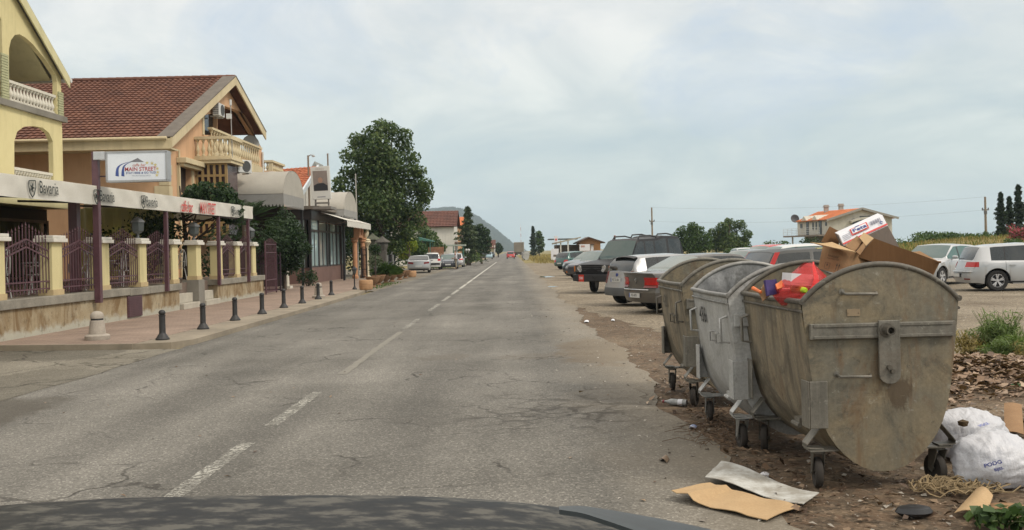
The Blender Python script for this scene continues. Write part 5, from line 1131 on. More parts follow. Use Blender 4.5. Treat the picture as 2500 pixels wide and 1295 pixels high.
# --- small red-roofed house and its terrace behind
t = thing('red_roof_house', 'small house with bright red tiled roof behind the grey vault', 'house', (-21, 66, 0))
mb = MB(); P = [at(664, 404, 62), at(752, 397, 62)]; e0, e1 = at(640, 470, 60), at(735, 470, 60); tiles(mb, e0, e1, P[0] + Vector((0, 3, 0)), P[1] + Vector((0, 3, 0)), .3, .36); part(t, 'roof', mb, TILER)
mb = MB(); a, b, c = P[1] + Vector((0, 3, 0)), e1, Vector((e1.x, 69, e1.z)); mb.prism([(b.y, b.z - .1), (a.y, a.z - .1), (c.y, c.z - .1), (c.y, 0), (b.y, 0)], fX, e1.x - .4, e1.x - 6.5); part(t, 'wall', mb, WHT)
mb = MB(); mb.hexa([b + Vector((0, 0, -.25)), b + Vector((.12, 0, -.25)), a + Vector((0, 0, -.25)), a + Vector((.12, 0, -.25)), b + Vector((0, 0, .12)), b + Vector((.12, 0, .12)), a + Vector((0, 0, .12)), a + Vector((.12, 0, .12))]); part(t, 'rake_board', mb, mat('blue_white_board', (0.58, 0.63, 0.66), 0.6))
mb = MB(); c0, c1 = at(758, 412, 66), at(775, 412, 66); a = at(768, 394, 66); mb.prism([(c0.x, 2), (c1.x, 2), (c1.x, c1.z), (a.x, a.z), (c0.x, c0.z)], lambda u, v, w_: (u, w_, v), 66, 69); part(t, 'dormer', mb, mat('grey_boards', (0.30, 0.31, 0.29), 0.8))
t = thing('roof_terrace', 'cream balustraded terrace corner right of the peach house', 'terrace', (-14.5, 56, 0))
p0, p1 = at(637, 392, 55), at(664, 392, 55); z1, z0 = p0.z, at(640, 418, 55).z
mb = MB(); mb.box(p0.x - 2, p1.x, 55, 58, 0, z0); part(t, 'wall', mb, PEACH)
mb = MB(); mb.box(p0.x - 2, p1.x + .05, 54.95, 55.25, z1 - .12, z1); mb.box(p1.x - .25, p1.x + .05, 55.25, 58, z1 - .12, z1); mb.box(p1.x - .22, p1.x, 55, 55.22, z0, z1 - .12); part(t, 'handrail', mb, CREAM)
balusters(t, (p0.x - 1, 55.1, z0), (p1.x - .2, 55.1, z0), 7, z1 - .12 - z0, CREAM, .09); balusters(t, (p1.x - .1, 55.3, z0), (p1.x - .1, 58, z0), 8, z1 - .12 - z0, CREAM, .09)

# --- terrace: boundary wall, pillars, railings
XW = -9.68
t = thing('boundary_wall', 'low stained rendered wall with stone coping and yellow pillars along the pavement', 'wall', (XW, 20, 0.1))
def stained():
    g = G('stained_render'); v = g.co(); st = g.noise(g.map(v, (1.2, 1.2, 0.5)), 1.3, 8, 0.72, 0.6); sz = g.n('ShaderNodeSeparateXYZ'); g.l(v, sz.inputs[0])
    c = g.ramp(g.noise(v, 1.1, 8, 0.7), [(0.3, (0.25, 0.185, 0.105)), (0.5, (0.345, 0.28, 0.18)), (0.72, (0.40, 0.355, 0.26))])
    c = g.mix(g.math('MULTIPLY', g.ramp(st, [(0.46, 0.0), (0.60, 1.0)]), 0.85), c, (0.17, 0.105, 0.048))
    peel = g.ramp(g.math('ADD', sz.outputs[2], g.math('MULTIPLY', g.noise(v, 3.0, 7, 0.7), 0.5)), [(0.34, 1.0), (0.44, 0.0)]); c = g.mix(g.math('MULTIPLY', peel, 0.85), c, (0.42, 0.41, 0.345))
    blk = g.ramp(g.noise(v, 5.0, 8, 0.78), [(0.55, 0.0), (0.66, 1.0)]); c = g.mix(g.math('MULTIPLY', blk, 0.6), c, (0.10, 0.08, 0.058))
    g.bump(g.noise(v, 18, 6, 0.7), 0.5, 0.02); return g.fin(c, 0.92, 0, 0.2)
STAIN = stained(); COPE = mat('stone_coping', (0.30, 0.275, 0.225), 0.9, var=0.35, scale=1.6, bump=0.5, bscale=25)
mb = MB(); mb.box(XW - .3, XW, 11, 27.35, 0.0, 0.69); part(t, 'wall', mb, STAIN)
mb = MB(); mb.box(XW - .3, XW, 30.9, 36.6, 0.0, 0.69); part(t, 'wall', mb, STAIN)
for a, b in ((11, 22.0), (22.02, 23.7), (23.72, 25.0), (25.02, 27.42), (30.85, 36.66)):
    dz = rnd.uniform(-.015, .015); mb = MB(); mb.box(XW - .36, XW + .06, a, b, 0.692 + dz, 0.88 + dz); part(t, 'coping', mb, COPE, False, 0.015)
def pillar(y0, y1, zb, ped=False):
    mb = MB(); mb.box(XW - .30, XW - .02, y0, y1, zb, 2.02); p = part(t, 'pillar', mb, YEL, False, 0.01)
    mb = MB(); mb.box(XW - .39, XW + .07, y0 - .09, y1 + .09, 2.002, 2.085); mb.box(XW - .36, XW + .04, y0 - .06, y1 + .06, 2.087, 2.15); part(p, 'cap', mb, mat('white_cap', (0.66, 0.63, 0.56), 0.8, var=0.12, scale=5), False, 0.012)
    mb = MB(); mb.box(XW - .32, XW - .0, y0 - .02, y1 + .02, zb, zb + .12); part(p, 'plinth', mb, mat('ochre_plinth', (0.52, 0.40, 0.22), 0.85))
    if ped: mb = MB(); mb.box(XW - .45, XW + .05, y0 - .06, y1 + .06, 0.0, zb - .002); part(p, 'pedestal', mb, GREYR)
PY = [(12.9, 13.35), (15.25, 15.7), (17.58, 18.02), (19.87, 20.32), (22.24, 22.69), (24.56, 25.01), (26.92, 27.37)]
for a, b in PY: pillar(a, b, 0.88)
pillar(28.95, 29.39, 0.93, True)
for a, b in ((31.1, 31.55), (33.14, 33.59), (35.22, 35.68)): pillar(a, b, 0.88)
y0, y1 = onx(310, 750, XW).y, onx(345, 750, XW).y
mb = MB(); mb.box(XW + .002, XW + .03, y0, y1, 0.14, 0.68)
for k in range(12): mb.box(XW + .03, XW + .045, y0 + .03, y1 - .03, .16 + k * .042, .185 + k * .042)
part(t, 'vent_grille', mb, PURPLE)
def railing(y0, y1, label):
    t = thing('iron_railing', label, 'railing', (XW - .09, y0, 0.88), 0, 'purple iron railings between the yellow pillars'); x = XW - .09; n = max(4, int((y1 - y0) / 0.125)); ym = (y0 + y1) / 2; hw = (y1 - y0) / 2
    ch = lambda y: 0.24 * (1 - abs(y - ym) / hw)
    mb = MB()
    for z in (1.02, 1.17): mb.box(x - .012, x + .012, y0, y1, z, z + .03)
    for z in (1.66, 1.82):
        for a, b in ((y0, ym), (ym, y1)): mb.bar((x, a, z + ch(a)), (x, b, z + ch(b)), .024, .03)
    part(t, 'rail', mb, PURPLE)
    mb = MB()
    for k in range(n + 1):
        y = y0 + (y1 - y0) * k / n; zt = 2.12 + ch(y) * 1.1
        mb.box(x - .009, x + .009, y - .009, y + .009, 0.94, zt - .1); mb.lathe([(.018, 0), (.004, .03), (.02, .05), (.001, .13)], (x, y, zt - .1), 6)
    for k in range(int(n * .8)):
        y = y0 + (y1 - y0) * (k + .9) / (n * .8 + 1); mb.tube([(x, y + .035 * math.cos(a), 1.755 + ch(y) + .045 * math.sin(a)) for a in [i * .7854 for i in range(8)]], .008, 4, True)
    part(t, 'pickets', mb, PURPLE)
    return t
seg = list(zip([p[1] for p in PY[:-1]], [p[0] for p in PY[1:]])) + [(31.55, 33.14), (33.59, 35.22)]
WHICH = ['railing panel at left edge of the wall, nearest the camera', 'railing panel half out of the picture at left edge', 'railing panel between the first two yellow pillars in full view', 'railing panel right before the tall purple sign post', 'railing panel above the purple vent grille', 'railing panel just left of the steps and entrance gap', 'railing panel just right of the steps and entrance gap', 'railing panel at the far end of the wall by the open gate']
for (a, b), lb in zip(seg, WHICH): railing(a, b, 'purple spiked iron ' + lb)
mb = MB(); mb.box(-16.5, XW - .31, 11, 36.6, 0.05, 0.86); struct('terrace_floor', mb, mat('terrace_tiles', (0.20, 0.15, 0.12), 0.7, var=0.3, scale=3))
for ya, yb, nm in ((27.43, 28.85, 'left'), (29.46, 30.84, 'right')):
    mb = MB(); mb.box(XW - .31, XW + .10, ya, yb, 0.1, 0.27); mb.box(XW - .31, XW - .12, ya, yb, 0.272, 0.55); solo('stone_steps', 'pale stone steps at the terrace entrance, ' + ('left' if nm == 'left' else 'right') + ' of the gate pillar', 'steps', mb, mat('pale_step', (0.50, 0.46, 0.38), 0.8, var=0.2), None, False, 0.012)
def pillar_lamp(y, lb):
    z = 2.15; x = XW - .16; t = thing('pillar_lamp', lb, 'lamp', (x, y, z), 0, 'grey lanterns on the pillars')
    mb = MB(); mb.lathe([(.09, 0), (.04, .03), (.035, .12), (.08, .14)], (x, y, z), 10); part(t, 'base', mb, mat('lamp_grey', (0.13, 0.135, 0.14), 0.6), 40)
    mb = MB(); mb.lathe([(.10, .14), (.16, .20), (.17, .42), (.0, .42)], (x, y, z), 6); part(t, 'lantern_glass', mb, mat('smoky_glass', (0.075, 0.085, 0.085), 0.25))
    mb = MB(); mb.lathe([(.20, .42), (.19, .45), (.10, .53), (.03, .56), (.0, .60)], (x, y, z), 6); part(t, 'roof', mb, MATS['lamp_grey'])
pillar_lamp(24.8, 'grey lantern under the awning on the third yellow pillar'); pillar_lamp(29.17, 'grey lantern on the gate pillar by the entrance'); pillar_lamp(35.45, 'grey lantern on the last pillar at the wall end')
# --- awning with printed valance
XA = -9.5
t = thing('terrace_awning', 'long white awning with printed valance over the cafe terrace', 'awning', (XA, 22, 0.88))
zb = lambda y: 2.84 + 0.0088 * (y - 17.5); ztp = lambda y: 3.27 + 0.0099 * (y - 17.5)
CANV = mat('white_canvas', (0.86, 0.84, 0.77), 0.7, var=0.08, scale=1.5, bump=0.05)
mb = MB(); mb.slab(lambda u, v: (XA + 0.018 * math.sin(u * 55) * (1 - v) + .008 * math.sin(u * 140 + v * 5) + .012 * mnoise.noise(Vector((u * 60, v * 2, 0))), 11 + 23.68 * u, zb(11 + 23.68 * u) + (ztp(11 + 23.68 * u) - zb(11 + 23.68 * u)) * v), 160, 5, (-.006, 0, 0)); val = part(t, 'valance', mb, CANV, 60)
mb = MB(); mb.slab(lambda u, v: (XA - .01 - 6.2 * v, 11 + 23.66 * u, ztp(11 + 23.66 * u) - .01 + 0.28 * v - .06 * math.sin(math.pi * ((u * 10) % 1)) * (v * (1 - v) * 3)), 60, 6, (0, 0, -.006)); part(t, 'roof_sheet', mb, CANV, 60)
mb = MB(); mb.slab(lambda u, v: (XA - .01 - 6.2 * u, 34.66, zb(34.6) + (ztp(34.6) + .28 * u - zb(34.6)) * v), 10, 2, (0, -.006, 0)); part(t, 'side_sheet', mb, CANV)
for y, ptop in ((26.1, 2.98), (30.75, 3.0), (34.2, 3.05), (17.0, 2.85), (13.0, 2.8)):
    mb = MB(); mb.box(XW + .062, XW + .16, y - .06, y + .06, 0.7, ptop); part(t, 'post', mb, PURPLE, False, 0.006)
for y in (14, 18, 22, 26, 30, 34):
    mb = MB(); mb.bar((XA - .06, y, ztp(y) - .12), (XA - 6.2, y, ztp(y) + .15), .05, .07); part(t, 'rafter', mb, DARKWOOD)
mb = MB(); mb.box(XA - .12, XA - .05, 11, 34.6, 2.92, 2.99); part(t, 'front_beam', mb, DARKWOOD)
PRINT = mat('dark_print', (0.035, 0.045, 0.04), 0.6); PRINTR = mat('red_print', (0.60, 0.05, 0.04), 0.6)
mb, mr = MB(), MB()
def vt(mb_, s, px_, py_, size, sx=1.0, bold=0.0, shear=0.0):
    p = onx(px_, py_, XA + .045); txt(mb_, s, size, frame(p, (0, 1, 0.0095), (0, 0, 1)), sx, shear, bold)
for lx, tx, ty in ((79, 120, 461), (236, 262, 481), (350, 371, 494), (568, 580, 517)):
    mb = MB(); vt(mb, 'Bavaria', tx, ty, 0.36, 0.78, 0.002); vt(mb, 'Holland Premium Beer', tx, ty + (15 if tx < 200 else 12), 0.065, 1.0)
    p = onx(lx, ty - 2, XA + .03)
    shp = [(-.11, .13), (.11, .15), (.12, .02), (.06, -.13), (0, -.18), (-.07, -.12), (-.12, .0)]
    for i in range(len(shp)):
        (a, b), (c, d) = shp[i], shp[(i + 1) % len(shp)]; mb.bar((p.x, p.y + a * 1.15, p.z + b), (p.x, p.y + c * 1.15, p.z + d), .008, .022)
    for i in range(5): a = i * 1.257; mb.bar((p.x, p.y, p.z), (p.x, p.y + .08 * math.cos(a), p.z + .09 * math.sin(a)), .008, .03)
    part(val, 'printed_lettering', mb, PRINT)
vt(mr, 'caffe bar', 457, 506, 0.46, 0.62, 0.005, 0.05); vt(mr, 'MAIN STREET', 508, 511, 0.50, 0.50, 0.005, 0.2)
part(val, 'red_lettering', mr, PRINTR)
cm = CANV.node_tree; tr_ = cm.nodes.new('ShaderNodeBsdfTranslucent'); tr_.inputs[0].default_value = (0.75, 0.71, 0.62, 1); mx_ = cm.nodes.new('ShaderNodeMixShader'); mx_.inputs[0].default_value = 0.35
ot_ = [n for n in cm.nodes if n.type == 'OUTPUT_MATERIAL'][0]; cm.links.new(ot_.inputs[0].links[0].from_socket, mx_.inputs[1]); cm.links.new(tr_.outputs[0], mx_.inputs[2]); cm.links.new(mx_.outputs[0], ot_.inputs[0])
# --- tall post with the light box sign
t = thing('shop_sign', 'white cafe light box sign on a tall purple post', 'sign', (XW + .12, 21.72, 0.7))
ptop = onx(236, 372, XW + .12)
mb = MB(); mb.box(XW + .062, XW + .20, 21.65, 21.79, 0.62, ptop.z); mb.box(XW - .62, XW - .42, 21.9, 22.1, 0.86, 3.2); part(t, 'post', mb, PURPLE, False, 0.006)
YS = 21.66; c00, c11 = at(262, 443, YS), at(405, 373, YS); x0, x1, z0, z1 = c00.x, c11.x, at(330, 441, YS).z, at(330, 372, YS).z
mb = MB(); mb.box(x0, x1, YS, YS + .22, z0, z1); bx = part(t, 'light_box', mb, mat('sign_white', (0.70, 0.735, 0.78), 0.35, var=0.05), False, 0.008)
mb = MB()
for a in ((x0 - .02, x1 + .02, z0 - .03, z0 + .012), (x0 - .02, x1 + .02, z1 - .012, z1 + .03), (x0 - .03, x0 + .012, z0, z1), (x1 - .012, x1 + .03, z0, z1)): mb.box(a[0], a[1], YS - .012, YS + .23, a[2], a[3])
part(bx, 'frame', mb, mat('alu_frame', (0.42, 0.42, 0.42), 0.4, 0.5))
mb = MB(); mb.bar((XW + .12, YS + .12, z1 - .15), (x0, YS + .12, z1 - .15), .03, .03); mb.bar((XW + .12, YS + .12, z0 + .12), (x0, YS + .12, z0 + .12), .03, .03); part(t, 'bracket', mb, PURPLE)
pf = at(243, 381, YS); mb = MB(); mb.cbox((pf.x, YS + .02, pf.z), (.26, .14, .19)); fl = part(t, 'floodlight', mb, mat('lamp_pale', (0.50, 0.51, 0.52), 0.4, 0.3), False, 0.01)
fy = YS - .003
def st_(s, px_, py_, size, m, sx=1.0, bold=.0, shear=0.0):
    p = at(px_, py_, fy); mb = MB(); txt(mb, s, size, frame((p.x, fy, p.z), (1, 0, 0), (0, 0, 1)), sx, shear, bold); return part(bx, 'lettering', mb, m)
st_('caffe bar', 339, 403.5, 0.088, mat('faded_red', (0.60, 0.25, 0.22), 0.5), 1.0, .001, .2)
st_('MAIN STREET', 343, 413.5, 0.128, PRINTR if False else mat('sign_red', (0.48, 0.07, 0.08), 0.5), 0.95, .002)
st_('STAY HERE & GO TUZI', 344, 422.5, 0.066, mat('sign_blue', (0.05, 0.09, 0.30), 0.5), 1.03, .001)
st_('MONTENEGRO', 345, 429.5, 0.046, mat('sign_pale', (0.42, 0.46, 0.55), 0.5), 1.35)
mb = MB(); P = lambda a, b: (lambda p: (p.x, fy, p.z))(at(a, b, fy))
mb.add([P(316, 396), P(336, 386), P(340, 389), P(352, 396)], [(0, 1, 2, 3)]); part(bx, 'mountain_emblem', mb, mat('emblem_grey', (0.20, 0.20, 0.22), 0.6))
def arcband(x0_, x1_, w0, w1):
    vs = []
    for k in range(11):
        f = k / 10; px_ = x0_ + (x1_ - x0_) * (f ** 4); py_ = 429 - 34 * f ** 0.75; ww = w0 + (w1 - w0) * f; vs += [P(px_ - ww, py_ + ww * .2), P(px_ + ww, py_ + ww * .6)]
    return vs, [(2 * k, 2 * k + 1, 2 * k + 3, 2 * k + 2) for k in range(10)]
mb = MB(); mb.add(*arcband(286, 318, 4.2, 0.8)); mb.add(*arcband(300, 322, 3.8, 0.6)); part(bx, 'road_emblem', mb, MATS['sign_blue'])
mb = MB()
for sx_, sy_ in ((359, 398), (371, 399), (379, 403), (384, 412), (385, 421), (383, 428)):
    c = P(sx_, sy_); vs = [(c[0] + (.045 if i % 2 == 0 else .018) * math.sin(i * math.pi / 5), fy, c[2] + (.045 if i % 2 == 0 else .018) * math.cos(i * math.pi / 5)) for i in range(10)]; mb.add(vs, [tuple(range(10))])
part(bx, 'star_emblem', mb, mat('pale_gold', (0.66, 0.55, 0.22), 0.6))
# --- curtain, chairs under the awning
mb = MB(); mb.slab(lambda u, v: (-15.95 + 3.6 * u, 34.35 + .14 * math.sin(u * 34) + .05 * math.sin(u * 71), .95 + 2.55 * v), 90, 3, (0, -.008, 0)); solo('curtain', 'pale beige curtain hanging at the end of the terrace', 'curtain', mb, leafmat('beige_curtain', [(0.0, (0.60, 0.55, 0.44)), (1.0, (0.66, 0.61, 0.50))], 0.5), (-14, 34.35, .95), 60)
def terrace_chair():
    t = thing('terrace_chair', 'white', 'chair', (0, 0, 0), 0, 'white terrace chairs behind the railings'); m = mat('white_tube', (0.58, 0.58, 0.56), 0.4)
    mb = MB(); mb.lathe([(0, .43), (.21, .43), (.215, .445), (0, .455)], (0, 0, 0), 16); part(t, 'seat', mb, m)
    mb = MB(); A = [(-.2 * math.cos(a), -.2 - .06 * math.sin(a), .5 + .52 * math.sin(a)) for a in [k * math.pi / 10 for k in range(11)]]; mb.tube(A, .014, 6)
    for k in (-.12, -.04, .04, .12): mb.tube([(k, -.2, .46), (k * 1.2, -.24, .5 + .5 * math.sqrt(max(0, 1 - (k / .2) ** 2)))], .009, 5)
    part(t, 'backrest', mb, m, 60)
    for sx in (-1, 1):
        for sy in (-1, 1): mb = MB(); mb.tube([(sx * .17, sy * .16, .43), (sx * .22, sy * .22, 0)], .016, 6); part(t, 'leg', mb, m, 60)
    mb = MB(); 
    for sx in (-1, 1): mb.tube([(sx * .2, -.2, .62), (sx * .26, .05, .66), (sx * .22, .2, .44)], .013, 6)
    part(t, 'armrest', mb, m, 60); return t
ch = terrace_chair(); spots = [(onx(447, 680, -10.4).y, -10.6, 1.2, 'white chair standing alone in the entrance gap of the terrace')]
lbs = ['white chair behind the railing at the left picture edge', 'white chair behind the railing between the first two yellow pillars', 'white chair behind the second full railing panel beside the sign post', 'white chair behind railing above the vent grille', 'white chair behind the railing just left of the entrance']
for y, l in zip((17.2, 19.2, 21.2, 23.6, 25.9), lbs): spots.append((y, -10.55, rnd.uniform(0.6, 2.4), l))
for y, l in zip((18.4, 20.3, 22.5, 24.7, 26.8), ('by the first round table', 'between the two nearer tables', 'by the middle round table', 'between the middle and far tables', 'by the far round table near the entrance')): spots.append((y, -11.0 + .35 * math.sin(y * 3), rnd.uniform(0, 6), 'white chair of the second row, ' + l))
for i, (y, x, a, l) in enumerate(spots):
    if i == 0: ch.location = (x, y, .86); ch.rotation_euler = (0, 0, a); ch['label'] = l
    else: dup(ch, (x, y, .86), a, l)
def table(x, y, lb):
    t = thing('terrace_table', lb, 'table', (x, y, .86), 0, 'round terrace tables'); m = mat('white_table', (0.55, 0.55, 0.53), 0.5)
    mb = MB(); mb.lathe([(0, .70), (.42, .70), (.42, .73), (0, .735)], (x, y, .86), 20); part(t, 'tabletop', mb, m)
    mb = MB(); mb.cyl((x, y, .86), (x, y, 1.56), .03); mb.lathe([(.25, 0), (.24, .02), (.04, .06)], (x, y, .86), 14); part(t, 'pedestal', mb, m)
table(-11.4, 18.6, 'round white table behind the first railing panels'); table(-11.4, 22.8, 'round white table behind the vent grille railing'); table(-11.5, 26.3, 'round white table near the terrace entrance')

# --- bollards
BOL = mat('cast_iron', (0.028, 0.027, 0.027), 0.55, var=0.3, scale=15)
t = thing('bollard', 'b', 'bollard', (0, 0, 0), 0, 'black iron bollards along the kerb')
mb = MB(); mb.lathe([(.125, 0), (.125, .025), (.105, .05), (.075, .10), (.062, .115), (.058, .14), (.055, .44), (.064, .445), (.064, .46)], (0, 0, 0), 18); part(t, 'post', mb, BOL, 35)
mb = MB(); mb.lathe([(.04, .46), (.056, .475), (.062, .505), (.052, .535), (.03, .552), (0, .556)], (0, 0, 0), 18); part(t, 'knob', mb, BOL, 40)
ORD = ['nearest black bollard, at the kerb corner', 'second black bollard from the camera along the kerb', 'third black bollard along the kerb', 'fourth black bollard along the kerb', 'fifth black bollard along the kerb', 'sixth black bollard along the kerb', 'black bollard standing just before the small stone bollard', 'farthest black bollard, before the small lamp post']
for i, ((a, b), l) in enumerate(zip(((397, 830), (496, 804), (574, 783), (640, 767), (693, 752), (738, 741), (777, 731), (809, 721)), ORD)):
    p = gp(a, b, 0.1)
    if i == 0: t.location = p; t['label'] = l
    else: dup(t, p, 0, l)
STN = mat('pale_stone', (0.42, 0.37, 0.31), 0.9, var=0.22, scale=6, bump=0.3, bscale=50)
t = thing('stone_bollard', 'squat pale stone bollard at the pavement corner by the wall', 'bollard', (0, 0, 0), 0, 'pale stone bollards on the pavement')
mb = MB(); mb.lathe([(.22, 0), (.225, .02), (.225, .08), (.20, .10), (.155, .11), (.15, .16), (.125, .36), (.115, .37)], (0, 0, 0), 24); part(t, 'base', mb, STN, 35)
mb = MB(); mb.lathe([(.112, .37), (.112, .405)], (0, 0, 0), 24); part(t, 'metal_band', mb, BOL, 35)
mb = MB(); mb.lathe([(.12, .405), (.122, .44), (.112, .49), (.08, .525), (.04, .54), (0, .545)], (0, 0, 0), 24); part(t, 'dome', mb, STN, 40)
t.location = gp(238, 830, .1); dup(t, gp(778, 730, .1) + Vector((-.1, .5, 0)), 0, 'pale stone bollard farther along, behind the seventh iron one')
# --- gates
def gate(label, a, b, z0, z1, m, n):
    a, b = Vector(a), Vector(b); t = thing('iron_gate', label, 'gate', (a.x, a.y, z0)); d = b - a; up = Vector((0, 0, 1))
    mb = MB()
    for z in (z0 + .08, z0 + .55, z1 - .45, z1 - .12): mb.bar(a + up * z, b + up * z, .03, .04)
    for p in (a, b): mb.bar(p + up * z0, p + up * z1, .05, .05, (1, 0, 0))
    part(t, 'frame', mb, m); mb = MB()
    for k in range(1, n): p = a + d * k / n; mb.bar(p + up * (z0 + .05), p + up * (z1 + .12 * math.sin(math.pi * k / n)), .018, .018, (1, 0, 0))
    part(t, 'pickets', mb, m)
gate('open purple gate leaf at the end of the terrace wall', (XW + .05, 36.75, 0), (XW + .0, 38.6, 0), 0.12, 2.2, PURPLE, 12)
gate('dark low gate behind the round tree', (-11.2, 39.6, 0), (-9.75, 39.6, 0), 0.12, 1.75, mat('dark_purple_steel', (0.035, 0.018, 0.03), 0.5), 12)
p = Vector((-10.45, 43.4, .1)); t = thing('white_column', 'short white fluted column under the round tree', 'column', p)
mb = MB()
n_ = 24; mb.lathe([(.16, .12), (.15, 1.25)], p, n_)
mb.v = [(p.x + (x - p.x) * (1 if i % 2 else .88), p.y + (y - p.y) * (1 if i % 2 else .88), z) for i, (x, y, z) in enumerate(mb.v)]; part(t, 'shaft', mb, BALU)
mb = MB(); mb.box(p.x - .26, p.x + .26, p.y - .26, p.y + .26, .1, .22); part(t, 'base', mb, BALU); mb = MB(); mb.box(p.x - .22, p.x + .22, p.y - .22, p.y + .22, 1.35, 1.47); part(t, 'capital', mb, BALU)
# --- grey barrel vault
def vault(label, x0, x1, yc, ry, zb, zs_, zt, name='vaulted_canopy'):
    t = thing(name, label, 'canopy', (x1, yc, 0.1)); m = mat('grey_tarpaulin', (0.40, 0.375, 0.325), 0.75, var=0.12, scale=1.2); mg = mat('grey_band', (0.27, 0.265, 0.25), 0.75, var=0.1)
    arc = [(yc - ry * math.cos(a), zs_ + (zt - zs_) * math.sin(a)) for a in [k * math.pi / 24 for k in range(25)]]
    mb = MB(); mb.slab(lambda u, v: (x0 + (x1 - x0) * v, arc[int(round(u * 24))][0], arc[int(round(u * 24))][1] - .03 * math.sin(math.pi * ((v * 3) % 1)) * math.sin(math.pi * u)), 24, 18, (0, 0, -.02)); part(t, 'roof_skin', mb, m, 40)
    mb = MB(); mb.prism(arc, fX, x1 - .02, x1); part(t, 'end_wall', mb, m)
    mb = MB(); mb.box(x0, x1, yc - ry, yc - ry + .03, zb, zs_ - .002); mb.box(x1 - .03, x1, yc - ry + .03, yc + ry, zb, zs_ - .002); part(t, 'side_band', mb, mg)
    mb = MB(); n = int((x1 - x0) / .16)
    for k in range(n): x = x0 + (x1 - x0) * k / n; mb.add([(x, yc - ry - .002, zb), (x + .15, yc - ry - .002, zb), (x + .11, yc - ry - .002, zb - .12), (x + .04, yc - ry - .002, zb - .12)], [(0, 1, 2, 3)])
    n = int(2 * ry / .16)
    for k in range(n): y = yc - ry + 2 * ry * k / n; mb.add([(x1 + .002, y, zb), (x1 + .002, y + .15, zb), (x1 + .002, y + .11, zb - .12), (x1 + .002, y + .04, zb - .12)], [(0, 1, 2, 3)])
    part(t, 'scalloped_edge', mb, mg)
    mb = MB(); mb.box(x0 + .05, x1 - .9, yc + ry - .5, yc + ry - .4, .05, zb + .4); mb.box(x0 + .05, x0 + .15, yc - ry + .3, yc + ry - .5, .05, zb + .4); part(t, 'inner_sheet', mb, DARKWOOD)  # dark panels added behind the scalloped edge to stand for shade underneath
    for x, y in ((x1 - .1, yc - ry + .1), (x1 - .1, yc + ry - .1), (x0 + .1, yc - ry + .1)): mb = MB(); mb.box(x - .06, x + .06, y - .06, y + .06, .05, zb); part(t, 'post', mb, BLACKST)
    return t
vault('large grey barrel-vaulted canopy in front of the peach house', -13.3, -10.35, 45.0, 2.1, 3.98, 4.45, 5.65)
vault('smaller pale barrel-vaulted canopy beyond the portrait sign', -11.4, -9.7, 57.0, 2.2, 3.9, 4.25, 5.4)
# --- glass restaurant
XR_ = -10.7; yA, yB = 50.1, 60.2
t = thing('glass_restaurant', 'single-storey restaurant with tall dark-framed windows and red-brown plinth', 'restaurant', (XR_, 55, .1))
PL = mat('redbrown_plinth', (0.185, 0.108, 0.088), 0.8, var=0.2, scale=2); FR = mat('dark_bronze', (0.035, 0.030, 0.030), 0.45, var=0.2)
g = G('window_glass'); GLASS = g.fin((0.50, 0.66, 0.67), 0.04, 0.35, 0.7)
mb = MB(); mb.box(XR_ - 4, XR_, yA, yB, 0, 0.95); part(t, 'plinth', mb, PL)
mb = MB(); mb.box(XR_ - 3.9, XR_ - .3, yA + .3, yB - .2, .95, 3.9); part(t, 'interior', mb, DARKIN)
mb = MB(); mb.box(XR_ - 4.1, XR_ + .1, yA - .1, yB + .1, 3.52, 4.05); part(t, 'fascia', mb, FR)
mb = MB(); mb.box(XR_ - 4.2, XR_ + .55, yA - .3, yB + .2, 4.052, 4.22); part(t, 'roof', mb, mat('grey_brown_slab', (0.20, 0.175, 0.145), 0.85))
ysn = [yA, yA + 2.2, yA + 4.5, yA + 5.3, yA + 7.5, yB]
for a, b in zip(ysn, ysn[1:]):
    mb = MB(); mb.box(XR_ - .08, XR_ + .02, a - .1, a + .1, .952, 3.52); mb.box(XR_ - .06, XR_ + .0, a + .1, b - .1, 2.88, 3.0); mb.box(XR_ - .06, XR_ + .0, a + .1, b - .1, .955, 1.03); mb.box(XR_ - .05, XR_ - .005, (a + b) / 2 - .03, (a + b) / 2 + .03, 1.03, 2.88)
    f = part(t, 'window_frame', mb, FR); mb = MB(); mb.box(XR_ - .055, XR_ - .045, a + .1, b - .1, 1.03, 3.52); part(f, 'pane', mb, GLASS)
mb = MB(); mb.box(XR_ - .06, XR_ + .04, yB - .1, yB + .1, .1, 3.52); part(t, 'corner_post', mb, FR); mb = MB(); mb.box(XR_ - .06, XR_ + .06, yA - .12, yA - .02, .1, 4.0); part(t, 'corner_post', mb, FR)
mb = MB()
for a, b in ((-3.9, -2.1), (-2.0, -.2)): mb.box(XR_ + a, XR_ + a + .1, yA - .04, yA + .02, .95, 3.5); mb.box(XR_ + b - .1, XR_ + b, yA - .04, yA + .02, .95, 3.5); mb.box(XR_ + a + .1, XR_ + b - .1, yA - .03, yA + .01, 2.9, 3.0)
f = part(t, 'window_frame', mb, FR); mb = MB(); mb.box(XR_ - 3.9, XR_ - .2, yA + .02, yA + .03, .95, 3.5); part(f, 'pane', mb, GLASS)
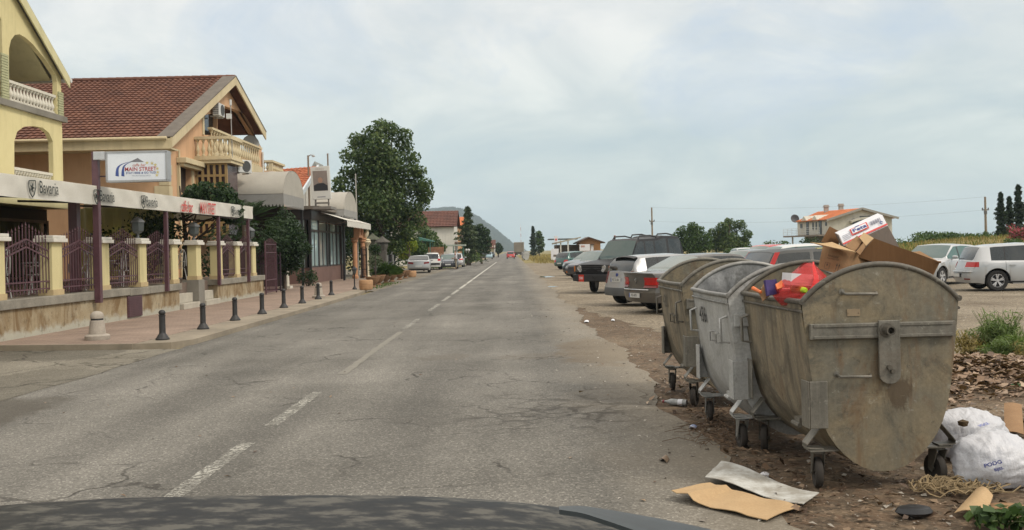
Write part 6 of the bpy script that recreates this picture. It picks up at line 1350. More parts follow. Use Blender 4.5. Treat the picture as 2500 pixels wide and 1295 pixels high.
# retractable awning
t = thing('window_awning', 'folding white awning with scalloped valance over the restaurant windows', 'awning', (XR_, 56, 3.4))
xo2 = -9.05; y0, y1 = 52.0, 60.6
mb = MB(); mb.slab(lambda u, v: (XR_ + .1 + (xo2 - XR_ - .1) * v, y0 + (y1 - y0) * u, 4.02 - .52 * v + .03 * math.sin(u * 40) * v), 40, 6, (0, 0, -.015)); part(t, 'canvas', mb, CANV, 60)
mb = MB(); mb.slab(lambda u, v: (xo2, y0 + (y1 - y0) * u, 3.5 - v * (.30 + .06 * abs(math.sin(u * 50)))), 100, 2, (-.012, 0, 0)); part(t, 'valance', mb, CANV, 60)
for y in (y0 + .3, (y0 + y1) / 2, y1 - .3): mb = MB(); mb.tube([(XR_, y, 3.45), ((XR_ + xo2) / 2, y + .25, 3.3), (xo2, y, 3.45)], .035, 6); part(t, 'arm', mb, mat('brown_arm', (0.12, 0.085, 0.065), 0.6))
mb = MB(); mb.box(XR_ + .101, XR_ + .24, y0 - .1, y1, 3.92, 4.045); part(t, 'cassette', mb, MATS['brown_arm'])
# rooftop board with a plain portrait stand-in
t = thing('portrait_sign', 'upright white board with a dark portrait picture above the restaurant', 'sign', at(782, 490, 48.8))
Yp = 48.8
A = [at(757, 409, Yp), at(803, 405, Yp), at(808, 486, Yp), at(763, 488, Yp)]; th = Vector((0, .22, 0))
mb = MB(); mb.hexa([A[3], A[2], A[3] + th, A[2] + th, A[0], A[1], A[0] + th, A[1] + th]); bd = part(t, 'board', mb, mat('board_white', (0.62, 0.61, 0.57), 0.5, var=0.06), False, 0.01)
uu, vv_ = A[2] - A[3], A[0] - A[3]
BP = lambda u, v, e=0.004: A[3] + uu * u + vv_ * v + Vector((0, -e, 0))
def bq(mb, pts, e): mb.add([BP(u, v, e) for u, v in pts], [tuple(range(len(pts)))])
mb = MB(); bq(mb, [(.11, .26), (.89, .26), (.89, .88), (.11, .88)], .004); part(bd, 'picture_ground', mb, mat('taupe', (0.25, 0.205, 0.18), 0.7, var=0.15, scale=3))
mb = MB(); bq(mb, [(.13, .27), (.87, .27), (.87, .42), (.66, .50), (.34, .49), (.13, .43)], .008); part(bd, 'dark_coat', mb, mat('picture_black', (0.022, 0.022, 0.026), 0.7))
mb = MB(); bq(mb, [(.5 + .13 * math.cos(a), .59 + .085 * math.sin(a)) for a in [k * 6.283 / 14 for k in range(14)]], .010); part(bd, 'plain_face', mb, mat('picture_skin', (0.40, 0.24, 0.17), 0.7))
mb = MB(); txt(mb, 'VERDI', .13, frame(BP(.5, .93, .006), uu, vv_), 1.3); part(bd, 'lettering', mb, mat('pale_pink_print', (0.52, 0.42, 0.38), 0.6))
mb = MB(); bq(mb, [(.28, .065), (.72, .065), (.72, .085), (.28, .085)], .006); part(bd, 'caption_line', mb, MATS['grey_ink'])
mb = MB(); p = BP(.12, 0); q_ = BP(.88, 0); mb.box(p.x, p.x + .06, Yp + .05, Yp + .15, p.z - .45, p.z); mb.box(q_.x - .06, q_.x, Yp + .05, Yp + .15, q_.z - .45, q_.z); mb.box(p.x, q_.x, Yp, Yp + .2, p.z - .22, p.z - .14); mb.box(p.x - .1, q_.x + .1, Yp - .05, Yp + 1.6, p.z - .5, p.z - .36); part(t, 'bracket', mb, mat('grey_brown_metal', (0.20, 0.18, 0.16), 0.6))
def pole(name, label, cat, a, b, Y, r, m, arm=None):
    p, q = at(*a, Y), at(*b, Y); t = thing(name, label, cat, (q.x, Y, 0)); mb = MB(); mb.cyl((q.x, Y, 0), p, r * 1.3, r, 8); part(t, 'pole', mb, m, 60)
    if arm: arm(t, p)
    else: mb = MB(); mb.lathe([(0, 0), (r * 1.8, .03), (0, .1)], p, 8); part(t, 'finial', mb, m)
pole('flagpole', 'thin bare flagpole standing before the big tree', 'flagpole', (868, 428), (873, 560), 61, .035, mat('pole_grey', (0.40, 0.38, 0.34), 0.5))
pole('flagpole', 'thin brown pole rising behind the portrait sign', 'flagpole', (800, 378), (803, 480), 62, .05, mat('pole_brown', (0.22, 0.16, 0.11), 0.6))
def larm(t, p):
    mb = MB(); mb.tube([p - Vector((0, 0, .1)), p + Vector((.15, 0, .03)), p + Vector((.32, 0, .0))], .03, 6); part(t, 'arm', mb, MATS['pole_brown']); mb = MB(); mb.lathe([(0, -.1), (.12, -.06), (.06, .06), (0, .07)], p + Vector((.36, 0, -.03)), 10); part(t, 'lamp_head', mb, MATS['dish_grey'])
pole('street_lamp', 'street lamp with short arm left of the portrait sign', 'street lamp', (752, 380), (756, 480), 63, .06, MATS['pole_brown'], larm)
# orange arch portal, statue column, stone lanterns
ORS = mat('orange_stone', (0.50, 0.25, 0.13), 0.8, var=0.15, scale=5)
YP = 58.6; p = gp(869, 681, .1); t = thing('arch_portal', 'orange stone portal of two columns under a pointed arch', 'portal', (-9.9, YP, .1))
for px_ in (867, 879):
    c = at(px_, 640, YP); x, y = c.x, YP + (0 if px_ < 870 else 1.2)
    mb = MB(); mb.lathe([(.20, .1), (.20, .25), (.15, .30), (.145, 2.25), (.13, 2.32)], (x, y, 0), 16); cl = part(t, 'column', mb, ORS, 40); mb = MB(); mb.lathe([(.14, 2.32), (.22, 2.42), (.20, 2.5), (.25, 2.56), (.25, 2.64)], (x, y, 0), 12); part(cl, 'capital', mb, ORS)
x0 = at(873, 600, YP).x
mb = MB(); plate(mb, [(YP - .3, 2.642), (YP + 1.5, 2.642), (YP + 1.45, 3.1), (YP + 1.1, 3.42), (YP + .6, 3.55), (YP + .1, 3.42), (YP - .25, 3.1)], [[(YP + .35, 2.8), (YP + .85, 2.8), (YP + .85, 3.1), (YP + .6, 3.3), (YP + .35, 3.1)]], fX, x0 - .18, x0 + .18); ah = part(t, 'arch', mb, ORS)
mb = MB(); mb.box(x0 - .1, x0 + .1, YP + .36, YP + .84, 2.8, 3.1); part(ah, 'red_lamp_glass', mb, mat('red_glass', (0.6, 0.06, 0.06), 0.3))
p = at(897, 675, 60); t = thing('statue_column', 'cream column topped by a white bird statue', 'statue', (p.x, 60, .1)); CR = mat('cream_stone', (0.60, 0.52, 0.36), 0.75, var=0.15, scale=6)
mb = MB(); mb.lathe([(.22, .1), (.22, .2), (.13, .26), (.12, .95), (.15, .98), (.12, 1.02), (.11, 2.1), (.14, 2.14)], (p.x, 60, 0), 14); part(t, 'shaft', mb, CR, 40)
mb = MB(); mb.lathe([(.14, 2.14), (.30, 2.36), (.24, 2.42), (.26, 2.5), (.15, 2.58)], (p.x, 60, 0), 10); part(t, 'capital', mb, CR)
mb = MB(); mb.tube([(p.x - .1, 60, 2.56), (p.x - .08, 60, 2.7), (p.x - .02, 60, 2.85), (p.x + .04, 60, 3.0), (p.x + .06, 60, 3.1), (p.x + .13, 60, 3.1)], [.06, .13, .16, .12, .075, .02], 10); mb.tube([(p.x - .2, 60, 2.5), (p.x - .08, 60.06, 2.85), (p.x, 60.1, 2.95)], [.02, .07, .04], 6); part(t, 'bird', mb, CR, 60)
def stone_lantern(label, px_, Y, h, m):
    p = at(px_, 650, Y); x = p.x; t = thing('stone_lantern', label, 'lantern', (x, Y, .05)); k = h / 2.9
    mb = MB(); mb.box(x - .26 * k, x + .26 * k, Y - .26 * k, Y + .26 * k, 0, 1.9 * k); part(t, 'pillar', mb, m, False, .01)
    mb = MB(); mb.lathe([(.28 * k, 1.902 * k), (.32 * k, 2.0 * k), (.42 * k, 2.3 * k), (.36 * k, 2.5 * k)], (x, Y, 0), 6); part(t, 'lantern_body', mb, m)
    mb = MB(); mb.lathe([(.58 * k, 2.5 * k), (.56 * k, 2.56 * k), (.2 * k, 2.8 * k), (.08 * k, 2.9 * k), (0, 2.98 * k)], (x, Y, 0), 6); part(t, 'roof', mb, m)
LST = mat('dark_lantern_stone', (0.115, 0.105, 0.09), 0.9, var=0.3, scale=6); stone_lantern('grey stone lantern on square pillar before the big tree', 935, 64, 2.75, LST); stone_lantern('mossy stone lantern just left of the grey one', 911, 66, 3.0, mat('mossy_stone', (0.13, 0.135, 0.095), 0.9, var=0.3, scale=6))
gate('dark iron gate panel between orange portal and cream column', (at(883, 650, 59.5).x, 59.5, 0), (at(896, 650, 59.5).x, 59.5, 0), .1, 2.0, BLACKST, 9)
def lamp_post(label, px_, py_, h):
    p = gp(px_, py_, .1 if px_ < 900 else .01); t = thing('lamp_post', label, 'lamp', p, 0, 'small black garden lamp posts'); k = h
    mb = MB(); mb.lathe([(.10, 0), (.10, .03), (.05, .10), (.03, .16), (.026, .6 * k), (.05, .66 * k)], p, 12); part(t, 'post', mb, BLACKST, 40)
    mb = MB(); mb.lathe([(.06, .66 * k), (.11, .84 * k), (.0, .84 * k)], p, 6); part(t, 'lantern_glass', mb, MATS['smoky_glass']); mb = MB(); mb.lathe([(.14, .84 * k), (.12, .87 * k), (.04, .95 * k), (0, 1.0 * k)], p, 6); part(t, 'roof', mb, BLACKST)
lamp_post('small black lamp post nearest the camera, left of first barrel planter', 866, 707, 1.02); lamp_post('small black lamp post beside the cream statue column', 917, 694, 1.02); lamp_post('small black lamp post in front of the dark fence', 958, 684, 1.02)
# planters
TC = mat('terracotta', (0.48, 0.28, 0.145), 0.85, var=0.2, scale=6); TCB = mat('terracotta_bowl', (0.30, 0.17, 0.09), 0.85, var=0.25, scale=8)
def barrel(label, px_, py_):
    p = gp(px_, py_, .1 if py_ > 700 else .01); t = thing('barrel_planter', label, 'planter', p, 0, 'tan barrel planters')
    mb = MB(); mb.lathe([(.24, 0), (.27, .02), (.29, .10), (.295, .20), (.285, .205), (.285, .225), (.295, .23), (.295, .36), (.28, .41), (.25, .42), (.24, .38), (0, .38)], p, 24); part(t, 'tub', mb, TC, 40)
    mb = MB(); mb.lathe([(0, .385), (.24, .385)], p, 18); part(t, 'soil', mb, mat('potting_soil', (0.06, 0.045, 0.03), 0.95))
barrel('tan barrel planter at the near end of the planter row', 894, 708); barrel('tan barrel planter at the far end by the silver coupe', 1006, 677)
BL = ['first bowl planter behind the near barrel', 'second bowl planter of the row', 'third bowl planter of the row', 'fourth bowl planter of the row', 'fifth bowl planter of the row', 'last bowl planter before the far barrel']
t = thing('bowl_planter', BL[0], 'planter', (0, 0, 0), 0, 'terracotta bowl planters in a row')
mb = MB(); mb.lathe([(.17, 0), (.18, .03), (.09, .09), (.12, .14), (.24, .24), (.31, .38), (.34, .46), (.36, .47), (.36, .51), (.32, .51), (.30, .46), (0, .45)], (0, 0, 0), 22); part(t, 'bowl', mb, TCB, 40)
mb = MB(); mb.lathe([(0, .455), (.30, .462)], (0, 0, 0), 16); part(t, 'soil', mb, MATS['potting_soil'])
BP_ = [gp(a, b, .01) for a, b in ((911, 702), (925, 696.5), (942, 692), (957, 688), (976, 683.5), (990, 680))]
for i, p in enumerate(BP_):
    if i == 0: t.location = p
    else: dup(t, p, 0, 'terracotta ' + BL[i])
t['label'] = 'terracotta ' + BL[0]
def spiky(label, p, h, n, m, seed):
    t = thing('spiky_plant', label, 'plant', p); rs = np.random.RandomState(seed); P = np.tile(np.array([p.x, p.y, p.z + .05]), (n, 1)) + rs.normal(size=(n, 3)) * np.array([.05, .05, .02])
    d = rs.normal(size=(n, 3)); d[:, 2] = np.abs(d[:, 2]) + .25; d /= np.linalg.norm(d, axis=1)[:, None]; L_ = h * (.6 + .5 * rs.random(n))[:, None]
    w_ = np.cross(d, np.array([0, 0, 1.0])); w_ /= np.linalg.norm(w_, axis=1)[:, None] + 1e-9; w_ *= .025
    mid = P + d * L_ * .6; tip = P + d * L_ - np.array([0, 0, 1.0]) * L_ * .25
    V = np.stack([P - w_ * .5, P + w_ * .5, mid + w_, tip, mid - w_], 1).reshape(-1, 3); o = _np_obj('foliage', V - np.array(p), np.arange(5 * n).reshape(-1, 5), 5, m, t)
    mb = MB(); mb.cyl(p, p + Vector((0, 0, .12)), .04, .03, 8); part(t, 'stem', mb, BARK)
spiky('broad spiky green palm plant in a bowl planter', BP_[2] + Vector((0, 0, .45)), .95, 320, MIDGREEN, 3); spiky('spiky green plant in a bowl beside the palm', BP_[3] + Vector((0, 0, .45)), .75, 200, MIDGREEN, 4)
def ball_tree(label, p, h, r, m, seed, n=500):
    t = thing('potted_tree', label, 'plant', p); mb = MB(); mb.cyl(p, p + Vector((0, 0, h)), .022, .015, 6); part(t, 'trunk', mb, BARK)
    foliage(t, 'crown', [(p.x, p.y, p.z + h, r, r, r * .9)], n, .10, m, seed, base=p)
ball_tree('small ball-shaped potted tree beside the mossy lantern', BP_[0] + Vector((.1, .3, .45)), 1.35, .32, DKGREEN, 5); ball_tree('sparse brownish potted shrub by the cream column', BP_[1] + Vector((-.2, .3, .45)), .75, .42, PINE, 6, 420)
def fence_(label, a, b, z1, n, posts):
    a, b = Vector(a), Vector(b); t = thing('garden_fence', label, 'fence', (a.x, a.y, 0)); up = Vector((0, 0, 1)); mb = MB()
    for z in (.25, z1 * .6, z1): mb.bar(a + up * z, b + up * z, .04, .05)
    part(t, 'rail', mb, mat('fence_grey', (0.10, 0.10, 0.11), 0.6)); mb = MB()
    for k in range(n): p = a.lerp(b, k / (n - 1)); mb.bar(p + up * .1, p + up * z1, .02, .02, (1, 0, 0))
    part(t, 'pickets', mb, BLACKST)
    for k in range(posts): p = a.lerp(b, (k + .5) / posts); mb = MB(); mb.box(p.x - .09, p.x + .09, p.y - .09, p.y + .09, 0, z1 + .25); part(t, 'post', mb, mat('fence_post_grey', (0.33, 0.33, 0.31), 0.8))
fence_('dark garden fence with pale posts behind the planters', (-9.9, 66, 0), (-9.7, 78, 0), 1.55, 60, 4)
# ------------------------------------------------------------------ vehicles
def lerp_tab(tab, x):
    if x <= tab[0][0]: return tab[0][1]
    for (a, b), (c, d) in zip(tab, tab[1:]):
        if x <= c:
            t = (x - a) / (c - a) if c > a else 0; return b + (d - b) * t
    return tab[-1][1]
def smooth_tab(tab, x, r=0.10):
    return sum(lerp_tab(tab, x + r * k / 3) * w_ for k, w_ in zip(range(-3, 4), (1, 2, 3, 4, 3, 2, 1))) / 16
TYRE = mat('tyre_rubber', (0.022, 0.021, 0.020), 0.85, var=0.4, scale=10)
RIMS = mat('alloy_rim', (0.52, 0.52, 0.53), 0.35, 0.15, var=0.15, scale=8); RIMD = mat('steel_rim', (0.10, 0.10, 0.105), 0.5, 0.5, var=0.3, scale=8)
TRIM = mat('black_trim', (0.022, 0.022, 0.024), 0.6, var=0.3, scale=6); UNDER = mat('car_underside', (0.012, 0.012, 0.012), 0.9)
def glassm(name, c, r=0.05):
    if name in MATS: return MATS[name]
    g = G(name); v = g.co(); d = g.ramp(g.noise(v, 2.2, 6, 0.65), [(0.4, 0.0), (0.8, 1.0)]); m = g.fin(g.mix(g.math('MULTIPLY', d, 0.16), c, (0.20, 0.195, 0.18)), g.math('ADD', g.math('MULTIPLY', d, 0.2), r), 0, 0.7)
    MATS[name] = m; return m
CGL = glassm('car_glass', (0.014, 0.019, 0.020)); CGG = glassm('green_car_glass', (0.06, 0.13, 0.115)); CGT = glassm('teal_windscreen', (0.075, 0.115, 0.105), 0.08)
REDL = mat('tail_lamp_red', (0.50, 0.018, 0.015), 0.2, var=0.2, scale=12); CLRL = mat('lamp_clear', (0.50, 0.50, 0.50), 0.12, 0.3); AMB = mat('lamp_amber', (0.55, 0.17, 0.03), 0.25); DRED = mat('tail_lamp_dark', (0.22, 0.022, 0.022), 0.25)
CHRM = mat('chrome', (0.55, 0.55, 0.55), 0.15, 0.9); PLATE = mat('number_plate', (0.62, 0.62, 0.60), 0.5, var=0.1)
_wh = {}
def wheel_meshes(r, style):
    k = (round(r, 3), style)
    if k in _wh: return _wh[k]
    wdt = 0.20; mb = MB(); mb.lathe([(r * .62, -.09), (r * .70, -.10), (r * .93, -.10), (r, -.075), (r, .075), (r * .93, .10), (r * .70, .10), (r * .62, .09)], (0, 0, 0), 32, 'y', False); ty = _mesh('wheel', mb, TYRE, 35, None)
    mb = MB(); R_ = r * .66
    for s in (1,):
        mb.lathe([(R_, -.09), (R_ * 1.0, .085), (R_ * .93, .095), (R_ * .90, .07), (R_ * .88, .0)], (0, 0, 0), 28, 'y')
        if style == 'alloy':
            for i in range(5):
                a = i * 1.2566 + .31
                for d in (-.16, .16):
                    c0, c1 = (math.cos(a), math.sin(a)), (math.cos(a + d), math.sin(a + d)); mb.bar((c0[0] * R_ * .15, .055, c0[1] * R_ * .15), (c1[0] * R_ * .92, .078, c1[1] * R_ * .92), R_ * .17, .03, (0, 1, 0))
            mb.lathe([(0, .085), (R_ * .18, .082), (R_ * .24, .06), (R_ * .2, .03)], (0, 0, 0), 16, 'y')
        else:
            mb.lathe([(R_ * .9, .03), (R_ * .6, .06), (R_ * .35, .055), (R_ * .28, .075), (0, .078)], (0, 0, 0), 28, 'y')
            for i in range(8): a = i * .785; mb.lathe([(0, .066), (R_ * .07, .066), (R_ * .07, .05)], (R_ * .72 * math.cos(a), 0, R_ * .72 * math.sin(a)), 6, 'y')
    rm = _mesh('rim', mb, RIMS if style == 'alloy' else RIMD, 35, None)
    mb = MB(); mb.lathe([(0, .0), (R_ * .9, .0)], (0, -.0, 0), 20, 'y'); hb = _mesh('hub', mb, UNDER, False, None)
    _wh[k] = (ty, rm, hb); return _wh[k]
def car(sp, label, loc, rz, group=None):
    """car from a side profile; local x forward, y left, z up"""
    L, W, wb, r = sp['L'], sp['W'], sp['wb'], sp.get('r', .31)
    sill = sp.get('sill', .24); xr_, xf_ = -L / 2, L / 2; ax = sp.get('ax', (-wb / 2 + sp.get('off', 0), wb / 2 + sp.get('off', 0)))
    top, roof = sp['top'], sp['roof']; bow = sp.get('bow', .16); P = sp['paint']; GL = sp.get('glass', CGL)
    ext = {-1: sp['rear'], 1: sp['front']}           # (z, inset from the extreme end)
    xc = {-1: ax[0] - r * 1.16, 1: ax[1] + r * 1.16}
    t = thing('parked_car' if not sp.get('drive') else 'moving_car', label, sp.get('cat', 'car'), (0, 0, 0), 0, group)
    def hw(x):
        e = 0.0
        for s in (-1, 1):
            a = (s * x - (L / 2 - .75)) / .75
            if a > 0: e = max(e, a)
        return W / 2 * (1 - sp.get('taper', .10) * e ** 2)
    def arch(x):
        z = sill
        for a in ax:
            d = abs(x - a); ra = r + .065
            if d < ra: z = max(z, r + math.sqrt(ra * ra - d * d) * .98)
        return z
    def bot(x):
        z = arch(x)
        if x < ax[0] - r: z = max(z, sill + sp.get('lift_r', .04) * min(1, (ax[0] - r - x) / .3))
        if x > ax[1] + r: z = max(z, sill - .02)
        return z
    g0, g1 = roof[0][0], roof[-1][0]
    xs_ = set(np.linspace(xr_, xf_, 46).round(4)) | {round(a, 4) for a, _ in roof} | {round(a, 4) for a, _ in top if xr_ <= a <= xf_} | {round(v, 4) for w_ in sp['win'] for v in w_}
    for a in ax: xs_ |= {round(a + (r + .065) * math.sin(q), 4) for q in np.linspace(-1.57, 1.57, 17)}
    xs_ |= {round(v, 4) for v in (xr_ + .02, xr_ + .06, xf_ - .02, xf_ - .06)}
    xs_ = sorted(v for v in xs_ if xr_ - 1e-6 <= v <= xf_ + 1e-6)
    X = [xs_[0]]
    for v in xs_[1:]:
        if v - X[-1] > .008: X.append(v)
    tum = sp.get('tumble', .28); crown = sp.get('crown', .035)
    def endx(x, y, z, zs):
        s = 1 if x > 0 else -1
        if s * x <= s * xc[s]: return x
        tt = (x - xc[s]) / (s * L / 2 - xc[s]); e = lerp_tab(ext[s], min(z, zs + .03)) + bow * (abs(y) / (W / 2)) ** 2.6
        return x - s * e * tt ** 1.5
    def sect(x):
        w = hw(x); zb = bot(x); zs = smooth_tab(top, x, .06); zb = min(zb, zs - .03); h = max(0.0, lerp_tab(roof, x) - zs) if g0 <= x <= g1 else 0.0
        zm = max(zb + .01, min(.52, zb + .35 * (zs - zb))); zk = max(zm + .01, zb + .70 * (zs - zb))
        c = [(w * .95, zb), (w * .985, zb + .5 * (zm - zb)), (w, zm), (w * 1.0, zk), (w * .985, zs - min(.05, .25 * (zs - zb)))]
        q = min(1, h / .10); nb = [(w * .95, zs), (w * .90, zs + .012), (w * .80, zs + crown * .5), (w * .66, zs + crown * .75), (w * .34, zs + crown), (0, zs + crown * 1.1)]
        yb = w * .94; yt = yb - tum * h
        gh = [(w * .955, zs), (yb, zs + .012), (yb - tum * h * .86, zs + h * .87), (yt - .035, zs + h * .975), (yt * .55, zs + h + .008), (0, zs + h + .018)]
        c += [(a[0] + (b[0] - a[0]) * q, a[1] + (b[1] - a[1]) * q) for a, b in zip(nb, gh)]
        return [Vector((endx(x, y, z, zs), y, z)) for y, z in c], zs, h
    S = [sect(x) for x in X]; ncol = len(S[0][0])
    groups = {}
    def put(k, q):
        mb = groups.setdefault(k, MB()); mb.add(q, [tuple(range(len(q)))])
    ws0, ws1 = roof[-2][0], roof[-1][0]; rw0, rw1 = roof[0][0], roof[1][0]
    for i in range(len(X) - 1):
        xm = (X[i] + X[i + 1]) / 2; hm = (S[i][2] + S[i + 1][2]) / 2
        for j in range(ncol - 1):
            k = 'body'
            if hm > .015:
                wi = [q_ for q_, (a, b) in enumerate(sp['win']) if a - 1e-4 <= X[i] and X[i + 1] <= b + 1e-4]
                if j == 6 and wi: k = 'side_window|%d' % wi[0]
                elif j == 6 and sp['win'][0][0] < xm < sp['win'][-1][1] and sp.get('blackpillar', True): k = 'pillar_trim'
                elif j >= 8 and ws0 + .03 < xm < ws1 - .0: k = 'windscreen'
                elif j >= 8 and rw0 + .0 < xm < rw1 - .02: k = 'rear_window'
            elif False: pass
            if j == 0 and sp.get('clad') and k == 'body': k = 'sill_cladding'
            if k == 'body' and j <= 3 and sp.get('bumper') and (X[i] < ax[0] - r - .05 or X[i + 1] > ax[1] + r + .05):
                zq = (S[i][0][j].z + S[i][0][j + 1].z) / 2
                if zq < sp['bumper'][1]: k = 'bumper'
            for s in (1, -1):
                f = lambda p: Vector((p.x, p.y * s, p.z))
                kk = k + ('|%d' % s if k.split('|')[0] in ('side_window', 'pillar_trim', 'sill_cladding') else '|f' if k == 'bumper' and X[i] > 0 else '|r' if k == 'bumper' else '')
                put(kk, [f(S[i][0][j]), f(S[i + 1][0][j]), f(S[i + 1][0][j + 1]), f(S[i][0][j + 1])])
    # ends: sheets across the car following the bow
    def endsurf(s):
        sc, zs, h = S[0] if s < 0 else S[-1]; rows = []
        for j in range(ncol):
            p = sc[j]; z = p.z; rows.append([Vector((s * L / 2 - s * (lerp_tab(ext[s], min(z, zs + .03)) + bow * (abs(p.y * (k / 6)) / (W / 2)) ** 2.6), p.y * k / 6, z)) for k in range(-6, 7)])
        return rows
    for s in (-1, 1):
        rows = endsurf(s)
        for j in range(ncol - 1):
            zq = (rows[j][6].z + rows[j + 1][6].z) / 2; k = 'bumper' if sp.get('bumper') and sp['bumper'][0] <= zq < sp['bumper'][1] else 'body'
            for i in range(12):
                q = [rows[j][i], rows[j][i + 1], rows[j + 1][i + 1], rows[j + 1][i]]
                if (q[0] - q[3]).length + (q[1] - q[2]).length > 1e-4: put(k + (('|f' if s > 0 else '|r') if k == 'bumper' else ''), q)
    MM = {'body': P, 'side_window': GL, 'windscreen': sp.get('wsglass', GL), 'rear_window': sp.get('rwglass', GL), 'pillar_trim': TRIM, 'sill_cladding': TRIM, 'bumper': sp['bumper'][2] if sp.get('bumper') else TRIM}
    for k, mb in groups.items():
        k = k.split('|')[0]; me = _mesh(k, mb, MM[k], False, None); bm = bmesh.new(); bm.from_mesh(me); bmesh.ops.remove_doubles(bm, verts=bm.verts, dist=.0008)
        bmesh.ops.recalc_face_normals(bm, faces=bm.faces); bm.to_mesh(me); bm.free()
        me.polygons.foreach_set('use_smooth', [True] * len(me.polygons)); me.set_sharp_from_angle(angle=R(38))
        o = bpy.data.objects.new(k, me); COL.objects.link(o); o.parent = t
    I = t.matrix_basis
    # helpers on the surface
    def E(s, y, z, e=0.0):
        zs = S[0][1] if s < 0 else S[-1][1]
        return Vector((s * L / 2 - s * (lerp_tab(ext[s], min(z, zs + .03)) + bow * (min(abs(y), W / 2) / (W / 2)) ** 2.6) + s * e, y, z))
    def side(x, z, s, e=0.0):
        c, zs, h = sect(x); y = c[0].y
        for a, b in zip(c, c[1:]):
            if a.z <= z <= b.z and b.z > a.z: y = a.y + (b.y - a.y) * (z - a.z) / (b.z - a.z); break
        return Vector((endx(x, y, z, zs), s * (y + e), z))
    def endpatch(name, s, y0, y1, z0, z1, m, e=.012, n=6, skew=0.0, both=True):
        for sy in ((1, -1) if both else (1,)):
            mb = MB(); mb.slab(lambda u, v: E(s, sy * (y0 + (y1 - y0) * u), z0 + (z1 - z0) * v + skew * u, e), n, 2, (-s * .04, 0, 0)); part(t, name, mb, m, 40)
    def sidepatch(name, x0, x1, z0, z1, m, e=.008, n=6, skew=0.0):
        for sy in (1, -1):
            mb = MB(); mb.slab(lambda u, v: side(x0 + (x1 - x0) * u, z0 + (z1 - z0) * v + skew * u, sy, e), n, 2, (0, -sy * .03, 0)); part(t, name, mb, m, 40)
    for d in sp.get('end', []): endpatch(*d[:7], **(d[7] if len(d) > 7 else {}))
    for d in sp.get('sidep', []): sidepatch(*d[:6], **(d[6] if len(d) > 6 else {}))
    def plate_(s, z, text, y=0.0, bgm=PLATE, w=.26, h=.055, inkm=None):
        p = E(s, y, z, .016); mb = MB(); mb.cbox(p, (.012, w * 2, h * 2)); o = part(t, 'number_plate', mb, bgm)
        if text:
            mb = MB(); txt(mb, text, h * 1.7, frame(p + Vector((s * .008, 0, 0)), (0, s * 1.0, 0), (0, 0, 1)), .82 if len(text) > 4 else 1.1, 0, .001); part(o, 'lettering', mb, inkm or BLACKINK)
            if len(text) > 4: mb = MB(); mb.cbox(p + Vector((s * .003, -s * w * .93, 0)), (.012, .035, h * 1.95)); part(o, 'blue_band', mb, mat('plate_blue', (0.02, 0.08, 0.40), 0.5))
    for s, z, text, *k in sp.get('plates', []): plate_(s, z, text, *k)
    # seams, handles, mirrors
    mb = MB()
    for x in sp.get('doors', []):
        for sy in (1, -1):
            zt = smooth_tab(top, x, .06) - .02; zz = np.linspace(bot(x) + .03, zt, 6); mb.tube([side(x, z, sy, .001) for z in zz], .005, 4)
    if mb.v: part(t, 'door_seams', mb, UNDER)
    for x in sp.get('handles', []):
        for sy in (1, -1):
            z = smooth_tab(top, x, .06) - .13; mb = MB(); a, b = side(x - .09, z, sy, .022), side(x + .09, z, sy, .022); mb.bar(a, b, .02, .035); part(t, 'door_handle', mb, sp.get('handle_m', P))
    for sy in (1, -1):
        x = ws1 - .38 if sp.get('mx') is None else sp['mx']; z = smooth_tab(top, x, .06) + .02; p = side(x, z - .03, sy, 0); q = p + Vector((0, sy * .13, .09))
        mb = MB(); mb.lathe([(0, -.11), (.06, -.09), (.085, 0), (.06, .09), (0, .11)], (0, 0, 0), 12, 'y'); mb.v = [(q.x + a * .55, q.y + b, q.z + c * .8) for a, b, c in mb.v]; mb.bar(p, q, .04, .03); part(t, 'wing_mirror', mb, sp.get('mirror_m', P), 40)
    # inner tub, wheels
    mb = MB(); mb.box(-L / 2 + .35, L / 2 - .35, -W / 2 + .24, W / 2 - .24, sill + .02, .66); mb.box(ax[0] + r + .12, ax[1] - r - .12, -W / 2 + .10, W / 2 - .10, sill + .0, .5); part(t, 'underbody', mb, UNDER)
    ty, rm, hb = wheel_meshes(r, sp.get('wheel', 'steel'))
    for i, a in enumerate(ax):
        for sy in (1, -1):
            o = bpy.data.objects.new('wheel', ty); COL.objects.link(o); o.parent = t; o.location = (a, sy * (W / 2 - .125), r); o.rotation_euler = (0, 0, (0 if sy > 0 else math.pi) + (sp.get('steer', 0) if i == 1 else 0))
            for me in (rm, hb): k = bpy.data.objects.new(me.name.split('.')[0], me); COL.objects.link(k); k.parent = o
    if sp.get('extra'): sp['extra'](t, E, side, sect, L, W)
    t.location = loc; t.rotation_euler = (0, 0, rz); return t
def hd(az): return R(90 - az)            # heading: compass azimuth from +Y clockwise -> rotation of local +x
def place(px_, py_, az, offx, offy):     # ground point under the picture point, plus an offset along the car's axis / to its left
    p = gp(px_, py_); h = Vector((math.sin(R(az)), math.cos(R(az)), 0)); l = Vector((-h.y, h.x, 0)); q = p + h * offx + l * offy; return (q.x, q.y, 0)
PSILV = paint('silver_paint', (0.44, 0.45, 0.46), 0.25, 0.35); PWARM = paint('light_silver_paint', (0.52, 0.52, 0.51), 0.2, 0.25); PGREY = paint('dark_grey_paint', (0.090, 0.085, 0.080), 0.45, 0.3, 0.38); PNAVY = paint('navy_paint', (0.020, 0.026, 0.045), 0.35, 0.2)
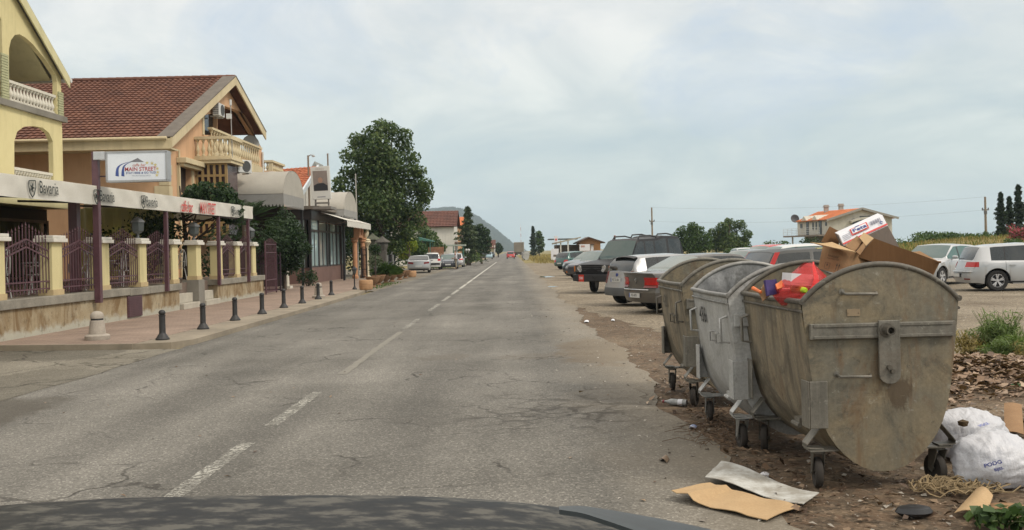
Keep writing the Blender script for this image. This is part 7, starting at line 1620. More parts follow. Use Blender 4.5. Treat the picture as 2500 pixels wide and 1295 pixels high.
PGREEN = paint('green_paint', (0.018, 0.085, 0.075), 0.25, 0.2); PBLACK = paint('black_green_paint', (0.010, 0.011, 0.014), 0.10, 0.0, 0.42); _b = [n for n in PBLACK.node_tree.nodes if n.type == 'BSDF_PRINCIPLED'][0]; _b.inputs['Coat Weight'].default_value = 0.0; _b.inputs['Specular IOR Level'].default_value = 0.18; PRED = paint('red_paint', (0.48, 0.025, 0.022), 0.15); PWHITE = paint('white_paint', (0.60, 0.60, 0.58), 0.15); PDGREEN = paint('dusty_dark_paint', (0.024, 0.027, 0.027), 0.45, 0.0, 0.5); [n for n in PDGREEN.node_tree.nodes if n.type == 'BSDF_PRINCIPLED'][0].inputs['Coat Weight'].default_value = 0.1; PBLUE = paint('pale_blue_paint', (0.30, 0.42, 0.46), 0.15, 0.2)
HATCH = dict(L=3.95, W=1.70, wb=2.5, r=.30, off=.06,
    top=[(-1.98, .90), (-1.6, .93), (.55, .90), (.95, .93), (1.55, .82), (1.98, .70)], roof=[(-1.93, .93), (-1.45, 1.36), (-1.0, 1.42), (-.2, 1.45), (.25, 1.42), (.98, .95)],
    win=[(-1.42, -.98), (-.92, -.10), (-.02, .86)], rear=[(.2, .10), (.42, 0.0), (.62, .01), (.70, .06), (.95, .16)], front=[(.2, .08), (.45, 0.0), (.60, .03), (.75, .12)],
    doors=[-.95, -.06, .80], handles=[-.80, .10], bumper=None)
def H(base, **k):
    d = dict(base); d.update(k); return d
# --- silver five-door at the right edge
golf = H(HATCH, taper=.16, bow=.24, L=4.2, W=1.78, wb=2.58, r=.325, off=.12, paint=PSILV, wheel='alloy', sill=.22,
    top=[(-2.1, .92), (-1.7, .95), (.6, .92), (1.05, .95), (1.7, .84), (2.1, .72)], roof=[(-2.04, .98), (-1.62, 1.39), (-1.2, 1.45), (-.3, 1.49), (.3, 1.46), (1.1, .98)],
    win=[(-1.34, -.94), (-.90, .02), (.10, .98)], doors=[-.92, .06, .92], handles=[-.72, .24],
    end=[('tail_light', -1, .42, .80, .76, .92, REDL), ('tail_light_lens', -1, .40, .80, .72, .755, CLRL), ('plate_recess', -1, .0, .32, .44, .56, TRIM, dict(e=.004)), ('reflector', -1, .48, .72, .36, .40, DRED), ('bumper_step', -1, 0, .82, .60, .64, PSILV, dict(e=.03)), ('head_light', 1, .45, .78, .62, .76, CLRL), ('grille', 1, .0, .6, .36, .50, TRIM)],
    sidep=[('tail_light', -2.06, -1.80, .76, .92, REDL), ('lower_trim', -1.0, 1.0, .26, .31, TRIM), ('fuel_cap', -1.62, -1.45, .80, .93, PSILV)], plates=[(-1, .50, '')])
def golf_x(t, E, side, sect, L, W):
    mb = MB(); mb.bar((-1.99, -.35, 1.03), (-1.99, .05, 1.02), .03, .02); part(t, 'rear_wiper', mb, TRIM)
golf['extra'] = golf_x
car(golf, 'silver five-door hatchback with alloy wheels at right edge of the car park', place(2425, 711, 97, 1.28, .78), hd(97), 'cars parked on the gravel lot')
car(H(golf, paint=PSILV, end=[e for e in golf['end'] if e[0] != 'bumper_step'], glass=CGG, wsglass=CGT, extra=None), 'silver hatchback half hidden behind the cardboard, left of the other silver one', (16.1, 35.6, 0), hd(231), 'cars parked on the gravel lot')
# --- grey saloon seen from behind
def saloon_x(t, E, side, sect, L, W):
    p = E(-1, 0, .80, .012); mb = MB(); mb.tube([p + Vector((0, -.02, .07)), p + Vector((0, .035, .02)), p + Vector((0, -.03, -.01)), p + Vector((0, .02, -.07))], [.022, .028, .03, .012], 7); part(t, 'badge', mb, CHRM, 60)
    mb = MB(); mb.tube([E(-1, -.62 + 1.24 * k / 8, .585, .012) for k in range(9)], .014, 5); part(t, 'chrome_strip', mb, CHRM, 60)
    mb = MB(); mb.tube([E(-1, .62, .27, -.1), E(-1, .62, .26, .03)], .035, 8); part(t, 'exhaust', mb, RIMD, 50)
car(dict(L=4.55, W=1.76, wb=2.70, r=.31, off=.06, paint=PGREY, sill=.23, top=[(-2.3, .95), (-2.22, .97), (-1.4, 1.0), (.6, .92), (1.05, .95), (1.8, .84), (2.28, .70)], roof=[(-1.62, .99), (-.82, 1.38), (-.4, 1.42), (.1, 1.42), (.4, 1.38), (1.12, .96)],
    win=[(-1.0, -.72), (-.66, .02), (.10, .98)], rear=[(.2, .12), (.42, .02), (.62, 0), (.66, .05), (.78, .07), (.95, .02)], front=[(.2, .08), (.45, 0), (.6, .03), (.75, .12)], doors=[-.68, .06, .92], handles=[-.5, .22], rwglass=CGT, glass=CGL,
    bumper=(.0, .57, paint('dark_bumper', (0.062, 0.058, 0.054), 0.5, 0.1)), end=[('tail_light', -1, .40, .80, .70, .88, REDL), ('tail_light', -1, .40, .82, .64, .695, DRED), ('boot_lip', -1, 0, .7, .955, .985, PGREY, dict(e=.02))], sidep=[('tail_light', -2.26, -2.02, .66, .87, DRED)], plates=[(-1, .44, 'PG AP51')], extra=saloon_x),
    'dusty dark grey saloon seen from behind beside the containers', place(1600, 757, 69, 1.27, -.75), hd(69), 'cars parked on the gravel lot')
# --- silver small hatch with dark rear window
def clio_x(t, E, side, sect, L, W):
    mb = MB(); mb.slab(lambda u, v: (-1.56 + .16 * v, -.56 + 1.12 * u, 1.36 + .03 * v - .04 * abs(2 * u - 1) ** 2), 10, 2, (0, 0, -.02)); part(t, 'spoiler', mb, TRIM, 40)
    p = E(-1, 0, .86, .01); mb = MB(); mb.lathe([(0, -.01), (.05, -.01), (.05, .01), (0, .012)], p, 12, 'x'); part(t, 'badge', mb, BLUEINK)
car(H(HATCH, paint=paint('mid_silver_paint', (0.33, 0.335, 0.34), 0.3, 0.3), bumper=(.30, .48, mat('grey_rub_strip', (0.10, 0.105, 0.11), 0.6)), L=3.8, W=1.64, end=[('tail_light', -1, .60, .78, .62, .96, DRED)], plates=[(-1, .72, 'PG TU 38', 0, PLATE, .26, .06)], extra=clio_x, rear=[(.2, .04), (.42, .0), (.5, .03), (.62, .07), (.95, .16)],
    roof=[(-1.86, .95), (-1.42, 1.36), (-1.0, 1.40), (-.2, 1.42), (.25, 1.39), (.95, .94)], top=[(-1.9, .92), (-1.6, .94), (.5, .90), (.9, .92), (1.5, .82), (1.9, .70)], win=[(-1.25, -.90), (-.84, -.10), (-.02, .82)]),
    'small light silver hatchback with dark rear window between the off-roader and grey saloon', place(1520, 742, 66, 1.22, -.66), hd(66), 'cars parked on the gravel lot')
# --- dark off-roader facing left
def lr_x(t, E, side, sect, L, W):
    m = TRIM
    for y in (.62, -.62):
        for a, b, zr0 in ((.38, -.62, 1.96), (-.66, -1.6, 2.03)):
            mb = MB(); mb.tube([(a, y, zr0 - .04), (a - .10, y, zr0 + .08), (b + .3, y, zr0 + .10), (b, y, zr0 + .05)], .028, 7); part(t, 'roof_rail', mb, m, 60)
    mb = MB(); mb.box(2.02, 2.34, -.86, .86, .44, .68); mb.box(1.96, 2.2, -.90, -.861, .46, .66); mb.box(1.96, 2.2, .861, .90, .46, .66); part(t, 'front_bumper', mb, mat('bumper_black', (0.025, 0.026, 0.03), 0.5, var=0.2), False, .02)
    mb = MB()
    for k in range(3): mb.box(2.215, 2.24, -.46, .46, .80 + .075 * k, .835 + .075 * k)
    part(t, 'grille', mb, mat('grille_black', (0.03, 0.03, 0.032), 0.5))
    mb = MB(); mb.box(2.20, 2.222, -.85, .85, .76, 1.02); part(t, 'front_panel', mb, UNDER)
    for y in (.65, -.65):
        mb = MB(); mb.box(2.215, 2.235, y - .17, y + .17, .78, 1.0); hl = part(t, 'head_light', mb, mat('lamp_glass_dark', (0.09, 0.09, 0.085), 0.1))
        mb = MB(); mb.lathe([(0, .0), (.07, .004), (.09, .02), (.095, .0)], (2.236, y - .04 * (1 if y > 0 else -1), .92), 16, 'x'); mb.lathe([(0, .0), (.06, .004), (.07, .02), (.075, .0)], (2.236, y - .09 * (1 if y > 0 else -1), .84), 16, 'x'); part(hl, 'lens', mb, CLRL)
        s = 1 if y > 0 else -1; mb = MB(); mb.box(2.06, 2.225, min(s * .84, s * .89), max(s * .84, s * .89), .79, .99); mb.box(2.20, 2.232, min(s * .825, s * .885), max(s * .825, s * .885), .79, .99); part(hl, 'indicator', mb, AMB)
    mb = MB(); txt(mb, 'LAND ROVER', .085, frame((2.13, 0, 1.055), (0, 1, 0), (-.7, 0, .5)), 1.35); mb.v = [(x + .02, y, z + .02) for x, y, z in mb.v]; part(t, 'bonnet_lettering', mb, mat('badge_grey', (0.15, 0.155, 0.16), 0.5))
    mb = MB(); p = Vector((2.348, -.42, .55)); mb.cbox(p, (.012, .25, .25)); o = part(t, 'red_plate', mb, mat('plate_red', (0.60, 0.05, 0.03), 0.5)); mb = MB(); txt(mb, '500', .13, frame(p + Vector((.008, 0, 0)), (0, 1, 0), (0, 0, 1)), .95, 0, .002); part(o, 'lettering', mb, WHITEB)
    mb = MB(); mb.lathe([(0, 0), (.05, 0), (.05, .02), (0, .02)], (2.342, .18, .56), 10, 'x'); part(t, 'tow_eye_cover', mb, TRIM)
    for y in (.3, -.25): mb = MB(); mb.bar((1.02, y, 1.20), (.93, y + .45, 1.22), .02, .02); part(t, 'wiper', mb, TRIM)
    mb = MB(); mb.box(-2.42, -2.22, -.35, .35, .55, 1.25); part(t, 'spare_wheel_cover', mb, TRIM, False, .05)
car(dict(L=4.55, W=1.80, wb=2.54, r=.37, off=.02, paint=PBLACK, sill=.42, taper=.05, bow=.08, tumble=.16, crown=.03, top=[(-2.28, 1.16), (-1.2, 1.18), (.8, 1.17), (1.05, 1.18), (2.1, 1.05), (2.28, 1.0)], roof=[(-2.22, 1.19), (-2.06, 1.90), (-1.94, 2.04), (-.90, 2.06), (-.62, 1.97), (.40, 1.94), (.56, 1.88), (1.02, 1.20)],
    win=[(-1.98, -1.22), (-1.10, -.42), (-.34, .14), (.22, .92)], rear=[(.3, .02), (.6, 0), (1.2, .03)], front=[(.3, .03), (.6, .02), (1.0, .04)], doors=[-1.16, -.02, .85], handles=[-.9, .15], glass=CGL, wsglass=glassm('tinted_screen', (0.030, 0.065, 0.058)), mirror_m=TRIM, cat='off-road car',
    end=[('tail_light', -1, .70, .86, .7, 1.1, REDL)], sidep=[('side_moulding', -1.0, .8, .72, .78, TRIM)], extra=lr_x, steer=.5),
    'big dark off-road car with roof rails and a red plate facing the road', (4.52, 35.5, 0), hd(228), 'cars parked on the gravel lot')
# --- dark dusty estate with tall red tail lamps, behind the containers
def est_x(t, E, side, sect, L, W):
    for s in (1, -1):
        mb = MB(); mb.slab(lambda u, v: (-1.90 + .27 * v + .11 * u, s * (.80 - .095 * v + .008), .98 + .46 * v), 2, 6, (0, -s * .02, 0)); part(t, 'tail_light', mb, REDL, 40)
        mb = MB(); mb.slab(lambda u, v: (-1.90 + .08 * v + .11 * u, s * (.80 - .03 * v + .014), .98 + .14 * v), 2, 2, (0, -s * .01, 0)); part(t, 'tail_light_lens', mb, mat('lamp_pink', (0.55, 0.15, 0.14), 0.2), 40)
    mb = MB(); mb.cbox((-.55, -.60, 1.50), (.16, .10, .035)); part(t, 'roof_sticker', mb, mat('yellow_tag', (0.65, 0.60, 0.25), 0.6))
car(dict(L=4.3, W=1.74, wb=2.6, r=.31, off=.1, paint=PDGREEN, sill=.23, top=[(-2.15, .93), (-1.8, .95), (.7, .92), (1.1, .95), (1.75, .84), (2.13, .72)], roof=[(-2.05, .97), (-1.66, 1.44), (-1.35, 1.49), (-.3, 1.52), (.3, 1.48), (1.12, .97)], win=[(-1.60, -.84), (-.76, .06), (.14, .98)], rear=[(.2, .1), (.45, 0), (.65, .02), (.95, .10)], front=[(.2, .08), (.45, 0), (.6, .03), (.75, .12)],
    doors=[-.8, .10, .92], handles=[-.62, .26], blackpillar=False, extra=est_x, cat='estate car', tumble=.22), 'dusty dark estate car with tall red tail lamps behind the containers', (7.15, 21.2, 0), hd(81), 'cars parked on the gravel lot')
HATCH2 = H(HATCH, roof=[(a, z + .17) for a, z in HATCH['roof']], top=[(a, z + .07) for a, z in HATCH['top']])
# --- second row, mostly hidden
car(H(HATCH2, paint=PRED, glass=CGG, wsglass=CGT), 'red hatchback roof showing behind the dark estate car', (10.4, 38.5, 0), hd(250), 'cars parked on the gravel lot')
car(H(HATCH2, paint=PWHITE, end=[('tail_light', -1, .55, .82, .62, 1.0, REDL)], sidep=[('tail_light', -1.92, -1.70, .7, 1.02, REDL)], glass=CGG), 'white hatchback just right of the red one, behind the estate car', (11.3, 35.6, 0), hd(80), 'cars parked on the gravel lot')
car(H(golf, paint=PDGREEN, extra=None, glass=CGG, plates=[]), 'dark green hatchback right of the white one, half behind the cartons', (11.9, 32.6, 0), hd(80), 'cars parked on the gravel lot')
car(H(HATCH, paint=paint('slate_paint', (0.12, 0.13, 0.135), 0.3, 0.3), glass=CGT), 'grey car roof showing above the grey saloon', (8.6, 34.5, 0), hd(250), 'cars parked on the gravel lot')
car(H(HATCH, paint=PWHITE, glass=CGT), 'small distant white car left of the red roof', (15.9, 64, 0), hd(180), 'cars parked on the gravel lot')
# --- left of the off-roader: two dark noses and a green hatch
car(H(HATCH, L=4.1, paint=PNAVY, glass=CGL, wsglass=CGT, end=[('head_light', 1, .45, .78, .56, .70, CLRL), ('fog_light', 1, .5, .7, .32, .42, AMB), ('grille', 1, 0, .42, .56, .66, TRIM)], sidep=[('indicator', 1.75, 1.95, .58, .68, AMB)]), 'navy car nose with round amber fog lamp just left of the off-roader', (4.95, 52.6, 0), hd(236), 'cars parked on the gravel lot')
car(H(golf, paint=paint('teal_grey_paint', (0.045, 0.065, 0.075), 0.3, 0.3), extra=None, plates=[], wsglass=CGT, sidep=[]), 'dark slate car nose between the green hatchback and navy car', (5.1, 58.6, 0), hd(236), 'cars parked on the gravel lot')
car(H(HATCH, paint=PGREEN, rwglass=CGL, end=[('tail_light', -1, .50, .80, .60, .78, REDL)], plates=[(-1, .50, '')]), 'dark green hatchback, leftmost of the cars on the gravel lot', (5.35, 77.5, 0), hd(52), 'cars parked on the gravel lot')
car(H(HATCH, paint=PBLACK, rwglass=CGT), 'dark car roof right behind the green hatchback', (7.6, 76, 0), hd(60), 'cars parked on the gravel lot')
# --- left side of the road
p = gp(1015, 668)
car(dict(L=4.6, W=1.82, wb=2.7, r=.32, off=.0, paint=PSILV, sill=.2, wheel='alloy', top=[(-2.3, .92), (-2.2, .96), (-1.5, .98), (.6, .90), (1.1, .93), (1.8, .80), (2.3, .66)], roof=[(-1.75, .98), (-.85, 1.36), (-.5, 1.40), (0, 1.40), (.3, 1.36), (1.2, .94)], win=[(-1.2, -.5), (-.42, .95)], rear=[(.2, .1), (.42, .0), (.62, .03), (.95, .06)], front=[(.2, .08), (.45, 0), (.6, .03), (.75, .12)],
    doors=[-.46, .9], handles=[-.3], end=[('tail_light', -1, .42, .84, .72, .86, DRED, dict(skew=.05)), ('chrome_strip', -1, 0, .85, .38, .42, CHRM), ('lower_bumper', -1, 0, .8, .25, .34, TRIM)], plates=[(-1, .56, '')], cat='coupe'), 'silver coupe seen from behind, nearest of the cars on the left', (p.x + .05, p.y + 2.6, 0), hd(-4), 'cars parked on the left side')
p = gp(1058, 660)
car(dict(L=4.25, W=1.78, wb=2.63, r=.32, off=.1, paint=PWHITE, sill=.24, top=[(-2.1, .98), (-1.7, 1.0), (.7, .95), (1.1, .98), (1.75, .86), (2.1, .74)], roof=[(-2.0, 1.02), (-1.7, 1.48), (-1.35, 1.55), (-.3, 1.60), (.3, 1.56), (1.2, 1.0)], win=[(-1.6, -.9), (-.8, .05), (.14, .98)], rear=[(.2, .08), (.45, 0), (.65, .02), (.98, .08)], front=[(.2, .08), (.45, 0), (.6, .03), (.75, .12)],
    end=[('tail_light', -1, .60, .86, .84, 1.04, REDL), ('bumper_trim', -1, 0, .8, .46, .66, TRIM)], sidep=[('tail_light', -2.05, -1.8, .84, 1.04, REDL)], doors=[-.85, .1], handles=[-.6, .3]), 'pale people carrier parked behind the silver coupe', (p.x - .35, p.y + 2.3, 0), hd(-4), 'cars parked on the left side')
p = gp(1092, 658)
def merc_x(t, E, side, sect, L, W):
    for y in (.62, -.62):
        for yy, rr in ((y, .10), (y - .2 * (1 if y > 0 else -1), .075)):
            q = E(1, yy, .64, .0); mb = MB(); mb.lathe([(rr, -.02), (rr, .015), (0, .025)], q, 14, 'x'); part(t, 'head_light', mb, CLRL, 40)
    mb = MB(); mb.slab(lambda u, v: E(1, -.30 + .6 * u, .54 + .18 * v, .015), 6, 2, (-.03, 0, 0)); part(t, 'grille', mb, mat('grey_grille', (0.16, 0.16, 0.17), 0.3, 0.6))
car(dict(L=4.75, W=1.8, wb=2.8, r=.32, off=.0, paint=paint('blue_grey_paint', (0.055, 0.07, 0.10), 0.2, 0.4), sill=.22, top=[(-2.38, .9), (-1.6, .95), (.6, .9), (1.0, .93), (1.9, .84), (2.37, .72)], roof=[(-1.75, .96), (-.95, 1.37), (-.5, 1.42), (.1, 1.42), (.35, 1.38), (1.08, .94)], win=[(-1.1, -.7), (-.62, .05), (.13, .95)], rear=[(.2, .08), (.5, 0), (.9, .05)], front=[(.2, .07), (.45, 0), (.72, .08)],
    doors=[-.66, .09, .9], handles=[-.5, .25], wsglass=CGT, bumper=(0, .5, PNAVY), plates=[(1, .44, '')], extra=merc_x, cat='saloon'), 'dark blue-grey saloon facing the camera beside the standing man', (p.x, p.y + 2.3, 0), hd(178), 'cars parked on the left side')
p = gp(1122, 655); car(H(golf, paint=PSILV, extra=None, plates=[]), 'silver car mostly hidden behind the blue-grey saloon', (p.x - .75, p.y + 7.0, 0), hd(0), 'cars parked on the left side')
p = gp(1190, 633.5); car(H(HATCH, paint=PDGREEN, roof=[(-1.93, .98), (-1.7, 1.55), (-1.0, 1.62), (-.2, 1.64), (.25, 1.6), (.98, 1.0)], plates=[(-1, .5, '')]), 'distant dark car half behind the roadside weeds', (p.x - 1.0, 187, 0), hd(0), 'cars parked far along the left verge')
car(H(HATCH, paint=PBLUE), 'distant pale blue car beside the dark one', (p.x + .1, 199, 0), hd(0), 'cars parked far along the left verge')
car(H(HATCH, paint=PBLACK), 'distant black car, farthest on the left verge', (-5.3, 240, 0), hd(0), 'cars parked far along the left verge')
p = gp(1247, 632.5); car(H(HATCH, paint=PRED, drive=True, W=1.72, roof=[(-1.93, .93), (-1.45, 1.40), (-1.0, 1.46), (-.2, 1.48), (.25, 1.44), (.98, .95)], end=[('tail_light', -1, .62, .84, .62, .9, DRED)], plates=[(-1, .5, '')]), 'small red car driving away on the road', (-.3, 196, 0), hd(0))
# lorry ahead
Yt = 239; x = 1.75; t = thing('lorry', 'grey-brown covered lorry driving ahead on the road', 'lorry', (x, Yt, 0))
mb = MB(); mb.box(x - 1.25, x + 1.25, Yt, Yt + 8, 1.15, 3.75); part(t, 'cargo_cover', mb, mat('lorry_tarpaulin', (0.23, 0.20, 0.16), 0.85, var=0.2, scale=.8), False, .06)
mb = MB(); mb.box(x + 1.252, x + 1.36, Yt - .02, Yt + 8, 1.1, 3.8); mb.box(x - 1.26, x + 1.26, Yt - .04, Yt - .002, 3.70, 3.8); part(t, 'pale_frame', mb, mat('pale_alu', (0.55, 0.55, 0.53), 0.5))
mb = MB(); mb.box(x - 1.2, x + 1.2, Yt + .1, Yt + 10, .85, 1.14); mb.box(x - 1.15, x + 1.15, Yt + .0, Yt + .1, .55, .8); part(t, 'chassis', mb, UNDER)
mb = MB(); mb.box(x - 1.2, x + 1.2, Yt + 8.2, Yt + 10.2, .8, 2.9); part(t, 'cab', mb, PWHITE)
for dx in (-.95, .95):
    for dy in (1.2, 2.4, 9.0): mb = MB(); mb.lathe([(0, -.16), (.35, -.16), (.5, -.13), (.5, .13), (.35, .16), (0, .16)], (x + dx, Yt + dy, .5), 18, 'x'); part(t, 'wheel', mb, TYRE, 40)
mb = MB(); mb.box(x - .3, x + .3, Yt - .01, Yt - .0, .6, .75); part(t, 'number_plate', mb, PLATE)
# container far along the right verge (simple copy of the clean one, turned)
t = dup(binB, (2.25, 148.4, 0), R(12), 'lone pale waste container far ahead on the right verge', 'wheeled metal waste containers in a row'); t.name = 'waste_container'
if 'group' in t: del t['group']
# the car the photograph is taken from: bonnet and wing in front of the windscreen
t = thing('car', 'blurred dark grey car bonnet along the bottom edge of the picture', 'car', (0, 1.5, 0))
gB = G('painted_reflection_bonnet'); vB = gB.co(); nB = gB.noise(gB.map(vB, (4, 9, 5)), 2.4, 6, 0.65)  # dark and pale mottling in the colour imitates reflections on the bonnet
BON = gB.fin(gB.ramp(nB, [(0.40, (0.003, 0.004, 0.005)), (0.5, (0.018, 0.018, 0.017)), (0.60, (0.085, 0.080, 0.068))]), gB.math('ADD', gB.math('MULTIPLY', nB, 0.3), 0.38), 0.0); gB.b.inputs['Specular IOR Level'].default_value = 0.2
crest = [(-600, 1330), (-200, 1262), (0, 1237), (250, 1222), (500, 1216), (800, 1214), (1000, 1216), (1200, 1226), (1350, 1241), (1480, 1262), (1600, 1284), (1750, 1320), (1900, 1380)]
YB = 2.25
def bon(u, v):
    px_ = -600 + 2500 * u; py_ = lerp_tab(crest, px_); p = at(px_, py_, YB)
    # v 0 = cowl, .75 = crest near the nose, 1 = down the nose
    if v < .7: f = v / .7; return (p.x * (1.0), 1.0 + (YB - 1.0) * f, p.z - 0.06 * (1 - f) ** 2 - .02 * (1 - f))
    f = (v - .7) / .3; a = f * 1.45; return (p.x * (1 - .03 * f), YB + .25 * math.sin(a), p.z - .45 * (1 - math.cos(a)) * 1.0)
mb = MB(); mb.grid(bon, 60, 30); part(t, 'bonnet', mb, BON, 60)
pw = [(1365, 1240), (1420, 1238), (1500, 1250), (1600, 1268), (1700, 1288), (1800, 1312)]
def wing(u, v):
    a = 1365 + 435 * u; p = at(a, lerp_tab(pw, a) + 75 * v * (0.12 + u), 2.1 - .5 * v); return (p.x, p.y, p.z + .003)
mb = MB(); mb.slab(wing, 20, 6, (0, 0, -.008)); part(t, 'wing_edge', mb, mat('blue_black_wing', (0.040, 0.050, 0.055), 0.5, var=.4, scale=6), 60)
xl, xr2 = at(-600, 1330, YB).x, at(1900, 1380, YB).x
mb = MB(); mb.box(xl, xr2, .2, 2.2, .30, .60); part(t, 'car_front', mb, BON, False, .08)
for xx in (xl + .15, xr2 - .15): mb = MB(); mb.lathe([(0, -.1), (.2, -.1), (.33, -.09), (.33, .09), (.2, .1), (0, .1)], (xx, 1.5, .33), 24, 'x'); part(t, 'wheel', mb, TYRE, 40)
# ------------------------------------------------------------------ trees and plants
def tree(label, x, y, h, cr, n, leaf, m, seed, trunk=0.12, z0=0.0, clumps=None, name='tree', bare=0.25, group=None, shell=2.4, limbs=7):
    """tapered trunk with limbs, crown of many leaf faces grouped in clumps"""
    r = random.Random(seed); base = Vector((x, y, z0)); t = thing(name, label, 'tree', base, 0, group)
    if clumps is None:
        clumps = []
        for k in range(26):
            f = r.random(); zz = bare * h + (h * .97 - bare * h) * f; prof = math.sin(math.pi * min(1, .16 + .80 * f ** .9)) ** .7
            a = r.uniform(0, 6.283); d = cr * prof * r.uniform(.45, .82); cl = cr * r.uniform(.26, .42)
            clumps.append((x + d * math.cos(a), y + d * math.sin(a), z0 + min(zz, h - cl * .8), cl, cl, cl * .8))
        clumps.append((x, y, z0 + h * .6, cr * .55, cr * .55, h * .26))
    mb = MB(); top = h * .72; mb.tube([base, base + Vector((.02 * h * r.uniform(-1, 1), .02 * h, h * .3)), base + Vector((.03 * h * r.uniform(-1, 1), 0, top))], [trunk * 1.25, trunk, trunk * .3], 9)
    for k in range(limbs):
        c = r.choice(clumps); f = r.uniform(.25, .6); p = base + Vector((0, 0, h * f * .9)); q = Vector(c[:3]); mb.tube([p, p.lerp(q, .5) + Vector((0, 0, -.03 * h)), q], [trunk * .5, trunk * .3, trunk * .1], 6)
    part(t, 'trunk', mb, BARK, 60)
    foliage(t, 'crown', clumps, n, leaf, m, seed, base=base, shell=shell); return t
def pclumps(pts, Y, depth=.8, dy=0.0, seed=1):
    """clumps read off the photograph: (px, py, radius px)"""
    r = random.Random(seed); out = []
    for a, b, rad in pts:
        p = at(a, b, Y); k = rad * Y / F; out.append((p.x, Y + r.uniform(-1, 1) * depth * k, p.z, k, k * 1.1, k * .88))
    return out
# the big broad tree
YT = 68.0
big = [(930, 320, 28), (905, 330, 26), (960, 328, 28), (880, 352, 28), (985, 352, 26), (930, 360, 34), (860, 385, 26), (1000, 385, 26), (900, 390, 34), (960, 392, 34), (845, 420, 26), (1008, 420, 26), (880, 425, 34), (930, 425, 36), (980, 428, 32),
       (835, 455, 24), (1020, 455, 28), (860, 462, 34), (905, 465, 38), (955, 465, 36), (1000, 462, 28), (835, 490, 26), (1035, 478, 22), (1025, 495, 26), (870, 500, 36), (920, 505, 38), (970, 505, 36), (1010, 515, 24), (850, 528, 30), (895, 540, 34), (945, 545, 34), (985, 540, 28), (838, 560, 22), (870, 570, 28), (915, 580, 30), (960, 575, 26), (930, 605, 26), (890, 605, 24), (825, 520, 24), (1040, 452, 20), (1016, 540, 26), (832, 548, 26), (1022, 420, 20), (990, 330, 20), (870, 345, 24), (1000, 560, 24), (870, 600, 24), (910, 612, 28), (965, 600, 26), (990, 575, 24), (930, 300, 14), (950, 304, 14), (1048, 470, 12), (824, 440, 14)]
c = at(935, 640, YT)
tree('huge broad-leaved tree, dark green, towering behind the restaurant', c.x, YT, 11.0, 3.6, 34000, .215, GREEN, 31, .30, 0, pclumps(big, YT, 1.6, seed=3) + [(c.x, YT, 5.5, 1.9, 2.4, 2.4), (c.x, YT, 8.0, 1.7, 2.2, 1.8)], 'broadleaf_tree', limbs=12)
# trees and shrubs along the left side
tree('round clipped dark tree by the terrace end, standing beside the gate', -9.95, 41.2, 4.0, 1.15, 11000, .115, DKGREEN, 41, .06, 0, pclumps([(692, 540, 30), (668, 560, 26), (715, 560, 28), (690, 575, 36), (660, 595, 24), (725, 595, 28), (690, 605, 36), (672, 625, 24), (715, 625, 28), (740, 612, 18), (735, 630, 16), (655, 575, 18), (690, 515, 14), (700, 640, 24), (680, 640, 22), (720, 640, 20), (690, 590, 48), (690, 560, 40), (655, 602, 26), (734, 602, 26), (668, 640, 26), (716, 648, 24), (692, 655, 24), (752, 604, 12), (735, 575, 20), (662, 545, 18)], 41.2, 1.0, seed=6), 'clipped_tree')
tree('bushy dark tree rising above the awning before the peach house', -11.6, 33.4, 4.6, 1.3, 4200, .14, DKGREEN, 42, .08, .86, pclumps([(475, 470, 22), (505, 465, 24), (540, 466, 24), (565, 478, 20), (490, 488, 22), (530, 490, 26), (570, 495, 20), (455, 482, 14), (585, 500, 14), (545, 515, 30), (575, 525, 28)], 33.4, 1.0, seed=7), 'bushy_tree')
def palm(label, p, h, n, rad, seed):
    t = thing('palm', label, 'palm', p); mb = MB(); mb.tube([p, p + Vector((.1, 0, h * .5)), p + Vector((.12, 0, h))], [.16, .13, .12], 9); part(t, 'trunk', mb, BARK, 60)
    r = random.Random(seed); top = p + Vector((.12, 0, h)); V, Fq = [], []
    for k in range(n):
        a = r.uniform(0, 6.283); el = r.uniform(-.3, 1.2); d = Vector((math.cos(a) * math.cos(el), math.sin(a) * math.cos(el), math.sin(el))); L_ = rad * r.uniform(.7, 1.1); pr = Vector((-math.sin(a), math.cos(a), 0))
        for j in range(9):
            f = .45 + .06 * j; q = top + d * L_ * f - Vector((0, 0, 1)) * L_ * .35 * f * f
            for s in (-1, 1):
                w_ = (pr * s + d * .8 - Vector((0, 0, .35))).normalized() * L_ * .30; i = len(V); nn = Vector((0, 0, .018)); V += [q, q + w_ * .5 + d * .02, q + w_, q + w_ * .5 - d * .02]; Fq.append((i, i + 1, i + 2, i + 3))
    _np_obj('fronds', np.array([tuple(v - p) for v in V]), np.array(Fq), 4, DKGREEN, t)
palm('fan palm with drooping fronds between awning and round tree', Vector((-11.0, 38.5, 0)), 2.9, 46, 1.7, 5)
def bush(label, x, y, rx, ry, h, n, leaf, m, seed, z0=0.0, name='bush', group=None):
    r = random.Random(seed); t = thing(name, label, 'bush', (x, y, z0), 0, group); cl = [(x + rx * r.uniform(-.7, .7), y + ry * r.uniform(-.7, .7), z0 + h * r.uniform(.25, .78), rx * .42, ry * .42, h * .26) for _ in range(12)] + [(x, y, z0 + h * .4, rx * .8, ry * .8, h * .4)]
    mb = MB()
    for k in range(5): a = k * 1.26; mb.tube([(x, y, z0), (x + rx * .5 * math.cos(a), y + ry * .5 * math.sin(a), z0 + h * .6)], [.03, .01], 5)
    part(t, 'stems', mb, BARK); foliage(t, 'foliage', cl, n, leaf, m, seed, base=(x, y, z0)); return t
bush('tall dark hedge under the awning behind the gate pillars', -12.6, 32.6, 1.6, 2.4, 2.6, 2600, .14, DKGREEN, 51, .86, 'hedge')
bush('dark hedge beneath the grey vault', -11.9, 40.6, 1.3, 1.6, 3.4, 2600, .15, DKGREEN, 52, 0, 'hedge')
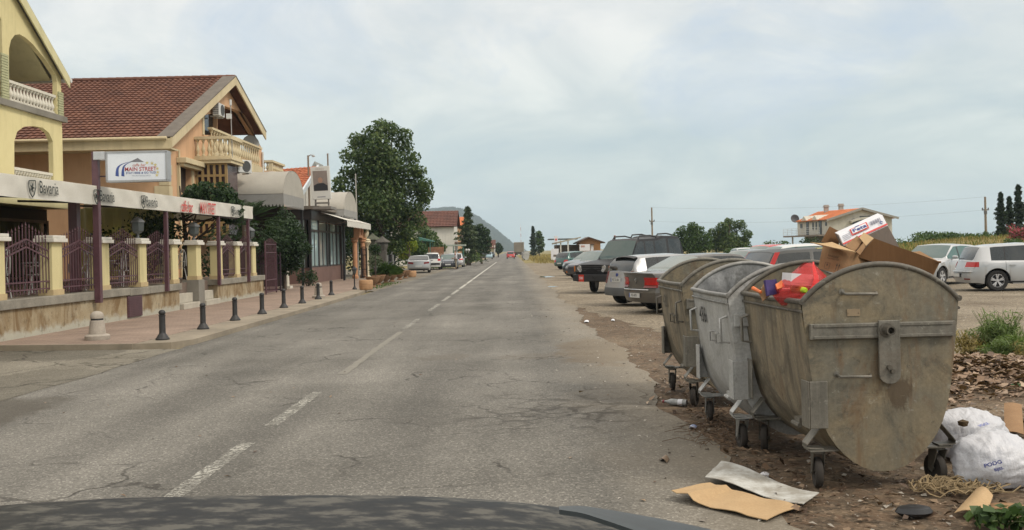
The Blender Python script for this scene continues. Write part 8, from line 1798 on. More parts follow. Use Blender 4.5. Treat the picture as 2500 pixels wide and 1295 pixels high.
bush('small dark bush beside the white column base', -10.0, 46.0, .6, .6, 1.0, 700, .10, DKGREEN, 53)
tree('yellow-green young tree behind the dark garden fence', -8.6, 79, 4.2, 1.9, 2600, .20, LIME, 61, .07, 0, pclumps([(985, 585, 16), (1000, 600, 20), (970, 605, 16), (985, 618, 18), (960, 610, 10), (990, 568, 9)], 79, 1.0, seed=8), 'young_tree')
tree('fresh green tree right of the yellow-green one', -7.8, 83, 3.8, 1.6, 2000, .22, MIDGREEN, 62, .07, 0, pclumps([(1015, 595, 16), (1028, 610, 18), (1005, 612, 16), (1020, 622, 16)], 83, 1.0, seed=9), 'young_tree')
bush('dark foliage mass at the foot of the big tree', -12.2, 73, 3.4, 2.2, 5.2, 5200, .22, DKGREEN, 63)
bush('dark shrub row between the big tree and the lime tree', -10.6, 82, 2.6, 1.5, 3.6, 2600, .22, DKGREEN, 64)
bush('green shrubs below the grey-green tree', -9.2, 92, 2.0, 1.5, 2.6, 1800, .22, GREEN, 65)
tree('grey-green tree before the white house', -8.6, 96, 4.8, 2.6, 3000, .26, GREEN, 64, .10, 0, pclumps([(1035, 568, 20), (1050, 580, 20), (1025, 590, 20), (1060, 595, 20), (1075, 605, 16), (1045, 605, 20)], 96, 1.0, seed=10))
def conifer(label, x, y, h, rad, n, m, seed, z0=0.0, name='conifer', leaf=.25, power=.75, group=None, low=.05):
    rs = np.random.RandomState(seed); t = thing(name, label, 'tree', (x, y, z0), 0, group)
    mb = MB(); mb.tube([(x, y, z0), (x, y, z0 + h * .95)], [rad * .12, .02], 7); part(t, 'trunk', mb, BARK, 60)
    f = rs.random(n) ** .8; rr = rad * (1 - f) ** power * (.72 + .28 * np.sin(f * 60 + rs.random(n) * 1.5)) * rs.random(n) ** .35 * (.8 + .2 * np.sin(f * 13 + 1)); a = rs.random(n) * 6.283; rr = rr * (.85 + .25 * np.sin(a * 3 + f * 9))
    P = np.stack([x + rr * np.cos(a), y + rr * np.sin(a), z0 + h * (low + (1 - low) * f)], 1); d = np.stack([np.cos(a), np.sin(a), np.full(n, .2)], 1)
    V, Fq = leaf_quads(P, d, leaf, rs, .35, .3); _np_obj('crown', V - np.array((x, y, z0)), Fq, 4, m, t); return t
p = gp(1142, 640); conifer('tall grey-green conifer with open top beside the road', at(1143, 600, 112).x, 112, 6.9, 2.6, 4200, PINE, 71, 0, 'conifer', .42, .62)
tree('round dark tree right behind the grey-green conifer', at(1175, 600, 122).x, 122, 5.4, 1.8, 3200, .30, DKGREEN, 72, .12, 0, pclumps([(1170, 558, 14), (1182, 568, 15), (1160, 568, 14), (1185, 585, 15), (1170, 588, 18), (1190, 598, 11), (1175, 605, 16), (1155, 600, 14), (1188, 612, 10)], 122, 1.0, seed=11))
tree('distant dark tree where the left verge meets the hill', at(1216, 600, 250).x, 250, 3.6, 1.8, 1200, .5, DKGREEN, 73, .15, 0, pclumps([(1216, 600, 8), (1222, 606, 8), (1212, 608, 8), (1218, 612, 9)], 250, 1.0, seed=12))
p = at(1302, 600, 200); conifer('dark narrow cypress on the right verge ahead', p.x, 200, 6.6, 1.45, 2600, CONIF, 74, 0, 'cypress', .5, .55)
tree('lighter round tree just right of the roadside cypress', at(1316, 600, 206).x, 206, 5.6, 1.4, 1600, .42, MIDGREEN, 75, .12, 0, pclumps([(1315, 572, 9), (1318, 584, 11), (1320, 598, 11), (1318, 610, 10), (1310, 590, 9)], 206, 1.0, seed=13))
# right background trees
Y = 112; tree('lighter green round tree, left of the pair beyond the car park', at(1688, 600, Y).x, Y, 5, 2.4, 7500, .27, MIDGREEN, 81, .16, 0, pclumps([(1688, 556, 16), (1670, 566, 18), (1705, 566, 18), (1655, 582, 18), (1688, 580, 24), (1718, 584, 20), (1665, 596, 18), (1700, 600, 22), (1730, 600, 12), (1645, 590, 10), (1690, 600, 30), (1660, 602, 20), (1715, 602, 20)], Y, 1.0, seed=14), group=None)
Y = 118; tree('darker round tree, right of the pair beyond the car park', at(1782, 600, Y).x, Y, 6, 2.7, 9000, .27, GREEN, 82, .18, 0, pclumps([(1785, 548, 18), (1760, 558, 18), (1808, 552, 18), (1740, 570, 16), (1780, 574, 26), (1818, 574, 16), (1755, 590, 20), (1795, 595, 22), (1822, 592, 12), (1740, 596, 14), (1775, 540, 8), (1780, 596, 32), (1750, 600, 22), (1810, 600, 22)], Y, 1.0, seed=15))
for i, (a, b, w_, h_, Y, m, lb) in enumerate(((1855, 600, 2.0, 1.5, 105, MIDGREEN, 'low bush left of the house balcony'), (1895, 594, 1.6, 2.2, 108, GREEN, 'dark leafy bush in front of the house balcony'), (1918, 596, 1.5, 2.0, 100, MIDGREEN, 'green bush right below the house balcony'), (1982, 592, 1.6, 2.4, 112, DKGREEN, 'dark bush against the ground floor of the house'), (2205, 585, 2.0, 2.7, 96, GREEN, 'dark bush at the right end of the house'), (2232, 588, 1.8, 2.3, 94, GREEN, 'bush where the vineyard hedge begins'), (1810, 604, 2.4, 1.7, 108, MIDGREEN, 'low bush under the darker round tree'))):
    c = at(a, b, Y); bush(lb, c.x, Y, w_, w_, h_, 1100, .24, m, 90 + i, 0.0)
# vineyard hedge and dry grass on the bank
c0, c1 = at(2240, 590, 98), at(2420, 582, 92)
rs = np.random.RandomState(3); n = 5000; u = rs.random(n); P = np.stack([c0.x + (c1.x - c0.x) * u + rs.normal(size=n) * .3, 97 - 4 * u + rs.normal(size=n) * 1.2, np.zeros(n)], 1)
P[:, 2] = [max(0, gz(a, b)) for a, b in P[:, :2]] + rs.random(n) ** .7 * (1.35 + .25 * np.sin(u * 60)) * (1 - .35 * u)
V, Fq = leaf_quads(P, rs.normal(size=(n, 3)), .26, rs); o = _np_obj('vineyard', V, Fq, 4, MIDGREEN); o['kind'] = 'stuff'; o['label'] = 'long low vineyard hedge on the bank at right'
rs = np.random.RandomState(5); n = 26000
P = np.stack([rs.uniform(12, 52, n), 52 + 42 * rs.random(n) ** 1.5, np.zeros(n)], 1); P[:, 2] = [gz(a, b) for a, b in P[:, :2]]
blade_mesh('dry_grass', P, .36, .04, rs, STRAW, None, None, .6, 'stuff')['label'] = 'tall straw-yellow grass on the bank beyond the car park'
P = P[rs.random(n) < .16] + rs.normal(size=(1, 3)) * .1; P[:, 2] = [gz(a, b) for a, b in P[:, :2]]
blade_mesh('green_grass', P, .5, .05, rs, GRASS, None, None, .5, 'stuff')['label'] = 'green tufts among the dry grass on the bank'
n = 9000; P = np.stack([rs.uniform(3.0, 26, n), rs.uniform(112, 260, n), np.full(n, -.02)], 1); P = P[P[:, 0] > 2.2 + (P[:, 1] - 112) * .008]
blade_mesh('dry_grass', P, .7, .10, rs, STRAW, None, None, .4, 'stuff')['label'] = 'straw-yellow grass on the right verge ahead'
n = 4000; P = np.stack([rs.uniform(-9.4, -6.3, n), rs.uniform(96, 180, n), np.full(n, -.0)], 1)
blade_mesh('verge_grass', P, .9, .07, rs, GRASS, None, None, .5, 'stuff')['label'] = 'tall green and dry weeds along the left verge'
n = 2200; P = np.stack([rs.uniform(-8.0, -6.0, n), rs.uniform(150, 183, n), np.full(n, -.0)], 1)
blade_mesh('verge_weeds', P, 1.5, .10, rs, GRASS, None, None, .4, 'stuff')['label'] = 'dense weeds in front of the distant parked cars'
n = 260; P = np.stack([rs.uniform(-6.9, -6.1, n), rs.uniform(43, 52, n), np.full(n, .0)], 1); blade_mesh('kerb_grass', P, .10, .03, rs, GRASS, None, None, .5, 'stuff')['label'] = 'thin grass tuft at the edge of the road by the planters'
for i, (a, h_, rad, lb) in enumerate(((2445, 4.0, .85, 'slender dark cypress, leftmost of the group on the bank'), (2466, 3.7, .80, 'shorter dark cypress, second of the group on the bank'), (2488, 4.8, 1.05, 'tall dark cypress, third of the group on the bank'), (2512, 4.6, .9, 'dark cypress cut off by the right picture edge'))):
    Y = 80 + i; c = at(a, 575, Y); conifer(lb, c.x, Y, h_, rad, 4200, CONIF, 100 + i, gz(c.x, Y), 'cypress', .26, .5, 'cypresses on the bank')
c = at(2492, 572, 66); bush('pink-flowering oleander bush at the right edge', c.x, 66, 1.0, .8, 1.35, 1500, .13, PINK, 111, gz(c.x, 66) - .1, 'oleander')
c = at(2478, 582, 62); bush('green bush in front of the oleander', c.x, 62, .9, .7, .8, 700, .13, MIDGREEN, 112, gz(c.x, 62))
c = at(2416, 578, 95); bush('small shrub at the foot of the right utility pole', c.x, 95, .7, .5, 1.1, 260, .2, MIDGREEN, 113, gz(c.x, 95) + .4)

# ------------------------------------------------------------------ far buildings, poles, person
def house(name, label, loc): return thing(name, label, 'house', loc)
# white house with rusty roof on the left
Y = 118; x1 = at(1108, 560, Y).x; ze, zr_ = at(1080, 551, Y).z, at(1106, 517, Y + 4).z
t = house('white_house', 'white house with rusty red gable roof beyond the big tree', (x1, Y, 0))
mb = MB(); mb.prism([(Y, 0), (Y + 8, 0), (Y + 8, ze), (Y + 4, zr_), (Y, ze)], fX, x1, x1 - 8); part(t, 'wall', mb, WHT)
mb = MB(); tiles(mb, (x1 - 8.3, Y - .4, ze - .15), (x1 + .4, Y - .4, ze - .15), (x1 - 8.3, Y + 4, zr_ + .1), (x1 + .4, Y + 4, zr_ + .1), .4, .45); tiles(mb, (x1 - 8.3, Y + 8.4, ze - .15), (x1 + .4, Y + 8.4, ze - .15), (x1 - 8.3, Y + 4, zr_ + .1), (x1 + .4, Y + 4, zr_ + .1), .4, .45); part(t, 'roof', mb, TILE if False else tilemat('rusty_roof_tile', (0.115, 0.052, 0.040), (0.15, 0.066, 0.048), (0.07, 0.042, 0.036)))
mb = MB(); mb.box(x1 + .002, x1 + .9, Y + .6, Y + 7.4, 2.7, 2.9); mb.box(x1 + .8, x1 + .9, Y + .6, Y + 7.4, 2.9, 3.7); part(t, 'balcony', mb, mat('old_wood', (0.20, 0.15, 0.12), 0.85)); mb = MB(); mb.prism([(Y + .8, ze), (Y + 7.2, ze), (Y + 4, zr_ - .3)], fX, x1 + .003, x1 + .03); part(t, 'gable_boards', mb, DARKWOOD)
Y = 150; x1 = at(1132, 560, Y).x; t = house('orange_roof_house', 'orange-roofed house peeping out behind the conifer', (x1, Y, 0)); z1 = at(1122, 538, Y).z
mb = MB(); mb.box(x1 - 6, x1, Y, Y + 6, 0, z1 - .8); part(t, 'wall', mb, PEACH); mb = MB(); tiles(mb, (x1 - 6.3, Y - .4, z1 - .9), (x1 + .3, Y - .4, z1 - .9), (x1 - 6.3, Y + 3, z1 + .6), (x1 + .3, Y + 3, z1 + .6), .4, .45); part(t, 'roof', mb, TILEO)
Y = 240; x1 = at(1206, 600, Y).x; t = house('cream_house', 'narrow cream house far along the left side of the road', (x1, Y, 0)); z1 = at(1200, 588, Y).z
mb = MB(); mb.prism([(Y, 0), (Y + 8, 0), (Y + 8, z1 - 1.6), (Y + 4, z1), (Y, z1 - 1.6)], fX, x1, x1 - 6); part(t, 'wall', mb, CREAM); mb = MB(); tiles(mb, (x1 - 6, Y - .5, z1 - 1.9), (x1 + .4, Y - .5, z1 - 1.9), (x1 - 6, Y + 4, z1 + .2), (x1 + .4, Y + 4, z1 + .2), .5, .5); part(t, 'roof', mb, bpy.data.materials['rusty_roof_tile'])
mb = MB(); mb.box(x1 - 1.4, x1 - .7, Y - .03, Y - .002, 2.6, 3.8); part(t, 'window', mb, DARKWOOD); mb = MB(); mb.box(x1 + .0, x1 + .3, Y - .3, Y, 0, z1 - 1.2); part(t, 'chimney', mb, WHT)
# orange slat fence, pergola, shelter
a, b = at(1046, 615, 92), at(1084, 614, 92); t = thing('slat_fence', 'orange-brown slat fence behind the parked cars', 'fence', (a.x, 92, 0)); mb = MB(); n = 14
for k in range(n): x = a.x + (b.x - a.x) * k / n; mb.box(x, x + (b.x - a.x) / n * .72, 92, 92.06, .2, 2.15)
part(t, 'slats', mb, mat('orange_slat', (0.42, 0.20, 0.11), 0.8, var=.2)); mb = MB(); mb.box(a.x, b.x, 92.062, 92.12, .5, .62); mb.box(a.x, b.x, 92.062, 92.12, 1.8, 1.92); part(t, 'rail', mb, DARKWOOD)
a = at(1032, 588, 90); b = at(1050, 588, 90); t = thing('pergola', 'green metal pergola between the trees on the left', 'pergola', (a.x, 90, 0)); GRM = mat('green_metal', (0.05, 0.16, 0.12), 0.6)
for x in (a.x, b.x):
    for y in (90, 93): mb = MB(); mb.box(x - .04, x + .04, y - .04, y + .04, 0, a.z); part(t, 'post', mb, GRM)
mb = MB(); mb.hexa([(a.x - .4, 89.8, a.z), (b.x + .2, 89.8, a.z - .1), (a.x - .4, 93.2, a.z), (b.x + .2, 93.2, a.z - .1), (a.x - .4, 89.8, a.z + .35), (b.x + .2, 89.8, a.z - .02), (a.x - .4, 93.2, a.z + .35), (b.x + .2, 93.2, a.z - .02)]); part(t, 'roof', mb, GRM)
a, b = at(1078, 600, 104), at(1135, 601, 104); t = thing('shelter', 'low flat-roofed shelter below the conifer', 'shelter', (a.x, 104, 0)); mb = MB(); mb.box(a.x, b.x, 104, 107, a.z - .1, a.z + .08); part(t, 'roof', mb, mat('pale_sheet', (0.34, 0.38, 0.32), 0.7))
for x in (a.x + .1, b.x - .2, (a.x + b.x) / 2): mb = MB(); mb.box(x - .05, x + .05, 104.1, 104.2, 0, a.z - .1); part(t, 'post', mb, GRM)
for i, px_ in enumerate((1138, 1144)): c = at(px_, 611, 106); mb = MB(); mb.lathe([(0, -.16), (.12, -.1), (.16, 0), (.12, .1), (0, .16)], c, 12); mb.cyl((c.x, c.y, c.z - .3), (c.x, c.y, c.z - .15), .03, n=6); solo('globe_lamp', 'white globe garden lamp under the conifer', 'lamp', mb, mat('opal_globe', (0.65, 0.65, 0.62), 0.4), (c.x, c.y, 0), 50, group='globe lamps under the conifer')
# roadside cafe hut on the right
Y = 128; t = thing('roadside_hut', 'low orange-walled hut with brown gable roof on the right ahead', 'hut', (at(1408, 610, Y).x, Y, 0)); RB = mat('brown_shingle', (0.13, 0.085, 0.065), 0.9, var=.3, scale=4); ORW = wallmat('orange_wall', (0.44, 0.23, 0.105), (0.38, 0.20, 0.09))
xa, xb = at(1415, 600, Y).x, at(1466, 600, Y).x; zt, zeV = at(1436, 579, Y).z, at(1412, 589, Y).z
mb = MB(); mb.prism([(xa, 0), (xb, 0), (xb, zeV), ((xa + xb) / 2 - .2, zt - .15), (xa, zeV)], lambda u, v, w_: (u, w_, v), Y, Y + 6); part(t, 'wall', mb, ORW)
for x0_, x1_ in (((xa + xb) / 2 - .2, xa - .5), ((xa + xb) / 2 - .2, xb + .6)):
    mb = MB(); z1 = zeV - .25; mb.hexa([(x0_, Y - .6, zt - .12), (x1_, Y - .6, z1 - .12), (x0_, Y + 6, zt - .12), (x1_, Y + 6, z1 - .12), (x0_, Y - .6, zt + .02), (x1_, Y - .6, z1 + .02), (x0_, Y + 6, zt + .02), (x1_, Y + 6, z1 + .02)]); part(t, 'roof', mb, RB)
xl_ = at(1352, 600, Y).x; za, zb_ = at(1412, 580, Y).z, at(1352, 597, Y).z
mb = MB(); mb.hexa([(xl_, Y - 1.2, zb_), (xa + .1, Y - 1.2, za - .1), (xl_, Y + 6, zb_), (xa + .1, Y + 6, za - .1), (xl_, Y - 1.2, zb_ + .22), (xa + .1, Y - 1.2, za + .06), (xl_, Y + 6, zb_ + .22), (xa + .1, Y + 6, za + .06)]); part(t, 'porch_roof', mb, mat('pale_roof_edge', (0.40, 0.36, 0.29), 0.85))
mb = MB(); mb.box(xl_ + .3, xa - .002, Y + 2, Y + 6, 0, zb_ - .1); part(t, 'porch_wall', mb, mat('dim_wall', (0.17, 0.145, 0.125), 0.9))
mb = MB(); z1 = at(1345, 583, Y).z; mb.box(at(1342, 600, Y).x, at(1415, 600, Y).x, Y + 3, Y + 7, z1 - .14, z1 + .02); part(t, 'flat_roof', mb, mat('dark_roof_edge', (0.10, 0.105, 0.09), 0.9))
for px_ in (1368, 1386): x = at(px_, 600, Y).x; mb = MB(); mb.box(x - .09, x + .09, Y - 1.0, Y - .82, 0, zb_ + .5); part(t, 'post', mb, WHT)
mb = MB(); mb.box(xa - .5, xb - .9, Y - .8, Y - .5, zeV - .55, zeV - .4); part(t, 'door_canopy', mb, RB)
x0_, x1_ = at(1413, 605, Y).x, at(1438, 605, Y).x; z0_, z1 = at(1425, 613, Y).z, at(1425, 597, Y).z
mb = MB(); mb.box(x0_, x1_, Y - 1.5, Y - 1.42, z0_, z1); bd = solo('notice_board', 'white notice board standing before the orange hut', 'sign', mb, WHITEB, (x0_, Y - 1.5, 0)); mb = MB(); mb.box(x0_ + .2, x0_ + .7, Y - 1.52, Y - 1.502, z1 - .4, z1 - .15); part(bd, 'printed_patch', mb, mat('faded_pink', (0.50, 0.30, 0.26), 0.7)); mb = MB(); mb.box(x0_ + .05, x0_ + .12, Y - 1.46, Y - 1.4, 0, z0_ - .002); mb.box(x1_ - .12, x1_ - .05, Y - 1.46, Y - 1.4, 0, z0_ - .002); part(bd, 'leg', mb, RB)
x0_, x1_ = at(1441, 605, Y).x, at(1448, 605, Y).x; mb = MB(); mb.box(x0_, x1_, Y - .52, Y - .44, 1.1, 2.2); solo('poster_panel', 'narrow white poster panel right of the notice board', 'sign', mb, WHITEB, (x0_, Y - .5, 1.1))
x0_, x1_ = at(1352.5, 605, Y).x, at(1361, 605, Y).x; zz = at(1356, 587, Y).z; mb = MB(); mb.box(x0_, x1_, Y - 1.5, Y - 1.35, zz - .3, zz + .55); s = solo('hanging_sign', 'small white sign box with red mark at the left of the hut', 'sign', mb, WHITEB, (x0_, Y - 1.5, zz)); mb = MB(); mb.box(x0_ + .12, x1_ - .12, Y - 1.52, Y - 1.502, zz - .05, zz + .2); part(s, 'red_mark', mb, REDINK); mb = MB(); mb.box((x0_ + x1_) / 2 - .04, (x0_ + x1_) / 2 + .04, Y - 1.46, Y - 1.4, 0, zz - .302); part(s, 'post', mb, RB)
x0_, x1_ = at(1345, 615, 118).x, at(1364, 615, 118).x; mb = MB(); mb.box(x0_, x1_, 118, 118.12, .35, 1.75); s = solo('notice_board', 'white board standing in the dry grass left of the green hatchback', 'sign', mb, WHITEB, (x0_, 118, 0)); mb = MB(); mb.box(x0_ + .3, x1_ - .15, 117.98, 117.998, .75, 1.0); part(s, 'printed_patch', mb, mat('dim_print', (0.15, 0.12, 0.10), 0.8)); mb = MB(); mb.box(x0_ + .05, x0_ + .13, 118.02, 118.1, -.02, .348); mb.box(x1_ - .13, x1_ - .05, 118.02, 118.1, -.02, .348); part(s, 'leg', mb, RB)
# two-storey white house with orange roof
Y0 = 130.0; xa, xm, xb = at(1947, 560, Y0).x, at(2024, 560, Y0 - 0).x, at(2178, 560, Y0).x
t = house('balcony_house', 'white two-storey house with orange roof beyond the car park', (xm, Y0, 0)); gr = 0.3
zE, zR, zE2 = at(2022, 537, Y0).z, at(2100, 510, Y0).z, at(2178, 531, Y0).z; zB = at(1960, 574, Y0).z
xpk = at(2101, 512, Y0).x
HW = wallmat('house_white', (0.56, 0.53, 0.455), (0.48, 0.45, 0.385)); dpt = 11.0
mb = MB(); mb.prism([(xm, gr), (xb, gr), (xb, zE2), (xpk, zR - .15), (xm, zE)], lambda u, v, w_: (u, w_, v), Y0, Y0 + dpt); part(t, 'gable_wall', mb, HW)
# left wing in the plane running back to the left
yl2 = Y0 + 9; xl2 = at(1947, 560, yl2).x
mb = MB(); mb.hexa([(xl2, yl2, zB), (xm - .002, Y0 + .02, zB), (xl2 + 3, yl2 + 6, zB), (xm - .002, Y0 + 9, zB), (xl2, yl2, zE), (xm - .002, Y0 + .02, zE), (xl2 + 3, yl2 + 6, zE), (xm - .002, Y0 + 9, zE)]); part(t, 'wing_wall', mb, HW)
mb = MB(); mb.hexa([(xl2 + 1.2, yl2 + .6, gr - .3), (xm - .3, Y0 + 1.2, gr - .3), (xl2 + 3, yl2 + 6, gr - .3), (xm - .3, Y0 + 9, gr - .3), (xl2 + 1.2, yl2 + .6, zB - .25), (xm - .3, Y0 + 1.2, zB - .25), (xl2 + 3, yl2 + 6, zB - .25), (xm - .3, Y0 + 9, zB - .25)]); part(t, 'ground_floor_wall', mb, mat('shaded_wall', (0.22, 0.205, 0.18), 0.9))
nd = Vector((Y0 - yl2, -(xm - xl2), 0)).normalized(); nd = nd if nd.y < 0 else -nd
A_, B_ = Vector((xl2, yl2, 0)), Vector((xm, Y0, 0)); dl = (B_ - A_).normalized()
a2 = A_ - dl * 1.6
mb = MB(); pts = [a2, B_, B_ + nd * 1.5, a2 + nd * 1.5]; mb.prism([(p.x, p.y) for p in pts], lambda u, v, w_: (u, v, w_), zB - .22, zB); part(t, 'balcony_slab', mb, mat('slab_brown', (0.22, 0.18, 0.15), 0.9))
mb = MB()
for k in range(4): mb.tube([a2 + nd * 1.45 + Vector((0, 0, zB + .25 + .25 * k)), B_ + nd * 1.45 + Vector((0, 0, zB + .25 + .25 * k))], .025, 5)
for k in range(9): p = a2.lerp(B_, k / 8) + nd * 1.45; mb.tube([p + Vector((0, 0, zB)), p + Vector((0, 0, zB + 1.0))], .025, 5)
part(t, 'railing', mb, mat('white_rail', (0.6, 0.6, 0.6), 0.5))
mb = MB(); mb.cyl((a2.x, a2.y, gr - .3), (a2.x, a2.y, zB - .22), .12, n=8); part(t, 'column', mb, WHT)
wlen = (B_ - A_).length
for f, zlo, hh, w_ in ((.14, 1.0, .7, .55), (.34, .05, 2.0, .7), (.52, .7, 1.1, .35), (.62, .7, 1.1, .35), (.74, .05, 2.0, .8), (.92, 1.2, .5, .4)):
    c = A_.lerp(B_, f) + nd * .02; mb = MB(); mb.hexa([c - dl * w_ / 2 + Vector((0, 0, zB + zlo)), c + dl * w_ / 2 + Vector((0, 0, zB + zlo)), c - dl * w_ / 2 + nd * .05 + Vector((0, 0, zB + zlo)), c + dl * w_ / 2 + nd * .05 + Vector((0, 0, zB + zlo)), c - dl * w_ / 2 + Vector((0, 0, zB + zlo + hh)), c + dl * w_ / 2 + Vector((0, 0, zB + zlo + hh)), c - dl * w_ / 2 + nd * .05 + Vector((0, 0, zB + zlo + hh)), c + dl * w_ / 2 + nd * .05 + Vector((0, 0, zB + zlo + hh))]); part(t, 'window', mb, mat('house_pane', (0.055, 0.06, 0.065), 0.2))
# gable side: recessed arched balcony
zc = at(2110, 541, Y0).z; x0_, x1_ = at(2073, 540, Y0).x, at(2150, 540, Y0).x; xc_ = (x0_ + x1_) / 2
mb = MB(); n = 10
for k in range(n):
    q0, q1 = k / n, (k + 1) / n; f = lambda q: (x0_ + (x1_ - x0_) * q, zc - .2 + .75 * math.sin(math.pi * (.12 + .76 * q)) - .25); (a, b), (c_, d) = f(q0), f(q1); mb.hexa([(a, Y0 - .9, b), (c_, Y0 - .9, d), (a, Y0 - .002, b), (c_, Y0 - .002, d), (a, Y0 - .9, b + .3), (c_, Y0 - .9, d + .3), (a, Y0 - .002, b + .3), (c_, Y0 - .002, d + .3)])
part(t, 'arched_canopy', mb, HW)
for px_, w_, h_ in ((2089, .9, .8), (2113, 1.6, 1.6)): c = at(px_, 542, Y0); mb = MB(); mb.box(c.x - w_ / 2, c.x + w_ / 2, Y0 - .04, Y0 - .002, c.z - h_ / 2, c.z + h_ / 2); part(t, 'window', mb, bpy.data.materials['house_pane'])
e0, e1 = Vector((xl2 - .4, yl2 - .5, zE)), Vector((xm - .3, Y0 - .6, zE)); r1 = Vector((xpk, Y0 - .6, zR + .05)); r0 = Vector((xpk - 2.5, Y0 + dpt - 1, zR + .05))
mb = MB(); tiles(mb, e0, e1, r0, r1, .45, .45); rf = part(t, 'roof', mb, TILEO)
mb = MB(); tiles(mb, (xb + .6, Y0 + dpt, zE2 - .1), (xb + .6, Y0 - .6, zE2 - .1), (xpk, Y0 + dpt, zR + .05), (xpk, Y0 - .6, zR + .05), .45, .45); part(t, 'roof', mb, TILEO)
mb = MB(); mb.bar((xm - .5, Y0 - .62, zE - .08), (xpk, Y0 - .62, zR), .1, .3); mb.bar((xpk, Y0 - .62, zR), (xb + .7, Y0 - .62, zE2 - .15), .1, .3); part(t, 'rake_board', mb, mat('grey_rake', (0.33, 0.31, 0.275), 0.85))
for px_, py_, YY in ((2017, 508, Y0 + 7), (2053, 505, Y0 + 6)):
    c = at(px_, py_, YY); mb = MB(); mb.box(c.x - .28, c.x + .28, YY - .28, YY + .28, c.z - 1.6, c.z + .1); mb.box(c.x - .38, c.x + .38, YY - .38, YY + .38, c.z + .102, c.z + .2); mb.box(c.x - .3, c.x + .3, YY - .3, YY + .3, c.z + .2, c.z + .42); part(rf, 'chimney', mb, mat('chimney_grey', (0.42, 0.38, 0.34), 0.85))
for f in (.28, .62):
    c = A_.lerp(B_, f); mb = MB(); ap = c + nd * .3 + Vector((0, 0, zE + .75)); mb.add([c + nd * .35 - dl * 1.0 + Vector((0, 0, zE - .05)), c + nd * .35 + dl * 1.0 + Vector((0, 0, zE - .05)), ap, c - nd * 2.2 + Vector((0, 0, zE + .85)), c - nd * 1.2 - dl * 1.0 + Vector((0, 0, zE - .05)), c - nd * 1.2 + dl * 1.0 + Vector((0, 0, zE - .05))], [(0, 1, 2), (1, 5, 3, 2), (0, 2, 3, 4)]); part(rf, 'dormer', mb, HW)
c = at(1940, 535, Y0 + 9); t = thing('satellite_dish', 'dark satellite dish at the left corner of the white house', 'satellite dish', c); mb = MB(); mb.M = Matrix.Translation(c) @ Matrix.Rotation(R(75), 4, 'X'); mb.lathe([(0, 0), (.35, .05), (.62, .18), (.62, .2), (.3, .09), (0, .04)], (0, 0, 0), 20); part(t, 'dish', mb, mat('dark_dish', (0.05, 0.05, 0.055), 0.6), 40); mb = MB(); mb.bar(c, c + Vector((.6, .4, -.6)), .06, .06); part(t, 'arm', mb, MATS['dark_dish'])
# utility poles and wires
def upole(label, px_, py_t, Y, lean=0):
    p = at(px_, py_t, Y); z0_ = gz(p.x, Y); t = thing('utility_pole', label, 'utility pole', (p.x, Y, z0_)); W_ = mat('pole_wood', (0.30, 0.235, 0.165), 0.9, var=.25, scale=3)
    mb = MB(); mb.cyl((p.x + lean, Y, z0_), p, .14, .10, 9); part(t, 'pole', mb, W_, 60)
    mb = MB(); zc_ = p.z - (p.z - z0_) * .27; mb.box(p.x - .35, p.x + .35, Y - .05, Y + .05, zc_ - .06, zc_ + .06); mb.box(p.x - .2, p.x + .1, Y - .16, Y - .06, zc_ - .45, zc_ - .1); cr_ = part(t, 'crossarm', mb, mat('arm_grey', (0.14, 0.13, 0.12), 0.8))
    for dx in (-.3, .3): mb = MB(); mb.lathe([(.05, 0), (.07, .08), (.03, .16), (0, .17)], (p.x + dx, Y, zc_ + .062), 8); part(cr_, 'insulator', mb, DARKWOOD)
    return p, zc_
p1, z1 = upole('wooden utility pole behind the dark off-road car', 1591, 507, 128); p2, z2 = upole('slender utility pole on the bank left of the cypresses', 2405, 481, 98)
mb = MB()
for za, zb_ in ((p1.z, p2.z), (z1, z2)):
    n = 24; mb.tube([Vector((p1.x + (p2.x - p1.x) * k / n, 128 + (98 - 128) * k / n, za + (zb_ - za) * k / n - 1.1 * 4 * (k / n) * (1 - k / n) * .55)) for k in range(n + 1)], .007, 4)
solo('overhead_wires', 'thin overhead wires between the two utility poles', 'wire', mb, MATS['arm_grey'], p1)
c = at(1501, 578, 46); mb = MB(); b0 = gp(1498, 640, 0); mb.cyl((c.x - .05, 46, -.02), c, .05, .04, 8); t = thing('wooden_stake', 'brown wooden stake sticking up left of the off-road car roof rail', 'stake', (c.x, 46, 0)); part(t, 'stake', mb, DARKWOOD, 60); mb = MB(); mb.lathe([(0, -.05), (.06, -.02), (.05, .05), (0, .06)], c, 8); part(t, 'cap', mb, mat('rust_cap', (0.28, 0.10, 0.05), 0.8))
c = at(1272, 592, 300); t = thing('radio_mast', 'thin red and white mast seen above the lorry', 'mast', (c.x, 300, 0)); mb = MB()
for k in range(5): mb.cyl((c.x, 300, k * 2.0), (c.x, 300, k * 2.0 + 1.0), .06, n=6)
part(t, 'red_section', mb, mat('pale_red', (0.50, 0.22, 0.2), 0.7)); mb = MB()
for k in range(5): mb.cyl((c.x, 300, k * 2.0 + 1.0), (c.x, 300, k * 2.0 + 2.0), .06, n=6)
part(t, 'white_section', mb, WHITEB)

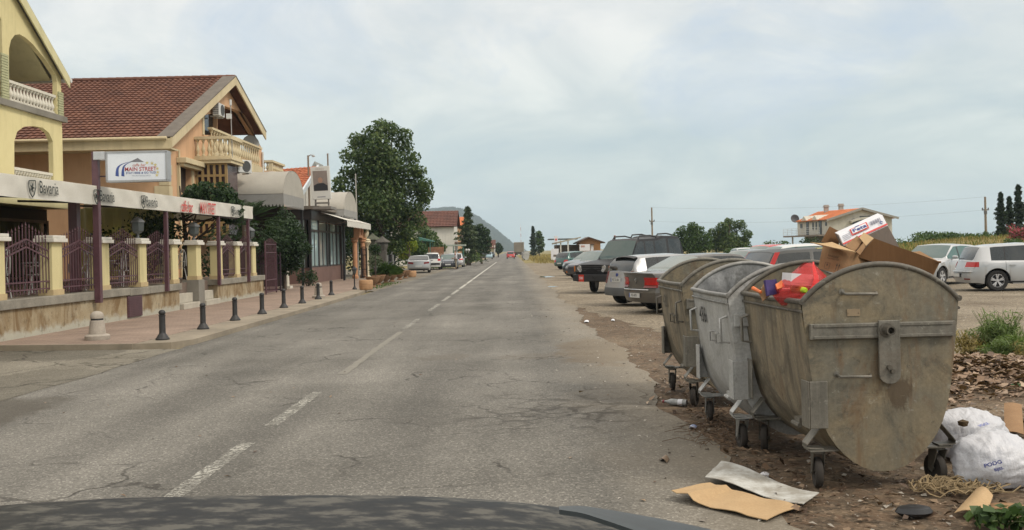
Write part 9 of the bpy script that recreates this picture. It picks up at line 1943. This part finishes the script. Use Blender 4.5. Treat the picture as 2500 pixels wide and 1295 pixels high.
# ------------------------------------------------------------------ the man beside the saloon
p = gp(1113, 657.5); fx, fy = p.x, p.y
t = thing('person', 'man in white shirt and beige trousers standing by the open car door', 'person', (fx, fy, 0))
def skin_body(nm, V, E_, RR, m, root=0, sub=1):
    me = bpy.data.meshes.new(nm); me.from_pydata([tuple(Vector(v)) for v in V], E_, []); o = bpy.data.objects.new(nm, me); COL.objects.link(o); o.parent = t
    sk = o.modifiers.new('skin', 'SKIN'); sv = me.skin_vertices[0].data if me.skin_vertices else None
    if sv is None:
        bm = bmesh.new(); bm.from_mesh(me); bm.verts.layers.skin.verify(); bm.to_mesh(me); bm.free(); sv = me.skin_vertices[0].data
    for i, r_ in enumerate(RR): sv[i].radius = (r_, r_) if not isinstance(r_, tuple) else r_; sv[i].use_root = (i == root)
    o.modifiers.new('sub', 'SUBSURF').levels = sub; o.modifiers['sub'].render_levels = sub; me.materials.append(m); return o
SKIN = mat('skin', (0.36, 0.20, 0.13), 0.6, var=.1)
# body: pelvis, spine, neck, head; legs; arms (facing -x towards the car, slightly turned)
V = [(0, 0, .93), (0, 0, 1.12), (0, 0, 1.32), (-.02, 0, 1.46), (-.03, 0, 1.56), (-.045, 0, 1.66), (-.03, 0, 1.74),
     (0, .10, .88), (-.02, .11, .50), (.02, .11, .09), (-.14, .12, .035), (0, -.10, .88), (.03, -.11, .50), (.06, -.11, .09), (-.10, -.12, .035),
     (-.02, .20, 1.40), (-.04, .25, 1.12), (-.22, .20, 1.02), (-.30, .17, 1.03), (-.02, -.20, 1.40), (-.02, -.26, 1.12), (-.20, -.22, 1.00), (-.28, -.19, 1.01)]
E_ = [(0, 1), (1, 2), (2, 3), (3, 4), (4, 5), (5, 6), (0, 7), (7, 8), (8, 9), (9, 10), (0, 11), (11, 12), (12, 13), (13, 14), (3, 15), (15, 16), (16, 17), (17, 18), (3, 19), (19, 20), (20, 21), (21, 22)]
RR = [.10, .10, .11, .075, .056, .092, .075, .07, .055, .04, .04, .07, .055, .04, .04, .050, .045, .035, .038, .062, .045, .035, .038]
skin_body('body', V, E_, RR, SKIN)
skin_body('shirt', [(0, 0, .90), (0, 0, 1.12), (0, 0, 1.32), (-.02, 0, 1.43), (-.02, .20, 1.40), (-.04, .25, 1.16), (-.02, -.20, 1.40), (-.02, -.26, 1.16)], [(0, 1), (1, 2), (2, 3), (3, 4), (4, 5), (3, 6), (6, 7)], [.165, .16, .175, .115, .090, .080, .090, .080], mat('white_cotton', (0.62, 0.62, 0.66), 0.8, var=.08))
skin_body('trousers', [(0, 0, .93), (0, .10, .86), (-.02, .11, .50), (.02, .11, .10), (0, -.10, .86), (.03, -.11, .50), (.06, -.11, .10)], [(0, 1), (1, 2), (2, 3), (0, 4), (4, 5), (5, 6)], [.15, .10, .08, .07, .10, .08, .07], mat('beige_cotton', (0.27, 0.23, 0.17), 0.85, var=.15))
mb = MB(); mb.lathe([(.085, 1.685), (.098, 1.71), (.085, 1.76), (.05, 1.80), (0, 1.81)], (fx - .025, fy, 0), 14); part(t, 'hair', mb, mat('grey_hair', (0.10, 0.09, 0.085), 0.8), 60)
face = MB(); eyes = MB()
for s in (-1, 1): eyes.tube([(-.122, s * .035, 1.68), (-.132, s * .035, 1.68)], [.013, .008], 6)
face.tube([(-.125, 0, 1.675), (-.15, 0, 1.645), (-.125, 0, 1.635)], [.01, .018, .014], 6); face.tube([(-.122, -.025, 1.605), (-.128, 0, 1.603), (-.122, .025, 1.605)], [.006, .009, .006], 6)
for s in (-1, 1): face.tube([(-.04, s * .088, 1.70), (-.035, s * .098, 1.67), (-.04, s * .088, 1.64)], [.01, .016, .01], 6)
for s, hx, hy, hz in ((1, -.31, .17, 1.03), (-1, -.29, -.19, 1.01)):
    h = Vector((hx, hy, hz)); face.lathe([(0, -.05), (.03, -.04), (.04, 0), (.035, .04), (0, .05)], h, 8)
    for k in range(4): d = Vector((-.03 - (.07, .08, .076, .06)[k], (k - 1.5) * .02, -.005 * k)); face.tube([h + Vector((-.03, (k - 1.5) * .02, 0)), h + d * .7 + Vector((0, 0, -.012)), h + d + Vector((.012, 0, -.035))], [.0095, .009, .007], 5)
    face.tube([h + Vector((0, -s * .03, .01)), h + Vector((-.04, -s * .05, .012)), h + Vector((-.065, -s * .045, 0))], [.011, .010, .008], 5)
bpy.context.view_layer.update(); dg = bpy.context.evaluated_depsgraph_get()
for o in [c for c in t.children if c.modifiers and c.name.split('.')[0] in ('body', 'shirt', 'trousers')]:
    me = bpy.data.meshes.new_from_object(o.evaluated_get(dg)); o.modifiers.clear(); o.data = me
    if o.name.split('.')[0] == 'body':      # face and hands belong to the one body mesh
        vs = [tuple(v.co) for v in me.vertices]; fs = [tuple(p.vertices) for p in me.polygons]; n0 = len(fs); mi = [0] * n0
        for q_, k in ((face, 0), (eyes, 1)):
            f0 = len(vs); vs += q_.v; fs += [tuple(i + f0 for i in f) for f in q_.f]; mi += [k] * len(q_.f)
        m2 = bpy.data.meshes.new('body'); m2.from_pydata(vs, [], fs); m2.materials.append(SKIN); m2.materials.append(BLACKINK); m2.polygons.foreach_set('material_index', mi); o.data = m2
    o.data.polygons.foreach_set('use_smooth', [True] * len(o.data.polygons))
for s in (.11, -.11):
    mb = MB(); x0_ = fx + (.02 if s > 0 else .06); mb.hexa([(x0_ - .22, fy + s - .045, 0), (x0_ + .06, fy + s - .045, 0), (x0_ - .22, fy + s + .045, 0), (x0_ + .06, fy + s + .045, 0), (x0_ - .20, fy + s - .03, .05), (x0_ + .05, fy + s - .04, .10), (x0_ - .20, fy + s + .03, .05), (x0_ + .05, fy + s + .04, .10)]); part(t, 'shoe', mb, DARKWOOD, False, .012)

# ------------------------------------------------------------------ air
mb = MB(); mb.box(-1700, 1700, -45, 3250, -1.1, 150)
g = G('haze_air'); g.t.nodes.remove(g.b); vol = g.n('ShaderNodeVolumePrincipled'); vol.inputs['Color'].default_value = (0.72, 0.86, 1.0, 1); vol.inputs['Density'].default_value = HAZE; vol.inputs['Anisotropy'].default_value = 0.0
g.l(vol.outputs[0], g.out.inputs['Volume'])
struct('haze', mb, g.m, 0, 'stuff')
